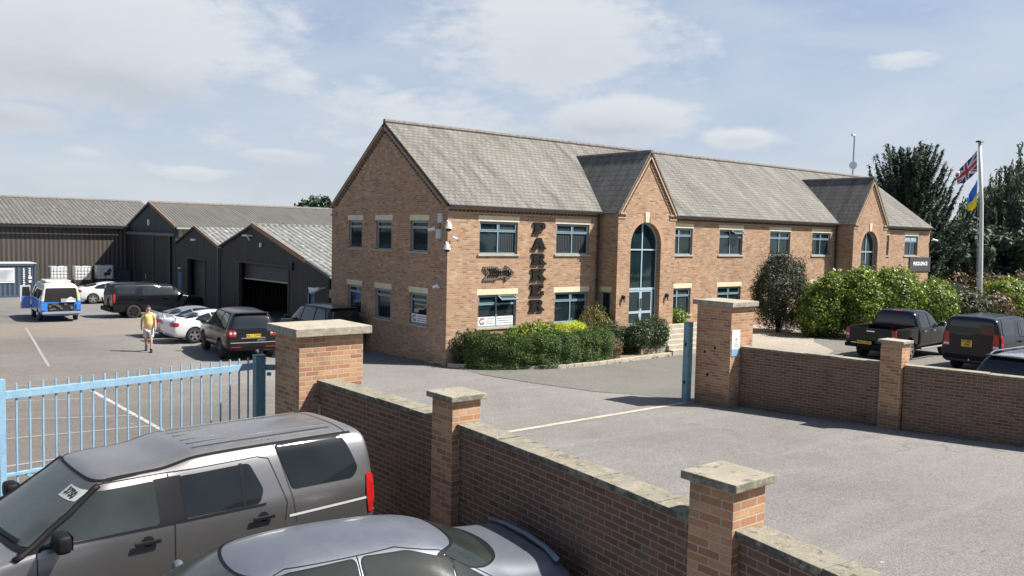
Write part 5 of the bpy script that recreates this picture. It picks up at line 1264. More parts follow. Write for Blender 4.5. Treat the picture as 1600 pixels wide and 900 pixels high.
def suv_stepped(name, label, cat, loc, rz, paint, group=None, hero=False, rim='alloydark', lower=None, plate_text=None, plain_roof=False):
    """tall square estate with a stepped roof and deep rear side windows"""
    t = thing(name, label, cat, loc, rz, group); P = M[paint]
    st = [(-2.43,.40,.88,.75,.88,1.22,.74,1.30,0),(-2.428,.35,.92,.75,.91,1.22,.80,1.58,.0),(-2.40,.33,.935,.75,.92,1.22,.775,1.80,.005),(-2.345,.32,.948,.75,.928,1.22,.765,1.848,.02),(-2.25,.31,.955,.75,.932,1.22,.76,1.862,.03),(-2.1,.30,.957,.75,.935,1.22,.755,1.868,.032),
          (-1.2,.28,.957,.72,.935,1.22,.757,1.872,.032),(-.32,.28,.957,.72,.935,1.22,.757,1.866,.032),(-.18,.28,.957,.72,.935,1.22,.755,1.845,.028),(.03,.28,.957,.72,.935,1.22,.748,1.788,.024),(.15,.28,.957,.72,.935,1.22,.745,1.778,.024),
          (.60,.28,.957,.72,.935,1.21,.738,1.765,.022),(.73,.28,.957,.72,.935,1.205,.728,1.742,.020),(.81,.28,.957,.72,.934,1.20,.712,1.675,.02),(1.40,.28,.957,.72,.932,1.16,.84,1.255,.02),(1.52,.28,.957,.72,.93,1.14,.88,1.165,.03),
          (1.66,.28,.957,.72,.925,1.10,.90,1.13,.045),(2.0,.30,.95,.70,.915,1.06,.88,1.09,.045),(2.28,.34,.935,.68,.89,1.02,.85,1.05,.03),(2.36,.38,.91,.66,.87,.95,.82,.98,.02),(2.42,.46,.84,.62,.80,.84,.74,.86,0)]
    wh = [(1.50,.93),(1.50,-.93),(-1.385,.93),(-1.385,-.93)]
    body, bvh = car_body('body', st, P, t, wh, .375, M['gap'], sub=2)
    for sd, s in (('L',1),('R',-1)):
        fr = rounded([(1.28,1.235),(.78,1.635),(.20,1.655),(.19,1.235)],.03); 
        rd = rounded([(-.08,1.24),(-.06,1.665),(-.84,1.685),(-.98,1.38),(-.92,1.24)],.05)
        qr = [(-1.33,1.32),(-1.18,1.825),(-2.06,1.825),(-2.16,1.60),(-2.22,1.42),(-2.14,1.32)]; qr = rounded(qr,.05)
        decal('door_pillar', bvh, [rounded([(.21,1.215),(.20,1.668),(-.08,1.676),(-.10,1.215)],.01)], sd, M['trim'], t, .0045)
        decal('side_window', bvh, [fr], sd, M['heroglass'] if hero else M['carglass'], t, .006)
        decal('side_window', bvh, [rd], sd, M['tintglass'] if hero else M['carglass'], t, .0065)
        decal('side_window', bvh, [qr], sd, M['tintglass'] if hero else M['carglass'], t, .0068)
        decal('window_seal', bvh, seam_poly([(1.30,1.215),(-.98,1.222)],.022)+seam_poly([(-.74,1.245),(-.74,1.685)],.03), sd, M['trim'], t, .0085)
        decal('pillar_trim', bvh, [[(1.50,1.17),(.86,1.69),(.76,1.66),(1.27,1.225),(1.30,1.19)]], sd, M['trim'], t, .005)
        decal('panel_gap', bvh, seam_poly([(1.34,1.18),(1.34,.85)],.008)+seam_poly([(.045,1.70),(.035,1.2),(.04,.42)],.008)+seam_poly([(1.30,1.26),(.80,1.68),(.66,1.70),(-.95,1.735),(-1.08,1.70),(-1.25,1.20),(-1.22,1.0)],.007)+seam_poly([(-1.17,1.868),(-1.33,1.20),(-1.36,.95)],.006), sd, M['gap'], t, .0035)
        decal('swage_line', bvh, seam_poly([(-1.28,1.03),(-2.30,1.05)],.028), sd, M['clearlamp'] if hero else P, t, .005)
        for wx in (1.50,-1.385): decal('wheel_arch', bvh, [[(wx+.50*math.cos(a),.375+.50*math.sin(a)) for a in [math.pi*i/14 for i in range(15)]]+[(wx+.44*math.cos(a),.375+.44*math.sin(a)) for a in [math.pi*(14-i)/14 for i in range(15)]]], sd, M['trim'] if not hero else P, t, .006)
        decal('taillight', bvh, [rounded([(-2.43,.88),(-2.33,.86),(-2.30,1.12),(-2.32,1.34),(-2.41,1.33)],.02)], sd, M['redlamp'], t, .012)
        for hx in (.30,-.97):
            h = MB(); yy = s*.972; h.box(hx-.10,hx+.16,min(yy,yy+s*.03),max(yy,yy+s*.03),1.065,1.105); ho = h.build('door_handle', M['trim'], t, bevel=.008)
            decal('handle_recess', bvh, [[(hx+.02+.065*math.cos(a),1.085+.055*math.sin(a)) for a in [math.pi*2*i/16 for i in range(16)]]], sd, M['trim'], t, .003)
        decal('sill_trim', bvh, seam_poly([(1.0,.40),(-.9,.40)],.10), sd, M['trim'], t, .006)
        mirror_unit(t, (1.16,s*.93,1.30), s, M['trim'], (.15,.26,.19))
        decal('taillight', bvh, [rounded([(s*.66,.87),(s*.875,.87),(s*.845,1.36),(s*.70,1.34)],.02)], 'B', M['redlamp'], t, .014)
        decal('reverse_lamp', bvh, [[(s*.69,.90),(s*.86,.90),(s*.86,.97),(s*.69,.97)]], 'B', M['clearlamp'], t, .018)
        decal('headlight', bvh, [rounded([(s*.56,.80),(s*.86,.80),(s*.87,.98),(s*.57,.98)],.03)], 'F', M['clearlamp'], t, .012)
    decal('windscreen', bvh, [rounded([(-.68,1.695),(.68,1.695),(.835,1.23),(-.835,1.23)],.05)], 'F', M['heroglass2'] if hero else M['carglass'], t, .006)
    decal('windscreen_seal', bvh, seam_poly([(-.68,1.716),(.68,1.716)],.018)+seam_poly([(-.83,1.21),(.83,1.21)],.03), 'F', M['trim'], t, .007)
    decal('rear_window', bvh, [rounded([(-.66,1.72),(.66,1.72),(.74,1.27),(.05,1.24),(-.1,1.32),(-.74,1.32)],.06)], 'B', M['carglass'], t, .006)
    decal('grille', bvh, [rounded([(-.50,.82),(.50,.82),(.50,.97),(-.50,.97)],.02)], 'F', M['trim'], t, .008)
    decal('bumper_trim', bvh, [rounded([(-.85,.45),(.85,.45),(.85,.60),(-.85,.60)],.02)], 'B', M['trim'], t, .012)
    # roof channels and black gutter lines
    for s in (-1,1):
        pl = []
        for i in range(14):
            q = i/13; p = Vector((1.53-.79*q, s*(.895-.175*q), 1.16+.58*q)); h = bvh.find_nearest(p); pl.append(h[0]+h[1]*.004)
        ap = MB(); ap.tube(pl, .034, 10); ap.build('pillar_trim', M['trim'], t, smooth=True)
        decal('roof_gutter', bvh, seam_poly([(.66,s*.66),(.10,s*.672),(-.05,s*.675),(-.30,s*.68),(-2.2,s*.68)],.03), 'T', M['trim'], t, .004)
        rr = MB()
        for yy in (.12,.30,.48): rr.box(-2.05,-.32,s*yy-.018,s*yy+.018,1.8940,1.8975)
        rr.build('roof_rib', P, t, bevel=.002)
    decal('roof_seam', bvh, seam_poly([(-2.14,-.66),(-2.14,.66)],.012), 'T', M['gap'], t, .003)
    for x,y in wh: make_wheel(t, x, (1 if y > 0 else -1)*.955, .375, .25, 'L' if y > 0 else 'R', M[rim], 6, .09)
    if plate_text: plate(t, -2.46, .12, .99, plate_text, M['yplate'], R(-90), .33, .22, True)
    else: plate(t, -2.46, .12, .95, 'KX05 ' , M['yplate'], R(-90)) if False else None
    tw = MB(); tw.tube([(-2.42,0,.45),(-2.56,0,.45),(-2.56,0,.50)],.025,8); tw.build('tow_ball', M['chrome'], t)
    return t, bvh

M['silverpaint'] = paint_mat('dusty grey metallic paint', (0.225,0.222,0.222), .85, .30, .5, dust=.65, dustcol=(0.205,0.196,0.186))
M['bluepaint'] = paint_mat('dusty pale blue metallic paint', (0.15,0.17,0.205), .75, .38, .45, dust=.6, dustcol=(0.155,0.158,0.165))
M['blackpaint'] = paint_mat('black paint', (0.006,0.007,0.009), 0, .25, .35, spec=.2)
M['blackdusty'] = paint_mat('dusty black paint', (0.008,0.009,0.011), 0, .28, .4, dust=.10, spec=.2)
M['navypaint'] = paint_mat('blue black paint', (0.006,0.009,0.017), 0, .24, .4, dust=.05, spec=.2)
M['whitepaint'] = paint_mat('white paint', (0.62,0.63,0.64), .15, .3, 1.0)
M['silver2'] = paint_mat('silver paint', (0.42,0.44,0.46), .7, .3, 1.0)
M['yellowpaint'] = paint_mat('yellow paint', (0.65,0.52,0.05), .0, .3, 1.0)
M['heroglass'] = glass_mat('dusty car glass', (0.014,0.019,0.018), .04, dust=.05, spec=.35)
M['heroglass2'] = glass_mat('dusty windscreen glass', (0.026,0.033,0.031), .06, dust=.13, spec=.4)
M['tintglass'] = glass_mat('dark tinted car glass', (0.007,0.009,0.011), .03, dust=.01, spec=.28)

hero, hb = suv_stepped('parked_suv','dusty silver grey stepped roof SUV in front of the blue gate','car',(-14.65,-15.04,.49),R(182.4),'silverpaint',hero=True)
def windscreen_stickers():
    mb = decal('price_sticker', hb, [[(.67,1.645),(.34,1.645),(.34,1.555),(.67,1.555)]], 'F', flat('faded sticker',(0.30,0.33,0.32),.6), hero, .010)
    # digits laid on the glass
    t = text_mesh('price_figures','3750',.115,M['black'],hero,(.805,.42,1.565),(0,0,0),.0005,.004,1.0)
    hit = hb.ray_cast(Vector((4,.505,1.598)),Vector((-1,0,0))); n = hit[1]
    zax = n; xax = Vector((0,1,0)); yax = zax.cross(xax).normalized(); xax = yax.cross(zax)
    t.matrix_local = Matrix(((xax.x,yax.x,zax.x,hit[0].x+n.x*.016),(xax.y,yax.y,zax.y,hit[0].y+n.y*.016),(xax.z,yax.z,zax.z,hit[0].z+n.z*.016),(0,0,0,1)))
    w = MB(); 
windscreen_stickers()
decal('wiper', hb, seam_poly([(-.1,1.22),(.62,1.245)],.022)+seam_poly([(-.75,1.215),(-.15,1.24)],.022), 'F', M['trim'], hero, .02)

black_suv, _ = suv_stepped('parked_suv','black stepped roof SUV side on in front of the dark sheds','car',(-2.9,23.85,GZ),0,'blackpaint')
right_suv, _ = suv_stepped('parked_suv','blue black stepped roof SUV with square yellow plate beside the pickup','car',(14.2,-13.12,LOT),0,'navypaint',plate_text='RO05 VPE')
# steel bumper frame behind the black one
mb = MB(); mb.box(-2.62,-2.45,-.8,.8,.40,.62); mb.bar((-2.5,.5,.62),(-2.62,.5,1.1),.08,.06); mb.bar((-2.5,-.6,.62),(-2.62,-.6,1.1),.08,.06); mb.build('rear_step', M['trim'], black_suv, bevel=.02)

def saloon(name, label, loc, rz, paint, hero=False, L=4.55, kind='saloon', rim='alloy', cat='car', rear_off=0.0, spoiler=False, group=None, wide=.90, glass=None, H=1.44, plate_text=None):
    t = thing(name, label, cat, loc, rz, group); P = M[paint]; G = glass or ('heroglass' if hero else 'carglass'); k = H/1.44
    w = wide
    if kind == 'saloon':
        st = [(-2.12,.50,w*.80,.66,w*.78,.90,w*.60,.92,0),(-2.06,.34,w*.90,.64,w*.88,.95,w*.72,1.015,.0),(-1.98,.26,w*.95,.62,w*.93,.955,w*.76,1.045,.015),(-1.8,.24,w*.975,.62,w*.95,.955,w*.76,1.055,.022),(-1.46,.22,w*.99,.62,w*.965,.955,w*.74,1.085,.03),(-1.34,.22,w,.62,w*.968,.955,w*.72,1.12,.035),
              (-.98,.20,w,.62,w*.97,.95,w*.66,1.285,.045),(-.72,.20,w,.62,w*.97,.945,w*.635,1.355,.055),(-.3,.20,w,.62,w*.97,.935,w*.63,1.388,.060),(.40,.20,w,.62,w*.97,.925,w*.63,1.386,.062),(.84,.20,w,.62,w*.97,.915,w*.65,1.33,.05),
              (1.10,.20,w,.62,w*.965,.91,w*.70,1.21,.045),(1.50,.20,w,.62,w*.955,.905,w*.82,1.0,.035),(1.62,.20,w,.62,w*.94,.89,w*.84,.935,.04),(1.9,.22,w*.98,.60,w*.90,.82,w*.80,.865,.045),(2.25,.26,w*.93,.58,w*.84,.74,w*.72,.785,.03),(2.42,.32,w*.84,.54,w*.74,.66,w*.60,.70,.01),(2.5,.40,w*.66,.52,w*.60,.58,w*.48,.60,0)]
        side = [rounded([(1.38,.955),(.94,1.225),(.56,1.325),(-.02,1.345),(-.0,.945)],.04), rounded([(-.09,.95),(-.07,1.348),(-.50,1.335),(-.88,1.225),(-.82,.965)],.05), rounded([(-.88,.965),(-.90,1.215),(-1.22,1.02),(-1.10,.975)],.03)]
        gaps = seam_poly([(1.20,.90),(1.22,.40)],.008)+seam_poly([(-.045,1.36),(-.04,.9),(-.04,.35)],.008)+seam_poly([(1.42,.94),(.96,1.25),(.56,1.355),(-.4,1.372),(-.8,1.30),(-1.28,1.03),(-1.22,.85),(-.95,.60)],.004)
        rw = rounded([(-.54,1.285),(.54,1.285),(.66,1.12),(-.66,1.12)],.06); ws = rounded([(-.54,1.315),(.54,1.315),(.74,1.01),(-.74,1.01)],.05); wx = (1.42,-1.30)
    else:       # coupe with a fast back
        st = [(-2.15,.42,w*.84,.62,w*.82,.84,w*.70,.86,0),(-2.08,.28,w*.93,.60,w*.91,.90,w*.78,.955,0),(-1.95,.22,w*.97,.60,w*.95,.915,w*.78,.985,.01),(-1.5,.20,w,.60,w*.97,.915,w*.70,1.06,.03),(-1.0,.18,w,.60,w*.97,.905,w*.64,1.18,.045),(-.5,.18,w,.60,w*.965,.895,w*.60,1.262,.05),
              (-.1,.18,w,.60,w*.965,.885,w*.60,1.268,.05),(.2,.18,w,.60,w*.96,.88,w*.62,1.235,.05),(.6,.18,w,.60,w*.955,.87,w*.68,1.10,.04),(1.0,.18,w,.60,w*.945,.86,w*.80,.95,.03),(1.15,.18,w,.60,w*.94,.85,w*.82,.885,.03),(1.8,.20,w*.98,.56,w*.90,.77,w*.80,.80,.04),(2.15,.22,w*.92,.52,w*.82,.68,w*.70,.71,.02),(2.3,.30,w*.75,.48,w*.68,.58,w*.58,.60,0)]
        side = [rounded([(.95,.905),(.42,1.14),(.05,1.225),(-.45,1.215),(-.42,.905)],.04), rounded([(-.50,.91),(-.52,1.205),(-.95,1.10),(-1.22,.96),(-1.1,.925)],.05)]
        gaps = seam_poly([(1.0,.86),(1.02,.35)],.008)+seam_poly([(-.46,1.22),(-.48,.9),(-.55,.35)],.008)
        rw = rounded([(-.50,1.20),(.50,1.20),(.62,1.02),(-.62,1.02)],.06); ws = rounded([(-.52,1.21),(.52,1.21),(.72,.92),(-.72,.92)],.05); wx = (1.28,-1.28)
    z = lambda pts: [(a, b*k) for a,b in pts]
    st = [(x,zb,w_,zm,wb,zl*k,wt,zt*k,cr) for (x,zb,w_,zm,wb,zl,wt,zt,cr) in st]
    wr = .325; wh = [(wx[0],w-.02),(wx[0],-w+.02),(wx[1],w-.02),(wx[1],-w+.02)]
    body, bvh = car_body('body', st, P, t, wh, wr, M['gap'], sub=2, wellw=.26)
    for sd, s in (('L',1),('R',-1)):
        allw = []
        for q in side: 
            decal('side_window', bvh, [z(q)], sd, M[G], t, .006)
            allw.append(z(inset(q,-.011)))
        decal('window_seal', bvh, allw, sd, M['trim'], t, .0035)
        decal('panel_gap', bvh, [z(p) for p in gaps], sd, M['gap'], t, .0028)
        if kind == 'saloon': decal('chrome_strip', bvh, seam_poly(z([(1.12,.94),(-.0,.93),(-1.15,.952)]),.014), sd, M['chrome'], t, .007)
        mirror_unit(t, (1.14,s*(w-.04),.97*k), s, P, (.11,.20,.13))
        for hx in ((.12,-.90) if kind == 'saloon' else (-.3,)):
            h = MB(); yy = s*(w+.004); h.box(hx-.02,hx+.16,min(yy,yy+s*.025),max(yy,yy+s*.025),.80*k,.83*k); h.build('door_handle', P if not hero else M['chrome'], t, bevel=.006)
        zt = .72*k
        decal('taillight', bvh, [rounded([(s*.50,.70*k),(s*.80,.70*k),(s*.78,.86*k),(s*.52,.88*k)],.03)], 'B', M['redlamp'], t, .012); decal('taillight', bvh, [rounded([(-2.16,.70*k),(-1.92,.74*k),(-1.92,.86*k),(-2.12,.90*k)],.03)], sd, M['redlamp'], t, .012)
        decal('headlight', bvh, [rounded([(s*.45,.56*k),(s*.76,.58*k),(s*.74,.69*k),(s*.48,.67*k)],.03)], 'F', M['clearlamp'], t, .012)
    decal('rear_window', bvh, [z(rw)], 'B', M[G], t, .006); decal('rear_seal', bvh, [z(inset(rw,-.011))], 'B', M['trim'], t, .003)
    decal('windscreen', bvh, [z(ws)], 'F', M['heroglass2'] if hero else M[G], t, .006); decal('windscreen_seal', bvh, [z(inset(ws,-.011))], 'F', M['trim'], t, .003)
    decal('grille', bvh, [rounded([(-.34,.42),(.34,.42),(.34,.60*k),(-.34,.60*k)],.04)], 'F', M['trim'], t, .008)
    if spoiler == 'lip':
        m_ = MB(); m_.tube([(-1.98,-.66,1.045*k),(-2.03,-.38,1.062*k),(-2.045,0,1.07*k),(-2.03,.38,1.062*k),(-1.98,.66,1.045*k)],.034,10); m_.build('boot_spoiler', P, t, smooth=True)
    if spoiler == 'wing':
        m_ = MB(); m_.tube([(-2.0,-.78,1.05),(-2.05,-.6,1.14),(-2.07,0,1.16),(-2.05,.6,1.14),(-2.0,.78,1.05)],.035,8)
        m_.bar((-1.98,-.7,.95),(-2.03,-.68,1.12),.10,.05); m_.bar((-1.98,.7,.95),(-2.03,.68,1.12),.10,.05); m_.build('rear_wing', P, t, smooth=False)
        for s in (1,-1):
            for q in range(3): decal('tail_lens', bvh, [[(s*(.46+.12*q)+.045*math.cos(a),.78+.045*math.sin(a)) for a in [math.pi*2*i/10 for i in range(10)]]], 'B', M['reddark'], t, .016)
    for x,y in wh: make_wheel(t, x, (1 if y > 0 else -1)*(w-.005), wr, .22, 'L' if y > 0 else 'R', M[rim], 5, .085)
    if plate_text: plate(t, -2.17, 0, .62, plate_text, M['yplate'], R(-90))
    return t, bvh
sal_, _ = saloon('parked_saloon','dusty blue grey saloon nearest the camera beside the brick wall',(-13.84,-17.93,.49),R(171.2),'bluepaint',hero=True,spoiler='lip',H=1.47)
sal_.scale = (1.05,1.05,1.045)
saloon('parked_coupe','white two door coupe with rear wing and round tail lamps beside the black SUV',(-4.07,11.45,0.0),R(2),'whitepaint',kind='coupe',spoiler='wing',H=1.44)
saloon('parked_coupe','grey silver coupe parked beyond the white coupe with the wing',(-4.05,13.75,-.03),R(2),'silver2',kind='coupe',spoiler='wing')
saloon('parked_coupe','white fastback coupe parked in front of the caged water tanks',(-2.65,33.6,GZ),R(-3),'whitepaint',kind='coupe',H=1.50,wide=.93)

def suv_sport(name, label, loc, rz, paint, H=1.80, plate_text=None, chromebar=True, L=1.0, rim='alloydark', roofmat=None, glass='carglass', W=.96, est=False, rails=False):
    t = thing(name, label, 'car', loc, rz); P = M[paint]; k = H/1.80
    st = [(-2.36,.52,.80,.78,.82,1.10,.66,1.12,0),(-2.34,.42,.90,.78,.89,1.12,.74,1.28,0),(-2.22,.36,.94,.78,.92,1.13,.70,1.58,.01),(-2.08,.34,.955,.76,.93,1.13,.675,1.735,.02),(-1.9,.33,.96,.74,.93,1.13,.675,1.755,.025),(-1.2,.30,.965,.72,.935,1.12,.685,1.782,.03),
          (-.4,.30,.965,.72,.935,1.11,.69,1.785,.03),(.2,.30,.965,.72,.935,1.10,.685,1.76,.03),(.48,.30,.965,.72,.935,1.095,.69,1.70,.03),(.66,.30,.965,.72,.932,1.09,.71,1.60,.03),(1.12,.30,.965,.72,.928,1.07,.84,1.19,.03),(1.24,.30,.965,.72,.925,1.06,.87,1.10,.04),
          (1.9,.32,.955,.70,.91,1.0,.86,1.04,.045),(2.2,.36,.93,.68,.88,.95,.82,.985,.03),(2.34,.42,.88,.66,.83,.86,.76,.89,.01),(2.40,.50,.80,.62,.76,.78,.70,.80,0)]
    if est:
        st = [(x,zb,w_,zm,wb,zl,wt,zt,cr) for (x,zb,w_,zm,wb,zl,wt,zt,cr) in st]
        st = [(x + (0.0 if x > -1.5 else 0), *r) for (x,*r) in st]
    st = [(x,zb*k,w_*W/.96,zm*k,wb*W/.96,zl*k,wt*W/.96,zt*k,cr) for (x,zb,w_,zm,wb,zl,wt,zt,cr) in st]
    wr = .36*k; wy = .965*W/.96-.02; wh = [(1.42,wy),(1.42,-wy),(-1.30,wy),(-1.30,-wy)]
    body, bvh = car_body('body', st, P, t, wh, wr, M['gap'], sub=2)
    z = lambda pts: [(a,b*k) for a,b in pts]
    for sd, s in (('L',1),('R',-1)):
        qs = [rounded([(1.02,1.14),(.52,1.62),(.12,1.69),(.12,1.14)],.04),rounded([(.02,1.145),(.02,1.695),(-.95,1.70),(-1.05,1.145)],.05),rounded([(-1.15,1.15),(-1.05,1.695),(-1.72,1.67),(-1.98,1.32),(-1.95,1.18)],.06)]
        for q in qs: decal('side_window', bvh, [z(q)], sd, M[glass], t, .006)
        decal('window_seal', bvh, [z([(1.10,1.12),(.52,1.66),(.1,1.725),(-1.75,1.72),(-2.05,1.30),(-2.0,1.14)])], sd, M['trim'], t, .003)
        decal('panel_gap', bvh, [z(p) for p in seam_poly([(1.12,1.06),(1.12,.45)],.01)+seam_poly([(.07,1.1),(.07,.42)],.01)+seam_poly([(-1.08,1.1),(-1.06,.9),(-.85,.62)],.01)], sd, M['gap'], t, .004)
        for wx in (1.42,-1.30): decal('wheel_arch', bvh, [[(wx+.47*math.cos(a),wr+.47*k*math.sin(a)) for a in [math.pi*i/14 for i in range(15)]]+[(wx+.42*math.cos(a),wr+.42*k*math.sin(a)) for a in [math.pi*(14-i)/14 for i in range(15)]]], sd, M['trim'], t, .005)
        decal('taillight', bvh, [rounded([(-2.40,.93*k),(-2.05,.96*k),(-2.05,1.14*k),(-2.36,1.16*k)],.03)], sd, M['reddark'], t, .012)
        decal('taillight', bvh, [rounded([(s*.60,.93*k),(s*.86,.93*k),(s*.84,1.16*k),(s*.62,1.14*k)],.03)], 'B', M['redlamp'], t, .012)
        decal('reverse_lamp', bvh, [[(s*.66+.05*math.cos(a),1.05*k+.05*math.sin(a)) for a in [math.pi*2*i/12 for i in range(12)]],[(s*.80+.05*math.cos(a),1.05*k+.05*math.sin(a)) for a in [math.pi*2*i/12 for i in range(12)]]], 'B', M['clearlamp'], t, .017)
        decal('headlight', bvh, [rounded([(s*.50,.78*k),(s*.82,.78*k),(s*.82,.93*k),(s*.52,.93*k)],.03)], 'F', M['clearlamp'], t, .012)
        mirror_unit(t, (.90,s*.93,1.20*k), s, P, (.14,.24,.17))
        for hx in (.22,-.85):
            h = MB(); yy = s*(.97*W/.96); h.box(hx-.02,hx+.18,min(yy,yy+s*.028),max(yy,yy+s*.028),.99*k,1.02*k); h.build('door_handle', P, t, bevel=.006)
    decal('rear_window', bvh, [z(rounded([(-.62,1.66),(.62,1.66),(.76,1.20),(-.76,1.20)],.06))], 'B', M[glass], t, .008); decal('windscreen', bvh, [z(rounded([(-.64,1.67),(.64,1.67),(.82,1.15),(-.82,1.15)],.05))], 'F', M[glass], t, .006)
    m_ = MB(); m_.box(-2.22,-1.98,-.60,.60,1.735*k,1.765*k); m_.build('roof_spoiler', P, t, bevel=.012)
    if chromebar:
        decal('bright_strip', bvh, seam_poly([(-.80,.70),(.80,.70)],.035), 'B', M['chrome'], t, .014); decal('bright_strip', bvh, seam_poly([(-.42,.86),(.42,.86)],.03), 'B', M['chrome'], t, .014)
        decal('bumper_trim', bvh, [rounded([(-.80,.46),(.80,.46),(.80,.58),(-.80,.58)],.02)], 'B', M['trim'], t, .012)
        decal('bumper_reflector', bvh, seam_poly([(-.78,.54),(-.45,.54)],.04)+seam_poly([(.45,.54),(.78,.54)],.04), 'B', M['reddark'], t, .018)
        text_mesh('tailgate_lettering','SPORT',.08,M['chrome'],t,(-2.385,-.28,.78),(R(90),0,R(-90)),.001,.002,1.3); 
        tw = MB(); tw.tube([(-2.3,-.1,.40),(-2.5,-.12,.36),(-2.52,-.12,.44)],.028,8); tw.build('tow_hook', M['alloy'], t)
    else:
        decal('bumper_trim', bvh, [rounded([(-.80,.40),(.80,.40),(.80,.58),(-.80,.58)],.02)], 'B', M['trim'], t, .012)
    if rails:
        for s in (-1,1):
            r = MB(); r.tube([(.25,s*.60,1.77*k),(.1,s*.60,1.83*k),(-1.7,s*.60,1.83*k),(-1.9,s*.60,1.76*k)],.02,8); r.build('roof_rail', M['chrome'], t)
    for x,y in wh: make_wheel(t, x, (1 if y > 0 else -1)*(.967*W/.96), wr, .26, 'L' if y > 0 else 'R', M[rim], 5, .09)
    if plate_text: plate(t, -2.405, .0, .95*k, plate_text, M['yplate'], R(-90))
    return t, bvh
suv_sport('parked_suv','glossy black sports SUV with yellow plate seen from behind next to the white coupe',(-4.93,6.98,0.0),R(82.5+7.5*0),'blackdusty',plate_text='AK11 OWS')
suv_sport('parked_suv','dark grey SUV half hidden beyond the large sunlit gate pillar',(-1.12,7.62,-.03),R(90),'blackdusty',H=1.80,W=.88,chromebar=False)
est, eb = suv_sport('parked_estate','silver blue black estate with roof rails close behind the low wall on the right',(7.55,-16.75,LOT),R(-2),'navypaint',H=1.50,W=.92,chromebar=False,rails=True)
decal('roof_skin', eb, [rounded([(.2,-.56),(.2,.56),(-2.0,.54),(-2.0,-.54)],.1)], 'T', M['silver2'], est, .004, .15)
bm = bmesh.new(); bmesh.ops.create_uvsphere(bm, u_segments=16, v_segments=10, radius=.15); me = bpy.data.meshes.new('pod'); bm.to_mesh(me); bm.free(); me.materials.append(M['silver2']); me.shade_smooth()
o = bpy.data.objects.new('roof_pod', me); COL.objects.link(o); o.parent = est; o.location = (-1.15,-.15,1.56); o.scale = (1,1,.9)

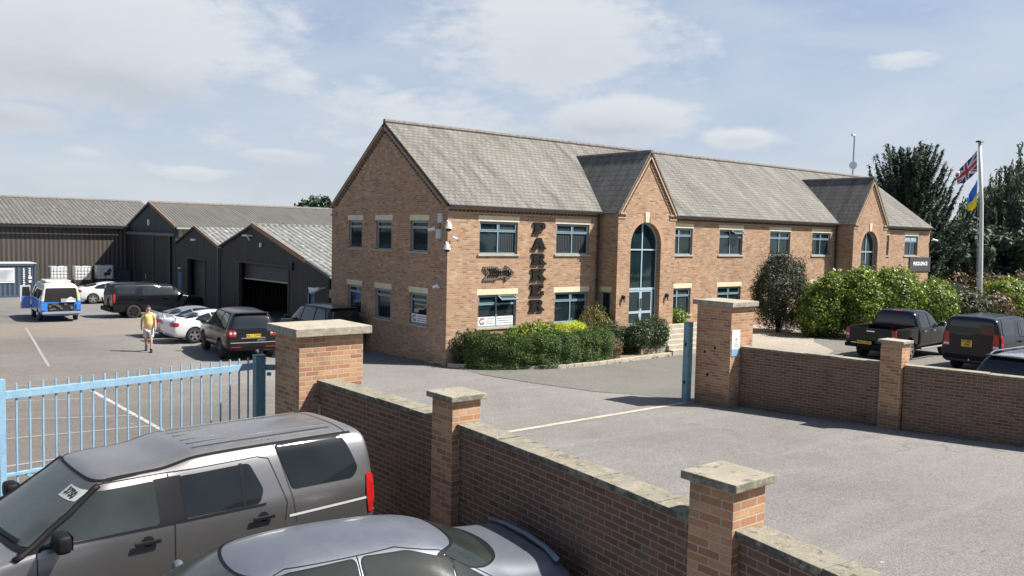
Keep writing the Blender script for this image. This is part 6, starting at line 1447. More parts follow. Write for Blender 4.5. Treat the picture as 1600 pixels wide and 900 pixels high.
def pickup():
    t = thing('pickup_truck','black double cab pickup with red tail lamps in front of the big green bush','pickup',(14.2,-9.72,LOT),R(1)); P = M['blackpaint']; H = 1.78
    st = [(-.78,.50,.90,.80,.90,1.10,.72,1.12,0),(-.775,.45,.925,.80,.915,1.12,.76,1.45,0),(-.70,.42,.935,.78,.92,1.13,.72,1.70,.01),(-.55,.42,.94,.78,.92,1.13,.70,1.745,.02),(0,.42,.94,.78,.92,1.12,.70,1.765,.025),(.45,.42,.94,.78,.92,1.11,.70,1.735,.025),(.66,.42,.94,.78,.92,1.10,.71,1.66,.02),(1.12,.42,.94,.78,.92,1.08,.82,1.22,.03),(1.24,.42,.94,.78,.92,1.06,.86,1.11,.03),(2.0,.42,.935,.76,.90,1.02,.84,1.06,.04),(2.4,.46,.90,.74,.86,.95,.78,.98,.02),(2.52,.54,.80,.70,.76,.82,.70,.84,0)]
    wr = .38; wh = [(1.65,.90),(1.65,-.90)]
    body, bvh = car_body('cab', st, P, t, wh, wr, M['gap'], sub=2)
    # load bed
    b = MB(); x0, x1 = -2.58, -.80; zb, zt = .58, 1.16; w = .90
    for s in (-1,1):
        n = 16; arc = [(-1.45+.47*math.cos(math.pi*i/n), .40+.47*math.sin(math.pi*i/n)) for i in range(n+1)]
        prof = [(x0,zb),(-1.45-.47,zb)] + [(a,c) for a,c in arc[::-1] if c > zb-.0001 or True and c >= .58] + [(-1.45+.47,zb),(x1,zb),(x1,zt),(x0,zt)]
        q = []; 
        for p in prof:
            if not q or math.dist(q[-1],p) > 1e-4: q.append(p)
        b.prism(q, lambda a,c,wd,s=s: (a, s*(w-wd), c), .07)
    b.box(x0+.08,x1,-w+.071,w-.071,.66,.70); b.box(x1-.06,x1-.001,-w+.071,w-.071,.70,zt)
    b.build('load_bed', P, t, bevel=.012)
    tg = MB(); tg.box(x0-.005,x0+.06,-w+.075,w-.075,.62,zt+.005); tgo = tg.build('tailgate', P, t, bevel=.015)
    hd = MB(); hd.box(x0-.03,x0-.006,-.16,.14,1.04,1.09); hd.build('tailgate_handle', M['chrome'], tgo, bevel=.006)
    rl = MB(); rl.tube([(x1-.1,-w+.03,zt+.02),(x0+.1,-w+.03,zt+.02)],.018,8); rl.tube([(x1-.1,w-.03,zt+.02),(x0+.1,w-.03,zt+.02)],.018,8); rl.build('bed_rail', M['trim'], t)
    for s in (-1,1):
        l = MB(); l.box(x0-.012,x0+.09,min(s*(w-.13),s*(w+.012)),max(s*(w-.13),s*(w+.012)),.72,1.14); l.build('taillight', M['redlamp'], t, bevel=.015)
        l = MB(); l.box(x0-.016,x0+.0,min(s*(w-.11),s*(w-.02)),max(s*(w-.11),s*(w-.02)),.86,.93); l.build('reverse_lamp', M['clearlamp'], t)
        sd = 'L' if s > 0 else 'R'
        for q in ([(1.02,1.15),(.54,1.60),(.18,1.67),(.18,1.15)],[(.10,1.155),(.10,1.675),(-.42,1.67),(-.58,1.45),(-.58,1.16)]): decal('side_window', bvh, [rounded(q,.04)], sd, M['carglass'], t, .006)
        decal('panel_gap', bvh, seam_poly([(1.12,1.06),(1.12,.5)],.01)+seam_poly([(.14,1.7),(.14,.5)],.01)+seam_poly([(-.66,1.6),(-.68,.6)],.01), sd, M['gap'], t, .004)
        for hx in (.28,-.45):
            h = MB(); yy = s*.945; h.box(hx-.02,hx+.17,min(yy,yy+s*.03),max(yy,yy+s*.03),1.02,1.06); h.build('door_handle', M['chrome'], t, bevel=.006)
        mirror_unit(t, (.92,s*.90,1.25), s, M['chrome'], (.14,.24,.19))
        r = MB(); r.tube([(1.15,s*.98,.42),(-.72,s*.98,.42)],.035,8); r.build('side_step', M['alloy'], t)
        decal('headlight', bvh, [rounded([(s*.5,.78),(s*.82,.78),(s*.82,.95),(s*.52,.95)],.03)], 'F', M['clearlamp'], t, .012)
        for wx in (1.65,-1.45): make_wheel(t, wx, s*.93, wr, .25, sd, M['alloy'], 6, .10, rimr=.66)
    decal('rear_window', bvh, [rounded([(-.66,1.66),(.66,1.66),(.76,1.22),(-.76,1.22)],.07)], 'B', M['carglass'], t, .007); decal('windscreen', bvh, [rounded([(-.64,1.66),(.64,1.66),(.80,1.18),(-.80,1.18)],.05)], 'F', M['carglass'], t, .006)
    decal('brake_lamp', bvh, seam_poly([(-.16,1.735),(.16,1.735)],.03), 'B', M['reddark'], t, .01)
    bp = MB(); bp.box(x0-.12,x0+.04,-.90,.90,.46,.60); bp.build('rear_bumper', M['trim'], t, bevel=.03)
    plate(t, x0-.13, .15, .66, 'AV15 XKU', M['yplate'], R(-90))
    ch = MB(); ch.box(-2.5,-.7,-.45,.45,.36,.60); ch.box(-1.0,1.2,-.8,.8,.36,.46); ch.build('chassis', M['trim'], t)
pickup()

def camper():
    t = thing('camper_van','white over blue old camper van with its tailgate opening stripped out','van',(-7.78,24.5,GZ+.02),math.atan2(.998,.06))
    M['vanblue'] = paint_mat('van blue', (0.02,0.17,0.55), 0, .35, .8); M['vanwhite'] = paint_mat('van white', (0.62,0.63,0.60), 0, .4, .6)
    st = [(-2.18,.42,.86,.70,.86,1.10,.78,1.45,0),(-2.16,.36,.90,.70,.895,1.10,.79,1.75,.01),(-2.10,.33,.92,.70,.91,1.10,.76,1.88,.02),(-1.9,.32,.925,.70,.912,1.10,.74,1.94,.04),(-1.2,.32,.93,.70,.915,1.10,.74,1.95,.05),(0.6,.32,.93,.70,.915,1.10,.74,1.95,.05),(1.2,.32,.93,.70,.912,1.10,.74,1.90,.04),(1.5,.32,.925,.70,.91,1.10,.76,1.72,.03),(1.95,.34,.92,.70,.90,1.10,.82,1.25,.02),(2.12,.36,.90,.68,.88,1.05,.80,1.10,.01),(2.2,.42,.84,.66,.82,.90,.72,.95,0)]
    wr = .32; wh = [(1.35,.88),(1.35,-.88),(-1.12,.88),(-1.12,-.88)]
    body, bvh = car_body('body', st, M['vanwhite'], t, wh, wr, M['gap'], sub=2)
    # blue lower half
    for p in body.data.polygons:
        if p.material_index == 0 and p.center.z < 1.10: pass
    body.data.materials.append(M['vanblue'])
    bm = bmesh.new(); bm.from_mesh(body.data)
    bmesh.ops.bisect_plane(bm, geom=bm.verts[:]+bm.edges[:]+bm.faces[:], plane_co=(0,0,1.10), plane_no=(0,0,1))
    for f in bm.faces:
        if f.material_index == 0 and f.calc_center_median().z < 1.10: f.material_index = 2
    bm.to_mesh(body.data); bm.free()
    decal('tailgate_opening', bvh, [rounded([(-.68,1.74),(.68,1.74),(.76,1.05),(-.76,1.05)],.06)], 'B', M['void'], t, .005)
    decal('engine_bay', bvh, [rounded([(-.60,.98),(.60,.98),(.60,.58),(-.60,.58)],.05)], 'B', M['void'], t, .005)
    l = MB(); l.box(-2.25,-2.17,-.66,.02,1.02,1.20); l.build('load_tray', flat('grey tray',(0.30,0.31,0.32),.6), t, bevel=.01)
    l = MB(); l.add([(-2.26,-.62,1.05),(-2.26,-.20,1.05),(-2.25,-.30,1.22),(-2.25,-.42,1.30),(-2.24,-.58,1.20),(-2.12,-.4,1.1)],[(0,1,2,3,4),(0,5,1),(1,5,2),(2,5,3),(3,5,4),(4,5,0)]); l.build('dust_sheet', M['white'], t)
    for s in (-1,1):
        q = MB(); q.box(-2.24,-2.14,min(s*.68,s*.90),max(s*.68,s*.90),.62,.95); q.build('rear_corner', M['vanblue'], t, bevel=.02)
        decal('reflective_pillar', bvh, seam_poly([(s*.83,1.12),(s*.75,1.70)],.08), 'B', flat('pale green strip',(0.45,0.62,0.30),.4) if s < 0 else M['vanwhite'], t, .008)
        sd = 'L' if s > 0 else 'R'
        decal('side_window', bvh, [rounded([(1.45,1.15),(1.2,1.62),(.75,1.68),(.75,1.15)],.05),rounded([(.6,1.15),(.6,1.68),(-.55,1.68),(-.55,1.15)],.06),rounded([(-.7,1.15),(-.7,1.68),(-1.85,1.66),(-1.95,1.15)],.06)], sd, M['carglass'], t, .006)
    decal('windscreen', bvh, [rounded([(-.68,1.68),(.68,1.68),(.80,1.18),(-.80,1.18)],.06)], 'F', M['carglass'], t, .006)
    b = MB(); b.box(-2.30,-2.20,-.86,.86,.44,.55); b.build('rear_bumper', flat('dull bumper',(0.35,0.34,0.32),.4,.4), t, bevel=.02)
    r = MB(); r.box(-1.3,.4,-.58,.58,2.00,2.06); r.build('roof_vent', M['vanwhite'], t, bevel=.02)
    e = MB(); 
    random.seed(5)
    for i in range(12): 
        y = random.uniform(-.55,.5); z = random.uniform(.6,.9); e.box(-2.22,-2.19,y,y+.12,z,z+.08)
    e.build('engine_part', flat('engine grey',(0.12,0.12,0.12),.6,.3), t)
    d = MB(); d.prism([(0.3,.45),(.85,.45),(.85,1.68),(.3,1.68)], lambda a,c,w: (1.35+.15*(a-.3)+w*.1, .95+(a-.3)*.75+w, c), .05); do = d.build('open_door', M['vanwhite'], t)
    g = MB(); g.prism([(0.36,1.12),(.80,1.12),(.78,1.60),(.36,1.60)], lambda a,c,w: (1.33+.15*(a-.3), .945+(a-.3)*.75-w, c), .01); g.build('door_pane', M['carglass'], do)
    h = MB(); h.prism([(.32,.47),(.83,.47),(.83,1.10),(.32,1.10)], lambda a,c,w: (1.33+.15*(a-.3), .943+(a-.3)*.75-w, c), .01); h.build('door_lining', M['vanblue'], do)
    for x,y in wh: make_wheel(t, x, (1 if y > 0 else -1)*.90, wr, .20, 'L' if y > 0 else 'R', M['alloy'], 8, .06, rimr=.6)
camper()
# far row beyond the planting
saloon('parked_car','white saloon facing the camera in the far row right of the flagpole',(49.4,.3,LOT),R(205),'whitepaint')
saloon('parked_car','dark grey saloon facing the camera in the far row left of the flagpole',(47.0,2.6,LOT),R(205),'navypaint')
saloon('parked_car','yellow coupe mostly hidden by the green bushes near the black board',(42.2,2.0,LOT),R(200),'yellowpaint',kind='coupe')

# ================================================================= PLANTS
def leaves_mesh(name, pts, nrm, size, mat, parent, aspect=.55, jitter=1.0, seed=0, fold=.25, size_var=.5, up=None):
    """pts (N,3) centres, nrm (N,3) preferred facing; each leaf is a small folded diamond"""
    rng = np.random.default_rng(seed); N = len(pts)
    n = nrm + rng.normal(0, jitter, (N,3))*.6; n /= np.linalg.norm(n,axis=1,keepdims=True)+1e-9
    r = rng.normal(0,1,(N,3)) if up is None else up + rng.normal(0,.35,(N,3))
    a = r - n*np.sum(r*n,axis=1,keepdims=True); a /= np.linalg.norm(a,axis=1,keepdims=True)+1e-9
    b = np.cross(n,a); s = (size*(1+rng.uniform(-size_var,size_var,N)))[:,None]
    v0 = pts - a*s; v2 = pts + a*s; v1 = pts + b*s*aspect + n*s*fold; v3 = pts - b*s*aspect + n*s*fold
    V = np.stack([v0,v1,v2,v3],1).reshape(-1,3).astype(np.float32)
    me = bpy.data.meshes.new(name); me.vertices.add(4*N); me.vertices.foreach_set('co', V.ravel())
    idx = np.arange(4*N, dtype=np.int32); me.loops.add(4*N); me.loops.foreach_set('vertex_index', idx)
    me.polygons.add(N); me.polygons.foreach_set('loop_start', np.arange(0,4*N,4,dtype=np.int32)); me.polygons.foreach_set('loop_total', np.full(N,4,dtype=np.int32))
    me.update(calc_edges=True); me.validate(); me.materials.append(mat)
    o = bpy.data.objects.new(name, me); COL.objects.link(o); o.parent = parent; return o
def blob_points(blobs, dens, seed, shell=.35, zmin=.02, sprig=.06):
    """points near the outer skin of a union of ellipsoids (cx,cy,cz,rx,ry,rz), with lumps"""
    rng = np.random.default_rng(seed); P = []; Nn = []
    for (cx,cy,cz,rx,ry,rz) in blobs:
        area = 4*math.pi*((rx*ry)**1.6/3+(rx*rz)**1.6/3+(ry*rz)**1.6/3)**(1/1.6); n = int(area*dens)
        d = rng.normal(0,1,(n,3)); d /= np.linalg.norm(d,axis=1,keepdims=True)
        lump = 1 + .12*np.sin(d[:,0]*7+cx*3)*np.cos(d[:,1]*6+cy) + .10*np.sin(d[:,2]*11+cz*2+d[:,0]*5) + .07*np.sin(d[:,0]*17+d[:,1]*13+cy*5)
        k = (1 - shell*rng.random(n)**1.6)*lump + np.where(rng.random(n) < sprig, rng.random(n)*(.10+sprig), 0)
        p = np.stack([cx+d[:,0]*rx*k, cy+d[:,1]*ry*k, cz+d[:,2]*rz*k],1); P.append(p); Nn.append(d)
    P = np.concatenate(P); Nn = np.concatenate(Nn); keep = P[:,2] > zmin
    for (cx,cy,cz,rx,ry,rz) in blobs:      # drop those buried deep inside another blob
        q = ((P[:,0]-cx)/rx)**2+((P[:,1]-cy)/ry)**2+((P[:,2]-cz)/rz)**2; keep &= q > .36
    return P[keep], Nn[keep]
def twigs(parent, h, spread, n, r, mat, seed, name='stem'):
    rnd = random.Random(seed); mb = MB()
    for i in range(n):
        a = rnd.uniform(0,6.28); R_ = spread*rnd.uniform(.3,1); hh = h*rnd.uniform(.6,1)
        mb.tube([(rnd.uniform(-.1,.1),rnd.uniform(-.1,.1),-.1),(math.cos(a)*R_*.4,math.sin(a)*R_*.4,hh*.5),(math.cos(a)*R_,math.sin(a)*R_,hh)], r, 5, r2=r*.35)
    mb.build(name, mat, parent)
M['bark'] = noisy('brown bark', (0.07,0.05,0.035), (0.13,0.10,0.07), 9, .9)
M['lf_box'] = leaf_mat('clipped hedge leaf', [(0,(0.018,0.038,0.010)),(.45,(0.044,0.085,0.018)),(.8,(0.085,0.14,0.030)),(1,(0.17,0.22,0.06))])
M['lf_dark'] = leaf_mat('dark green leaf', [(0,(0.018,0.035,0.014)),(.5,(0.035,0.062,0.025)),(1,(0.075,0.11,0.045))], .18)
M['lf_grey'] = leaf_mat('grey green leaf', [(0,(0.03,0.035,0.02)),(.5,(0.07,0.075,0.045)),(1,(0.13,0.13,0.08))], .15)
M['lf_lime'] = leaf_mat('lime yellow leaf', [(0,(0.20,0.26,0.02)),(.5,(0.42,0.46,0.04)),(1,(0.62,0.62,0.09))], .3)
M['lf_green'] = leaf_mat('bright laurel leaf', [(0,(0.030,0.055,0.012)),(.35,(0.085,0.135,0.022)),(.70,(0.20,0.26,0.04)),(1,(0.46,0.46,0.13))], .3, .38, .45)
M['lf_olive'] = leaf_mat('olive grassy leaf', [(0,(0.08,0.07,0.03)),(.5,(0.16,0.15,0.05)),(1,(0.30,0.27,0.10))], .3)
M['lf_brown'] = leaf_mat('brown dead leaf', [(0,(0.07,0.05,0.03)),(.5,(0.15,0.11,0.07)),(1,(0.26,0.20,0.13))], .15)
M['lf_purple'] = leaf_mat('purple green leaf', [(0,(0.018,0.026,0.018)),(.5,(0.035,0.048,0.028)),(.85,(0.07,0.075,0.055)),(1,(0.15,0.11,0.15))], .15)
M['lf_conifer'] = leaf_mat('conifer needle', [(0,(0.022,0.042,0.034)),(.5,(0.046,0.076,0.058)),(1,(0.095,0.135,0.095))], .08, .6, .2)
M['lf_willow'] = leaf_mat('willow leaf', [(0,(0.05,0.07,0.058)),(.5,(0.10,0.13,0.098)),(1,(0.19,0.22,0.16))], .12, .6, .2)
M['lf_far'] = leaf_mat('distant leaf', [(0,(0.024,0.042,0.032)),(.5,(0.048,0.076,0.052)),(1,(0.095,0.13,0.08))], .1, .6, .2)

def bush(name, label, loc, blobs, mat, dens, size, seed, cat='bush', group=None, aspect=.55, jitter=1.0, stems=12, stemh=.8, spread=.5, shell=.4, r=.015, size_var=.5, up=None, sprig=.08):
    t = thing(name, label, cat, loc, 0, group); P, N_ = blob_points(blobs, dens, seed, shell, sprig=sprig)
    leaves_mesh('foliage', P, N_, size, M[mat], t, aspect, jitter, seed, size_var=size_var, up=up)
    if stems: twigs(t, stemh, spread, stems, r, M['bark'], seed)
    return t
def clipped_hedge():
    t = thing('clipped_hedge','neatly clipped dark green box hedge along the kerb below the lettering','hedge',(3.0,-1.45,.05)); rng = np.random.default_rng(4)
    # a rounded box that follows the curve of the kerb
    path = [(-2.05,.62),(-1.6,.22),(-.9,-.15),(0,-.42),(1.0,-.52),(2.0,-.50),(2.75,-.42)]
    from mathutils.geometry import interpolate_bezier
    dense = []
    for i in range(len(path)-1):
        p0 = Vector(path[max(0,i-1)]); p1 = Vector(path[i]); p2 = Vector(path[i+1]); p3 = Vector(path[min(len(path)-1,i+2)])
        for k in range(12): 
            q = k/12; dense.append(.5*((2*p1)+(p2-p0)*q+(2*p0-5*p1+4*p2-p3)*q*q+(3*p1-p0-3*p2+p3)*q**3))
    dense.append(Vector(path[-1])); seg = list(zip(dense[:-1],dense[1:]))
    cum = np.cumsum([0]+[(b-a).length for a,b in seg]); tot = cum[-1]; W, H = .60, 1.14; P = []; N_ = []
    for _ in range(52000):
        s_ = rng.random()*(tot+2*W)-W; sc = min(max(s_,0),tot-1e-4); i = int(np.searchsorted(cum, sc, side='right')-1); a, b = seg[i]; f = (sc-cum[i])/(cum[i+1]-cum[i])
        j = min(len(seg)-1,i+1); d = ((b-a).normalized().lerp((seg[j][1]-seg[j][0]).normalized(), f)).normalized(); nn = Vector((-d.y,d.x)); c0 = a.lerp(b,f)
        e = 0.0 if s_ == sc else (s_-sc); wmax = W*math.sqrt(max(.02,1-(abs(e)/W)**3))
        lump = .04*math.sin(sc*2.7+.5)+.03*math.sin(sc*6.1+1)+.025*math.sin(sc*13)
        Ht = H + lump*1.2 - .10*(abs(e)/W)**2
        k = 1-.22*rng.random()**2
        if rng.random() < .42:      # top
            y = (rng.random()*2-1)*wmax; z = (Ht-.30*(abs(y)/W)**3)*(1-.12*rng.random()**2)+(rng.random()**6)*.12+.05*math.sin(y*9+sc*5); n3 = (nn.x*y*.4,nn.y*y*.4,1)
        else:
            sg = -1 if rng.random() < .72 else 1; z = rng.random()*Ht; y = sg*(wmax+lump+.04*math.sin(z*8+sc*3))*k*(1-.30*max(0,(z/Ht-.6)/.4)**2); n3 = (nn.x*sg,nn.y*sg,.25)
        c = c0 + nn*y + d*e; P.append((c.x,c.y,z)); N_.append(n3)
    P = np.array(P); N_ = np.array(N_); leaves_mesh('foliage', P, N_, .023, M['lf_box'], t, .6, .9, 1)
    c = MB(); 
    for a,b in zip(dense[::6],dense[6::6]): c.bar((a.x,a.y,.50),(b.x,b.y,.50),.62,.90)
    c.build('twig_mass', M['hedgecore'], t)
M['hedgecore'] = noisy('dense hedge twigs', (0.012,0.020,0.008), (0.03,0.045,0.016), 14, .95, bump=.6)
clipped_hedge()
bush('grey_bush','small grey green bush at the brick corner of the facade',(.55,-.42,.05),[(0,0,.62,.50,.42,.66),(.25,-.15,.45,.42,.36,.5)],'lf_grey',900,.036,11,stems=14,stemh=.9,spread=.35)
bush('variegated_bush','pale variegated bush just behind the clipped hedge',(3.55,-.75,.05),[(0,0,1.0,.75,.38,.50),(-.8,.1,.95,.5,.3,.42),(.7,0,1.0,.5,.35,.42)],'lf_green',520,.05,12,stems=14,stemh=.9,spread=.5)
bush('lime_bush','bright lime yellow shrub behind the clipped hedge',(5.05,-1.05,.05),[(0,0,1.05,.85,.40,.42),(.6,.1,1.0,.5,.35,.38)],'lf_lime',900,.028,13,stems=10,stemh=.8,spread=.5)
bush('olive_bush','tall spiky olive coloured bush beside the downpipe',(6.85,-.62,.05),[(0,0,1.05,.75,.48,.95),(.45,-.1,.9,.55,.4,.7),(-.4,0,.9,.5,.4,.7)],'lf_olive',520,.075,14,stems=30,stemh=1.6,spread=.6,aspect=.16,shell=.7,up=np.array([0,0,1.0]))
bush('brown_bush','half dead brown rounded bush at the end of the clipped hedge',(6.25,-1.75,.05),[(0,0,.55,.62,.50,.62),(.3,-.2,.4,.45,.4,.45)],'lf_brown',900,.030,15,stems=30,stemh=.9,spread=.5)
bush('low_green_bush','low spreading green bush behind the brown bush',(7.0,-1.35,.05),[(0,0,.75,.85,.50,.62),(.9,.05,.65,.6,.45,.5)],'lf_dark',950,.030,16,stems=12,stemh=.8,spread=.5)
bush('rounded_bush','large rounded dark green bush at the foot of the entrance steps',(8.75,-1.80,.05),[(0,0,.80,.95,.52,.72),(.55,-.05,.85,.6,.45,.65),(-.6,.05,.75,.6,.42,.6)],'lf_dark',1000,.034,17,stems=22,stemh=.9,spread=.7,r=.02)
bush('wall_bush','small green bush under the ground floor window right of the entrance',(12.25,-.45,1.0),[(0,0,.20,.55,.34,.52)],'lf_green',700,.045,18,stems=6,stemh=.5,spread=.3)
bush('purple_shrub','tall dark purplish shrub against the facade beyond the far gate pillar',(16.95,-2.55,LOT),[(0,0,1.7,1.35,1.15,1.75),(.6,.1,2.4,1.0,.9,1.15),(-.75,0,1.9,.85,.8,1.1),(.9,-.2,1.3,.8,.8,1.0),(.1,.2,2.9,.7,.6,.75)],'lf_purple',620,.055,19,cat='shrub',stems=40,stemh=3.9,spread=1.3,aspect=.28,shell=.5)
def big_bushes():
    specs = [((17.3,-4.7),[(0,0,1.2,1.15,1.0,1.35),(.5,-.2,1.75,.9,.8,1.05),(-.7,.2,.9,.7,.7,1.0),(-.2,-.3,2.2,.5,.5,.6)],21,'left end of the big sunlit laurel mass beside the purple shrub'),
             ((18.5,-5.7),[(0,0,1.5,1.2,1.1,1.40),(.5,.2,1.95,.9,.9,1.0),(-.3,-.5,1.2,.9,.8,1.2),(-.3,.1,2.5,.5,.5,.55)],22,'tall middle laurel bush directly behind the pickup bed'),
             ((19.7,-6.6),[(0,0,1.5,1.15,1.1,1.45),(.5,.0,1.9,.8,.8,1.05),(-.3,.2,2.5,.45,.5,.6)],23,'laurel bush behind the pickup cab below the black board'),
             ((21.2,-7.4),[(0,0,1.3,1.15,1.1,1.2),(.5,-.2,1.5,.8,.8,.95)],26,'laurel bush at the right end of the sunlit mass')]
    for (x,y),bl,sd,lab in specs:
        bush('laurel_bush',lab,(x,y,LOT),bl,'lf_green',800,.062,sd,group='green bushes behind the parked pickup',stems=26,stemh=2.2,spread=1.0,aspect=.42,shell=.6,r=.03,sprig=.16)
    for (x,y,s,m,lab,sd) in ((28.9,-5.6,.95,'lf_green','low yellow green bush at the foot of the flagpole',31),(34.6,-5.7,1.25,'lf_green','yellow green bush right of the flagpole in front of the white saloon',32),(36.6,-7.4,1.45,'lf_dark','darker round bush at the right edge of the picture',33),(31.9,-6.1,.85,'lf_brown','small reddish brown bush just right of the flagpole',34),(23.6,-7.9,1.15,'lf_grey','dull grey green bush between the laurels and the flagpole',35),(25.6,-7.3,1.0,'lf_dark','dark green bush just left of the flagpole',36)):
        bush('low_bush',lab,(x,y,LOT),[(0,0,.9*s,1.2*s,1.1*s,.95*s),(.7*s,.1,.8*s,.8*s,.8*s,.75*s),(-.5*s,-.2,1.1*s,.7*s,.7*s,.7*s)],m,380,.065,sd,group='low bushes round the flagpole',stems=12,stemh=1.2,spread=.8,sprig=.12)
big_bushes()
t = thing('dry_hedge','pale brown dry hedge behind the far row of cars','hedge',(52,3,LOT)); P = []; 
bl = [(i*1.5-9, -i*1.0+7.5, 1.15, 1.3,.9,1.0+.25*math.sin(i*2.1)) for i in range(18)]
P, N_ = blob_points(bl, 60, 41, .5); leaves_mesh('foliage', P, N_, .13, M['lf_brown'], t, .6, 1.2, 41)

def crown_tree(name, label, loc, h, rad, mat, seed, n=26, dens=22, size=.22, cz=.6, group=None, trunk=.22, low=.18):
    rnd = random.Random(seed); t = thing(name, label, 'tree', loc, 0, group); bl = []
    for i in range(n):
        a = rnd.uniform(0,6.28); z = rnd.uniform(low,1.0); rr = rad*math.sqrt(max(.05,1-((z-cz)/(1.02-cz if z > cz else cz-low+.25))**2))*rnd.uniform(.35,.85)
        s = rad*rnd.uniform(.26,.46); bl.append((math.cos(a)*rr, math.sin(a)*rr, z*h*.9, s, s, s*rnd.uniform(.6,.9)))
    P, N_ = blob_points(bl, dens, seed, .5, .2); leaves_mesh('crown', P, N_, size, M[mat], t, .55, 1.2, seed)
    mb = MB(); mb.tube([(0,0,-.2),(.1,0,h*.35),(0,.1,h*.75)], trunk, 8, r2=trunk*.3)
    for b in bl[:12]: mb.tube([(0,0,h*.3),(b[0]*.5,b[1]*.5,b[2]*.75),(b[0],b[1],b[2])], trunk*.35, 5, r2=.02)
    mb.build('trunk', M['bark'], t); return t
def conifer():
    h = 10.9; t = thing('conifer','tall dark spiky conifer with upturned branch tips right of the office roof','tree',(49.9,7.6,LOT)); rnd = random.Random(3); br = MB(); P = []; N_ = []; U = []
    rng = np.random.default_rng(3)
    for i in range(250):
        z = h*(.06+.93*(i/250)**.85) ; f = z/h; a = i*2.399+rnd.uniform(-.3,.3)
        L = (4.9*(1-f)**.62+.75)*rnd.uniform(.58,1.22)
        d = Vector((math.cos(a),math.sin(a),0)); pts = []
        for k in range(9):
            s = k/8; pts.append(Vector((0,0,z)) + d*L*s*(1-.10*s) + Vector((0,0,-.30*L*s*(1-s)*.9 + (.55+.7*f)*L*s*s*s*.80)))
        br.tube([tuple(p) for p in pts[::2]], .05, 4, r2=.015)
        side = Vector((-d.y,d.x,0))
        m = int(44+L*42)
        for _ in range(m):
            s = rnd.uniform(.22,1.0)**.8; k = min(7,int(s*8)); p = pts[k].lerp(pts[k+1], s*8-k); tg = (pts[k+1]-pts[k]).normalized()
            w = (.62*(1-s)**.8+.035)*min(1,L*.4); off = side*rnd.uniform(-w,w)+Vector((0,0,rnd.uniform(-.10,.12)))
            q = p+off; P.append(tuple(q)); N_.append((rnd.uniform(-.4,.4),rnd.uniform(-.4,.4),1)); uu = tg*1.2+side*(1 if off.dot(side) > 0 else -1)*.7+Vector((0,0,.25)); U.append(tuple(uu))
    P = np.array(P); N_ = np.array(N_); U = np.array(U)
    leaves_mesh('foliage', P, N_, .23, M['lf_conifer'], t, .20, .7, 3, up=U)
    br.tube([(0,0,-.2),(0,0,h*.6),(0,0,h*1.0)], .28, 8, r2=.04); br.build('trunk', M['bark'], t)
conifer()
def willow():
    h = 14.9; t = thing('weeping_willow','large weeping willow with hanging strands at the right edge','tree',(72.3,4.2,LOT)); rnd = random.Random(9); P = []; N_ = []; U = []; mb = MB()
    heads = []
    for i in range(64):
        a = rnd.uniform(0,6.28); rr = 7.4*math.sqrt(rnd.random()); zz = h*(1-.38*(rr/7.2)**2)*rnd.uniform(.86,1.0); heads.append((math.cos(a)*rr,math.sin(a)*rr,zz))
        mb.tube([(0,0,h*.25),(heads[-1][0]*.45,heads[-1][1]*.45,zz*.72),heads[-1]], .14, 5, r2=.03)
    for (x,y,z) in heads:
        for j in range(30):
            a = rnd.uniform(0,6.28); r0 = abs(rnd.gauss(0,1.5)); sx = x+math.cos(a)*r0; sy = y+math.sin(a)*r0; top = z-r0*r0*.16+rnd.uniform(-.2,.3); L = min(top-.8, rnd.uniform(2.2,7.5)); n = int(L*6.5); wx = rnd.uniform(-.12,.12)
            for k in range(n):
                s = k/n; P.append((sx+wx*s*L+rnd.uniform(-.06,.06),sy+rnd.uniform(-.06,.06),top-L*s)); N_.append((rnd.uniform(-1,1),rnd.uniform(-1,1),.1)); U.append((rnd.uniform(-.25,.25),rnd.uniform(-.25,.25),-1))
    P = np.array(P); leaves_mesh('foliage', P, np.array(N_), .24, M['lf_willow'], t, .30, .6, 9, up=np.array(U))
    mb.tube([(0,0,-.2),(.2,0,h*.2),(0,.1,h*.45)], .55, 8, r2=.3); mb.build('trunk', M['bark'], t)
willow()
def back_trees():
    for i,(x,y,h,r,lab) in enumerate(((61.5,14.2,10.2,3.0,'rounded tree showing above the roof between the second bay and the conifer'),(59.5,7.6,5.8,3.4,'dark tree mass between the conifer and the flagpole'),(62.4,5.4,5.6,3.4,'low dark tree left of the willow trunk'),(64,3.2,6.0,3.4,'low dark tree just right of the flagpole'),
        (66,0.2,7.5,4.0,'dark tree below the willow at the right edge'),(54.6,5.8,5.6,3.0,'dark undergrowth tree below the conifer'),(74,-9,12,5.5,'broad dark tree standing beyond the weeping willow'))):
        crown_tree('background_tree',lab,(x,y,LOT),h,r,'lf_far',50+i,n=30,dens=26,size=.24,group='dark trees beyond the car park',low=.05)
    crown_tree('background_tree','dark tree top peeping above the long workshop roof beside the gable',(24.3,57.2,GZ),8.3,3.6,'lf_far',60,n=26,dens=16,size=.28,group='dark trees beyond the car park',low=.3)
    # unseen trees added behind the camera to darken the reflections in the windows
    for i,(x,y,h) in enumerate(((6,-56,10),(20,-52,12),(34,-50,11),(48,-48,12),(62,-46,11),(-8,-62,9))):
        crown_tree('added_reflection_tree','broad leafy unseen tree added behind the camera to darken window reflections',(x,y,.3),h,6.2,'lf_far',70+i,n=22,dens=7,size=.42,group='added trees behind the camera',low=.05)
back_trees()
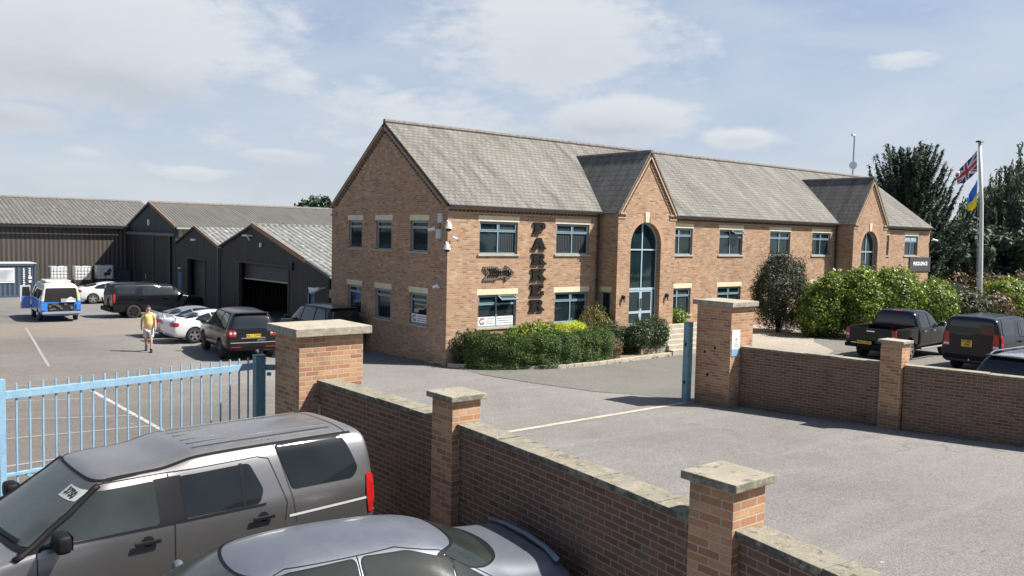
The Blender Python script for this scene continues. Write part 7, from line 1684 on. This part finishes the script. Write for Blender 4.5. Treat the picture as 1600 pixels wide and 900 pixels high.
def far_house():
    t = thing('far_house','pale distant house glimpsed between the conifer and the flagpole','house',(128,10,LOT)); mb = MB(); mb.box(-6,6,-9,9,-.5,6.2); mb.build('wall', flat('pale render',(0.42,0.42,0.40),.9), t)
    r = MB(); r.prism([(-9.4,6.2),(9.4,6.2),(0,9.4)], lambda a,b,w: (-6.3+w,a,b), 12.6); r.build('roof', flat('pale grey roof',(0.30,0.30,0.31),.9), t)
    w = MB()
    for y in (-6,-2,2,6): w.box(-6.05,-6.0,y-.6,y+.6,3.6,5.0)
    w.build('window', M['glass'], t)
far_house()

# ================================================================= PERSON
def skin_obj(name, verts, edges, radii, mat, parent, sub=1, root=0):
    me = bpy.data.meshes.new(name); me.from_pydata(verts, edges, []); o = bpy.data.objects.new(name, me); COL.objects.link(o)
    o.modifiers.new('skin','SKIN'); sd = o.modifiers.new('sub','SUBSURF'); sd.levels = sub; sd.render_levels = sub
    for i, r in enumerate(radii):
        sv = me.skin_vertices[0].data[i]; sv.radius = r if isinstance(r, tuple) else (r,r); sv.use_root = (i == root)
    dg = bpy.context.evaluated_depsgraph_get(); dg.update(); m2 = bpy.data.meshes.new_from_object(o.evaluated_get(dg)); bpy.data.objects.remove(o)
    m2.materials.clear(); m2.materials.append(mat); m2.shade_smooth(); o = bpy.data.objects.new(name, m2); COL.objects.link(o); o.parent = parent; return o
def person():
    t = thing('person','man in yellow t-shirt and pale shorts walking across the yard','person',(-7.62,8.95,gz(-7.62,8.95)),math.atan2(-.95,-.32))
    sk = flat('skin',(0.42,0.24,0.16),.6); sh = noisy('yellow t-shirt',(0.62,0.47,0.17),(0.74,0.58,0.24),6,.9); so = noisy('pale shorts',(0.46,0.45,0.42),(0.56,0.55,0.51),6,.9); bk = flat('black shoe',(0.012,0.012,0.012),.6); hr = flat('dark short hair',(0.02,0.016,0.013),.8)
    # +x is the walking direction, y to his left
    V = [(0,0,.95),(0,0,1.12),(0,0,1.32),(.0,0,1.46),(.01,0,1.54),(.02,0,1.60)]; E_ = [(0,1),(1,2),(2,3),(3,4),(4,5)]; Rr = [(.13,.165),(.115,.145),(.12,.17),(.07,.09),(.055,.055),(.055,.055)]
    def chain(start, pts, rs):
        p = start
        for q, r in zip(pts, rs): V.append(q); Rr.append(r); E_.append((p,len(V)-1)); p = len(V)-1
        return p
    # arms
    hands = []
    for s, sw in ((1,.16),(-1,-.14)):
        hands.append((chain(3,[(0,s*.17,1.43),(-.02+sw*.2,s*.24,1.20),(.03+sw,s*.26,.98),(.05+sw*1.1,s*.26,.90)],[.055,.045,.034,.028]),s,sw))
    # legs: left leg forward, right leg back with the heel lifted
    for s, kx, kz, ax, az in ((1,.20,.50,.24,.09),(-1,-.06,.50,-.36,.17)):
        chain(0,[(0,s*.09,.88),(kx,s*.10,kz),(ax,s*.10,az)],[.095,.062,.040])
    for hi, s, sw in hands:      # four fingers and a thumb
        bx, by, bz = V[hi]
        for k in range(4): chain(hi,[(bx+.012+(k-1.5)*.018,by,bz-.055),(bx+.012+(k-1.5)*.020,by-s*.012,bz-.095+.006*abs(k-1))],[.010,.008])
        chain(hi,[(bx+.04,by-s*.02,bz-.03),(bx+.05,by-s*.025,bz-.06)],[.011,.009])
    skin_obj('body', V, E_, Rr, sk, t, 1)
    # head with face
    bm = bmesh.new(); bmesh.ops.create_uvsphere(bm, u_segments=20, v_segments=14, radius=1)
    for v in bm.verts:
        x,y,z = v.co; j = 1-.22*max(0,-z)*(.5+.5*max(0,-z)); nose = .16*max(0,1-((y/.16)**2+((z+.12)/.24)**2)) if x > 0 else 0; chin = .06*max(0,1-((y/.4)**2+((z+.85)/.3)**2)) if x > 0 else 0; brow = -.05*max(0,1-(((abs(y)-.32)/.16)**2+((z-.08)/.12)**2)) if x > 0 else 0
        v.co = Vector((x*.100*j+(nose+chin+brow)*.10+.03, y*.077*j, z*.118+1.67))
    me = bpy.data.meshes.new('head'); bm.to_mesh(me); bm.free(); me.materials.append(sk); me.shade_smooth(); o = bpy.data.objects.new('head', me); COL.objects.link(o); o.parent = t
    f = MB()
    for s in (1,-1): f.box(.112,.122,s*.026-.011,s*.026+.011,1.673,1.684)
    f.build('eye', bk, t); f = MB(); f.box(.108,.121,-.022,.022,1.60,1.606); f.build('mouth', flat('lip',(0.25,0.09,0.07),.6), t)
    for s in (1,-1):
        f = MB(); f.obox((.02,s*.079,1.665),(.016,0,0),(0,.006,0),(0,0,.028)); f.build('ear', sk, t, bevel=.004)
    bm = bmesh.new(); bmesh.ops.create_uvsphere(bm, u_segments=20, v_segments=14, radius=1)
    for v in bm.verts: v.co = Vector((v.co.x*.106+.024, v.co.y*.084, max(v.co.z,-.25 if v.co.x < .2 else .42)*.125+1.672))
    me = bpy.data.meshes.new('hair'); bm.to_mesh(me); bm.free(); me.materials.append(hr); me.shade_smooth(); o = bpy.data.objects.new('hair', me); COL.objects.link(o); o.parent = t
    # clothes follow the body
    Vs = [(0,0,.93),(0,0,1.12),(0,0,1.32),(0,0,1.45),(0,.17,1.42),(-.0,.225,1.27),(0,-.17,1.42),(-.03,-.225,1.27)]
    skin_obj('t_shirt', Vs, [(0,1),(1,2),(2,3),(3,4),(4,5),(3,6),(6,7)], [(.155,.20),(.14,.185),(.14,.195),(.08,.10),.078,.072,.078,.072], sh, t, 1)
    Vs = [(0,0,.98),(0,.095,.86),(.13,.105,.62),(.165,.105,.54),(0,-.095,.86),(-.04,-.105,.62),(-.05,-.105,.54)]
    skin_obj('shorts', Vs, [(0,1),(1,2),(2,3),(0,4),(4,5),(5,6)], [(.135,.17),.115,.10,.105,.115,.10,.105], so, t, 1)
    for s, ax, az, tilt in ((1,.24,.0,0),(-1,-.37,.075,-.55)):
        m_ = MB(); m_.obox((ax+.05*math.cos(tilt),s*.10,az+.045+.05*math.sin(tilt)),(.135*math.cos(tilt),0,.135*math.sin(tilt)),(0,.045,0),(-.045*math.sin(tilt),0,.045*math.cos(tilt))); m_.tube([(ax,s*.10,az+.07),(ax,s*.10,az+.15)],.05,10); m_.build('shoe', bk, t, bevel=.02)
person()

# ================================================================= SMALL THINGS ON THE GROUND
def weeds():
    rng = np.random.default_rng(8); P = []; N_ = []; U = []
    runs = [((1.62,-9.9),(1.66,-11.1)),((1.74,-11.1),(2.1,-11.15)),((2.15,-11.2),(2.55,-14.7)),((2.6,-15.3),(3.3,-18.2)),((3.3,-18.2),(4.6,-22)),((-11.0,-12.7),(-10.98,-15.9)),((-10.95,-16.4),(-11.2,-20.4)),((-.1,.2),(-.06,5.0)),((1.6,-1.9),(4.6,-2.72)),((5.0,-2.7),(9.6,-2.4))]
    for (a,b) in runs:
        L = math.dist(a,b)
        for _ in range(int(L*2.2)):
            q = rng.random(); x = a[0]+(b[0]-a[0])*q; y = a[1]+(b[1]-a[1])*q; n = int(rng.integers(4,16)); h = rng.uniform(.02,.07)
            for _ in range(n):
                P.append((x+rng.normal(0,.03),y+rng.normal(0,.03),gz(x,y)+h*.5)); N_.append(tuple(rng.normal(0,1,3))); U.append((rng.normal(0,.4),rng.normal(0,.4),1))
    o = leaves_mesh('weeds', np.array(P), np.array(N_), .045, M['lf_olive'], None, .22, .6, 2, up=np.array(U)); tag(o, kind='stuff')
weeds()
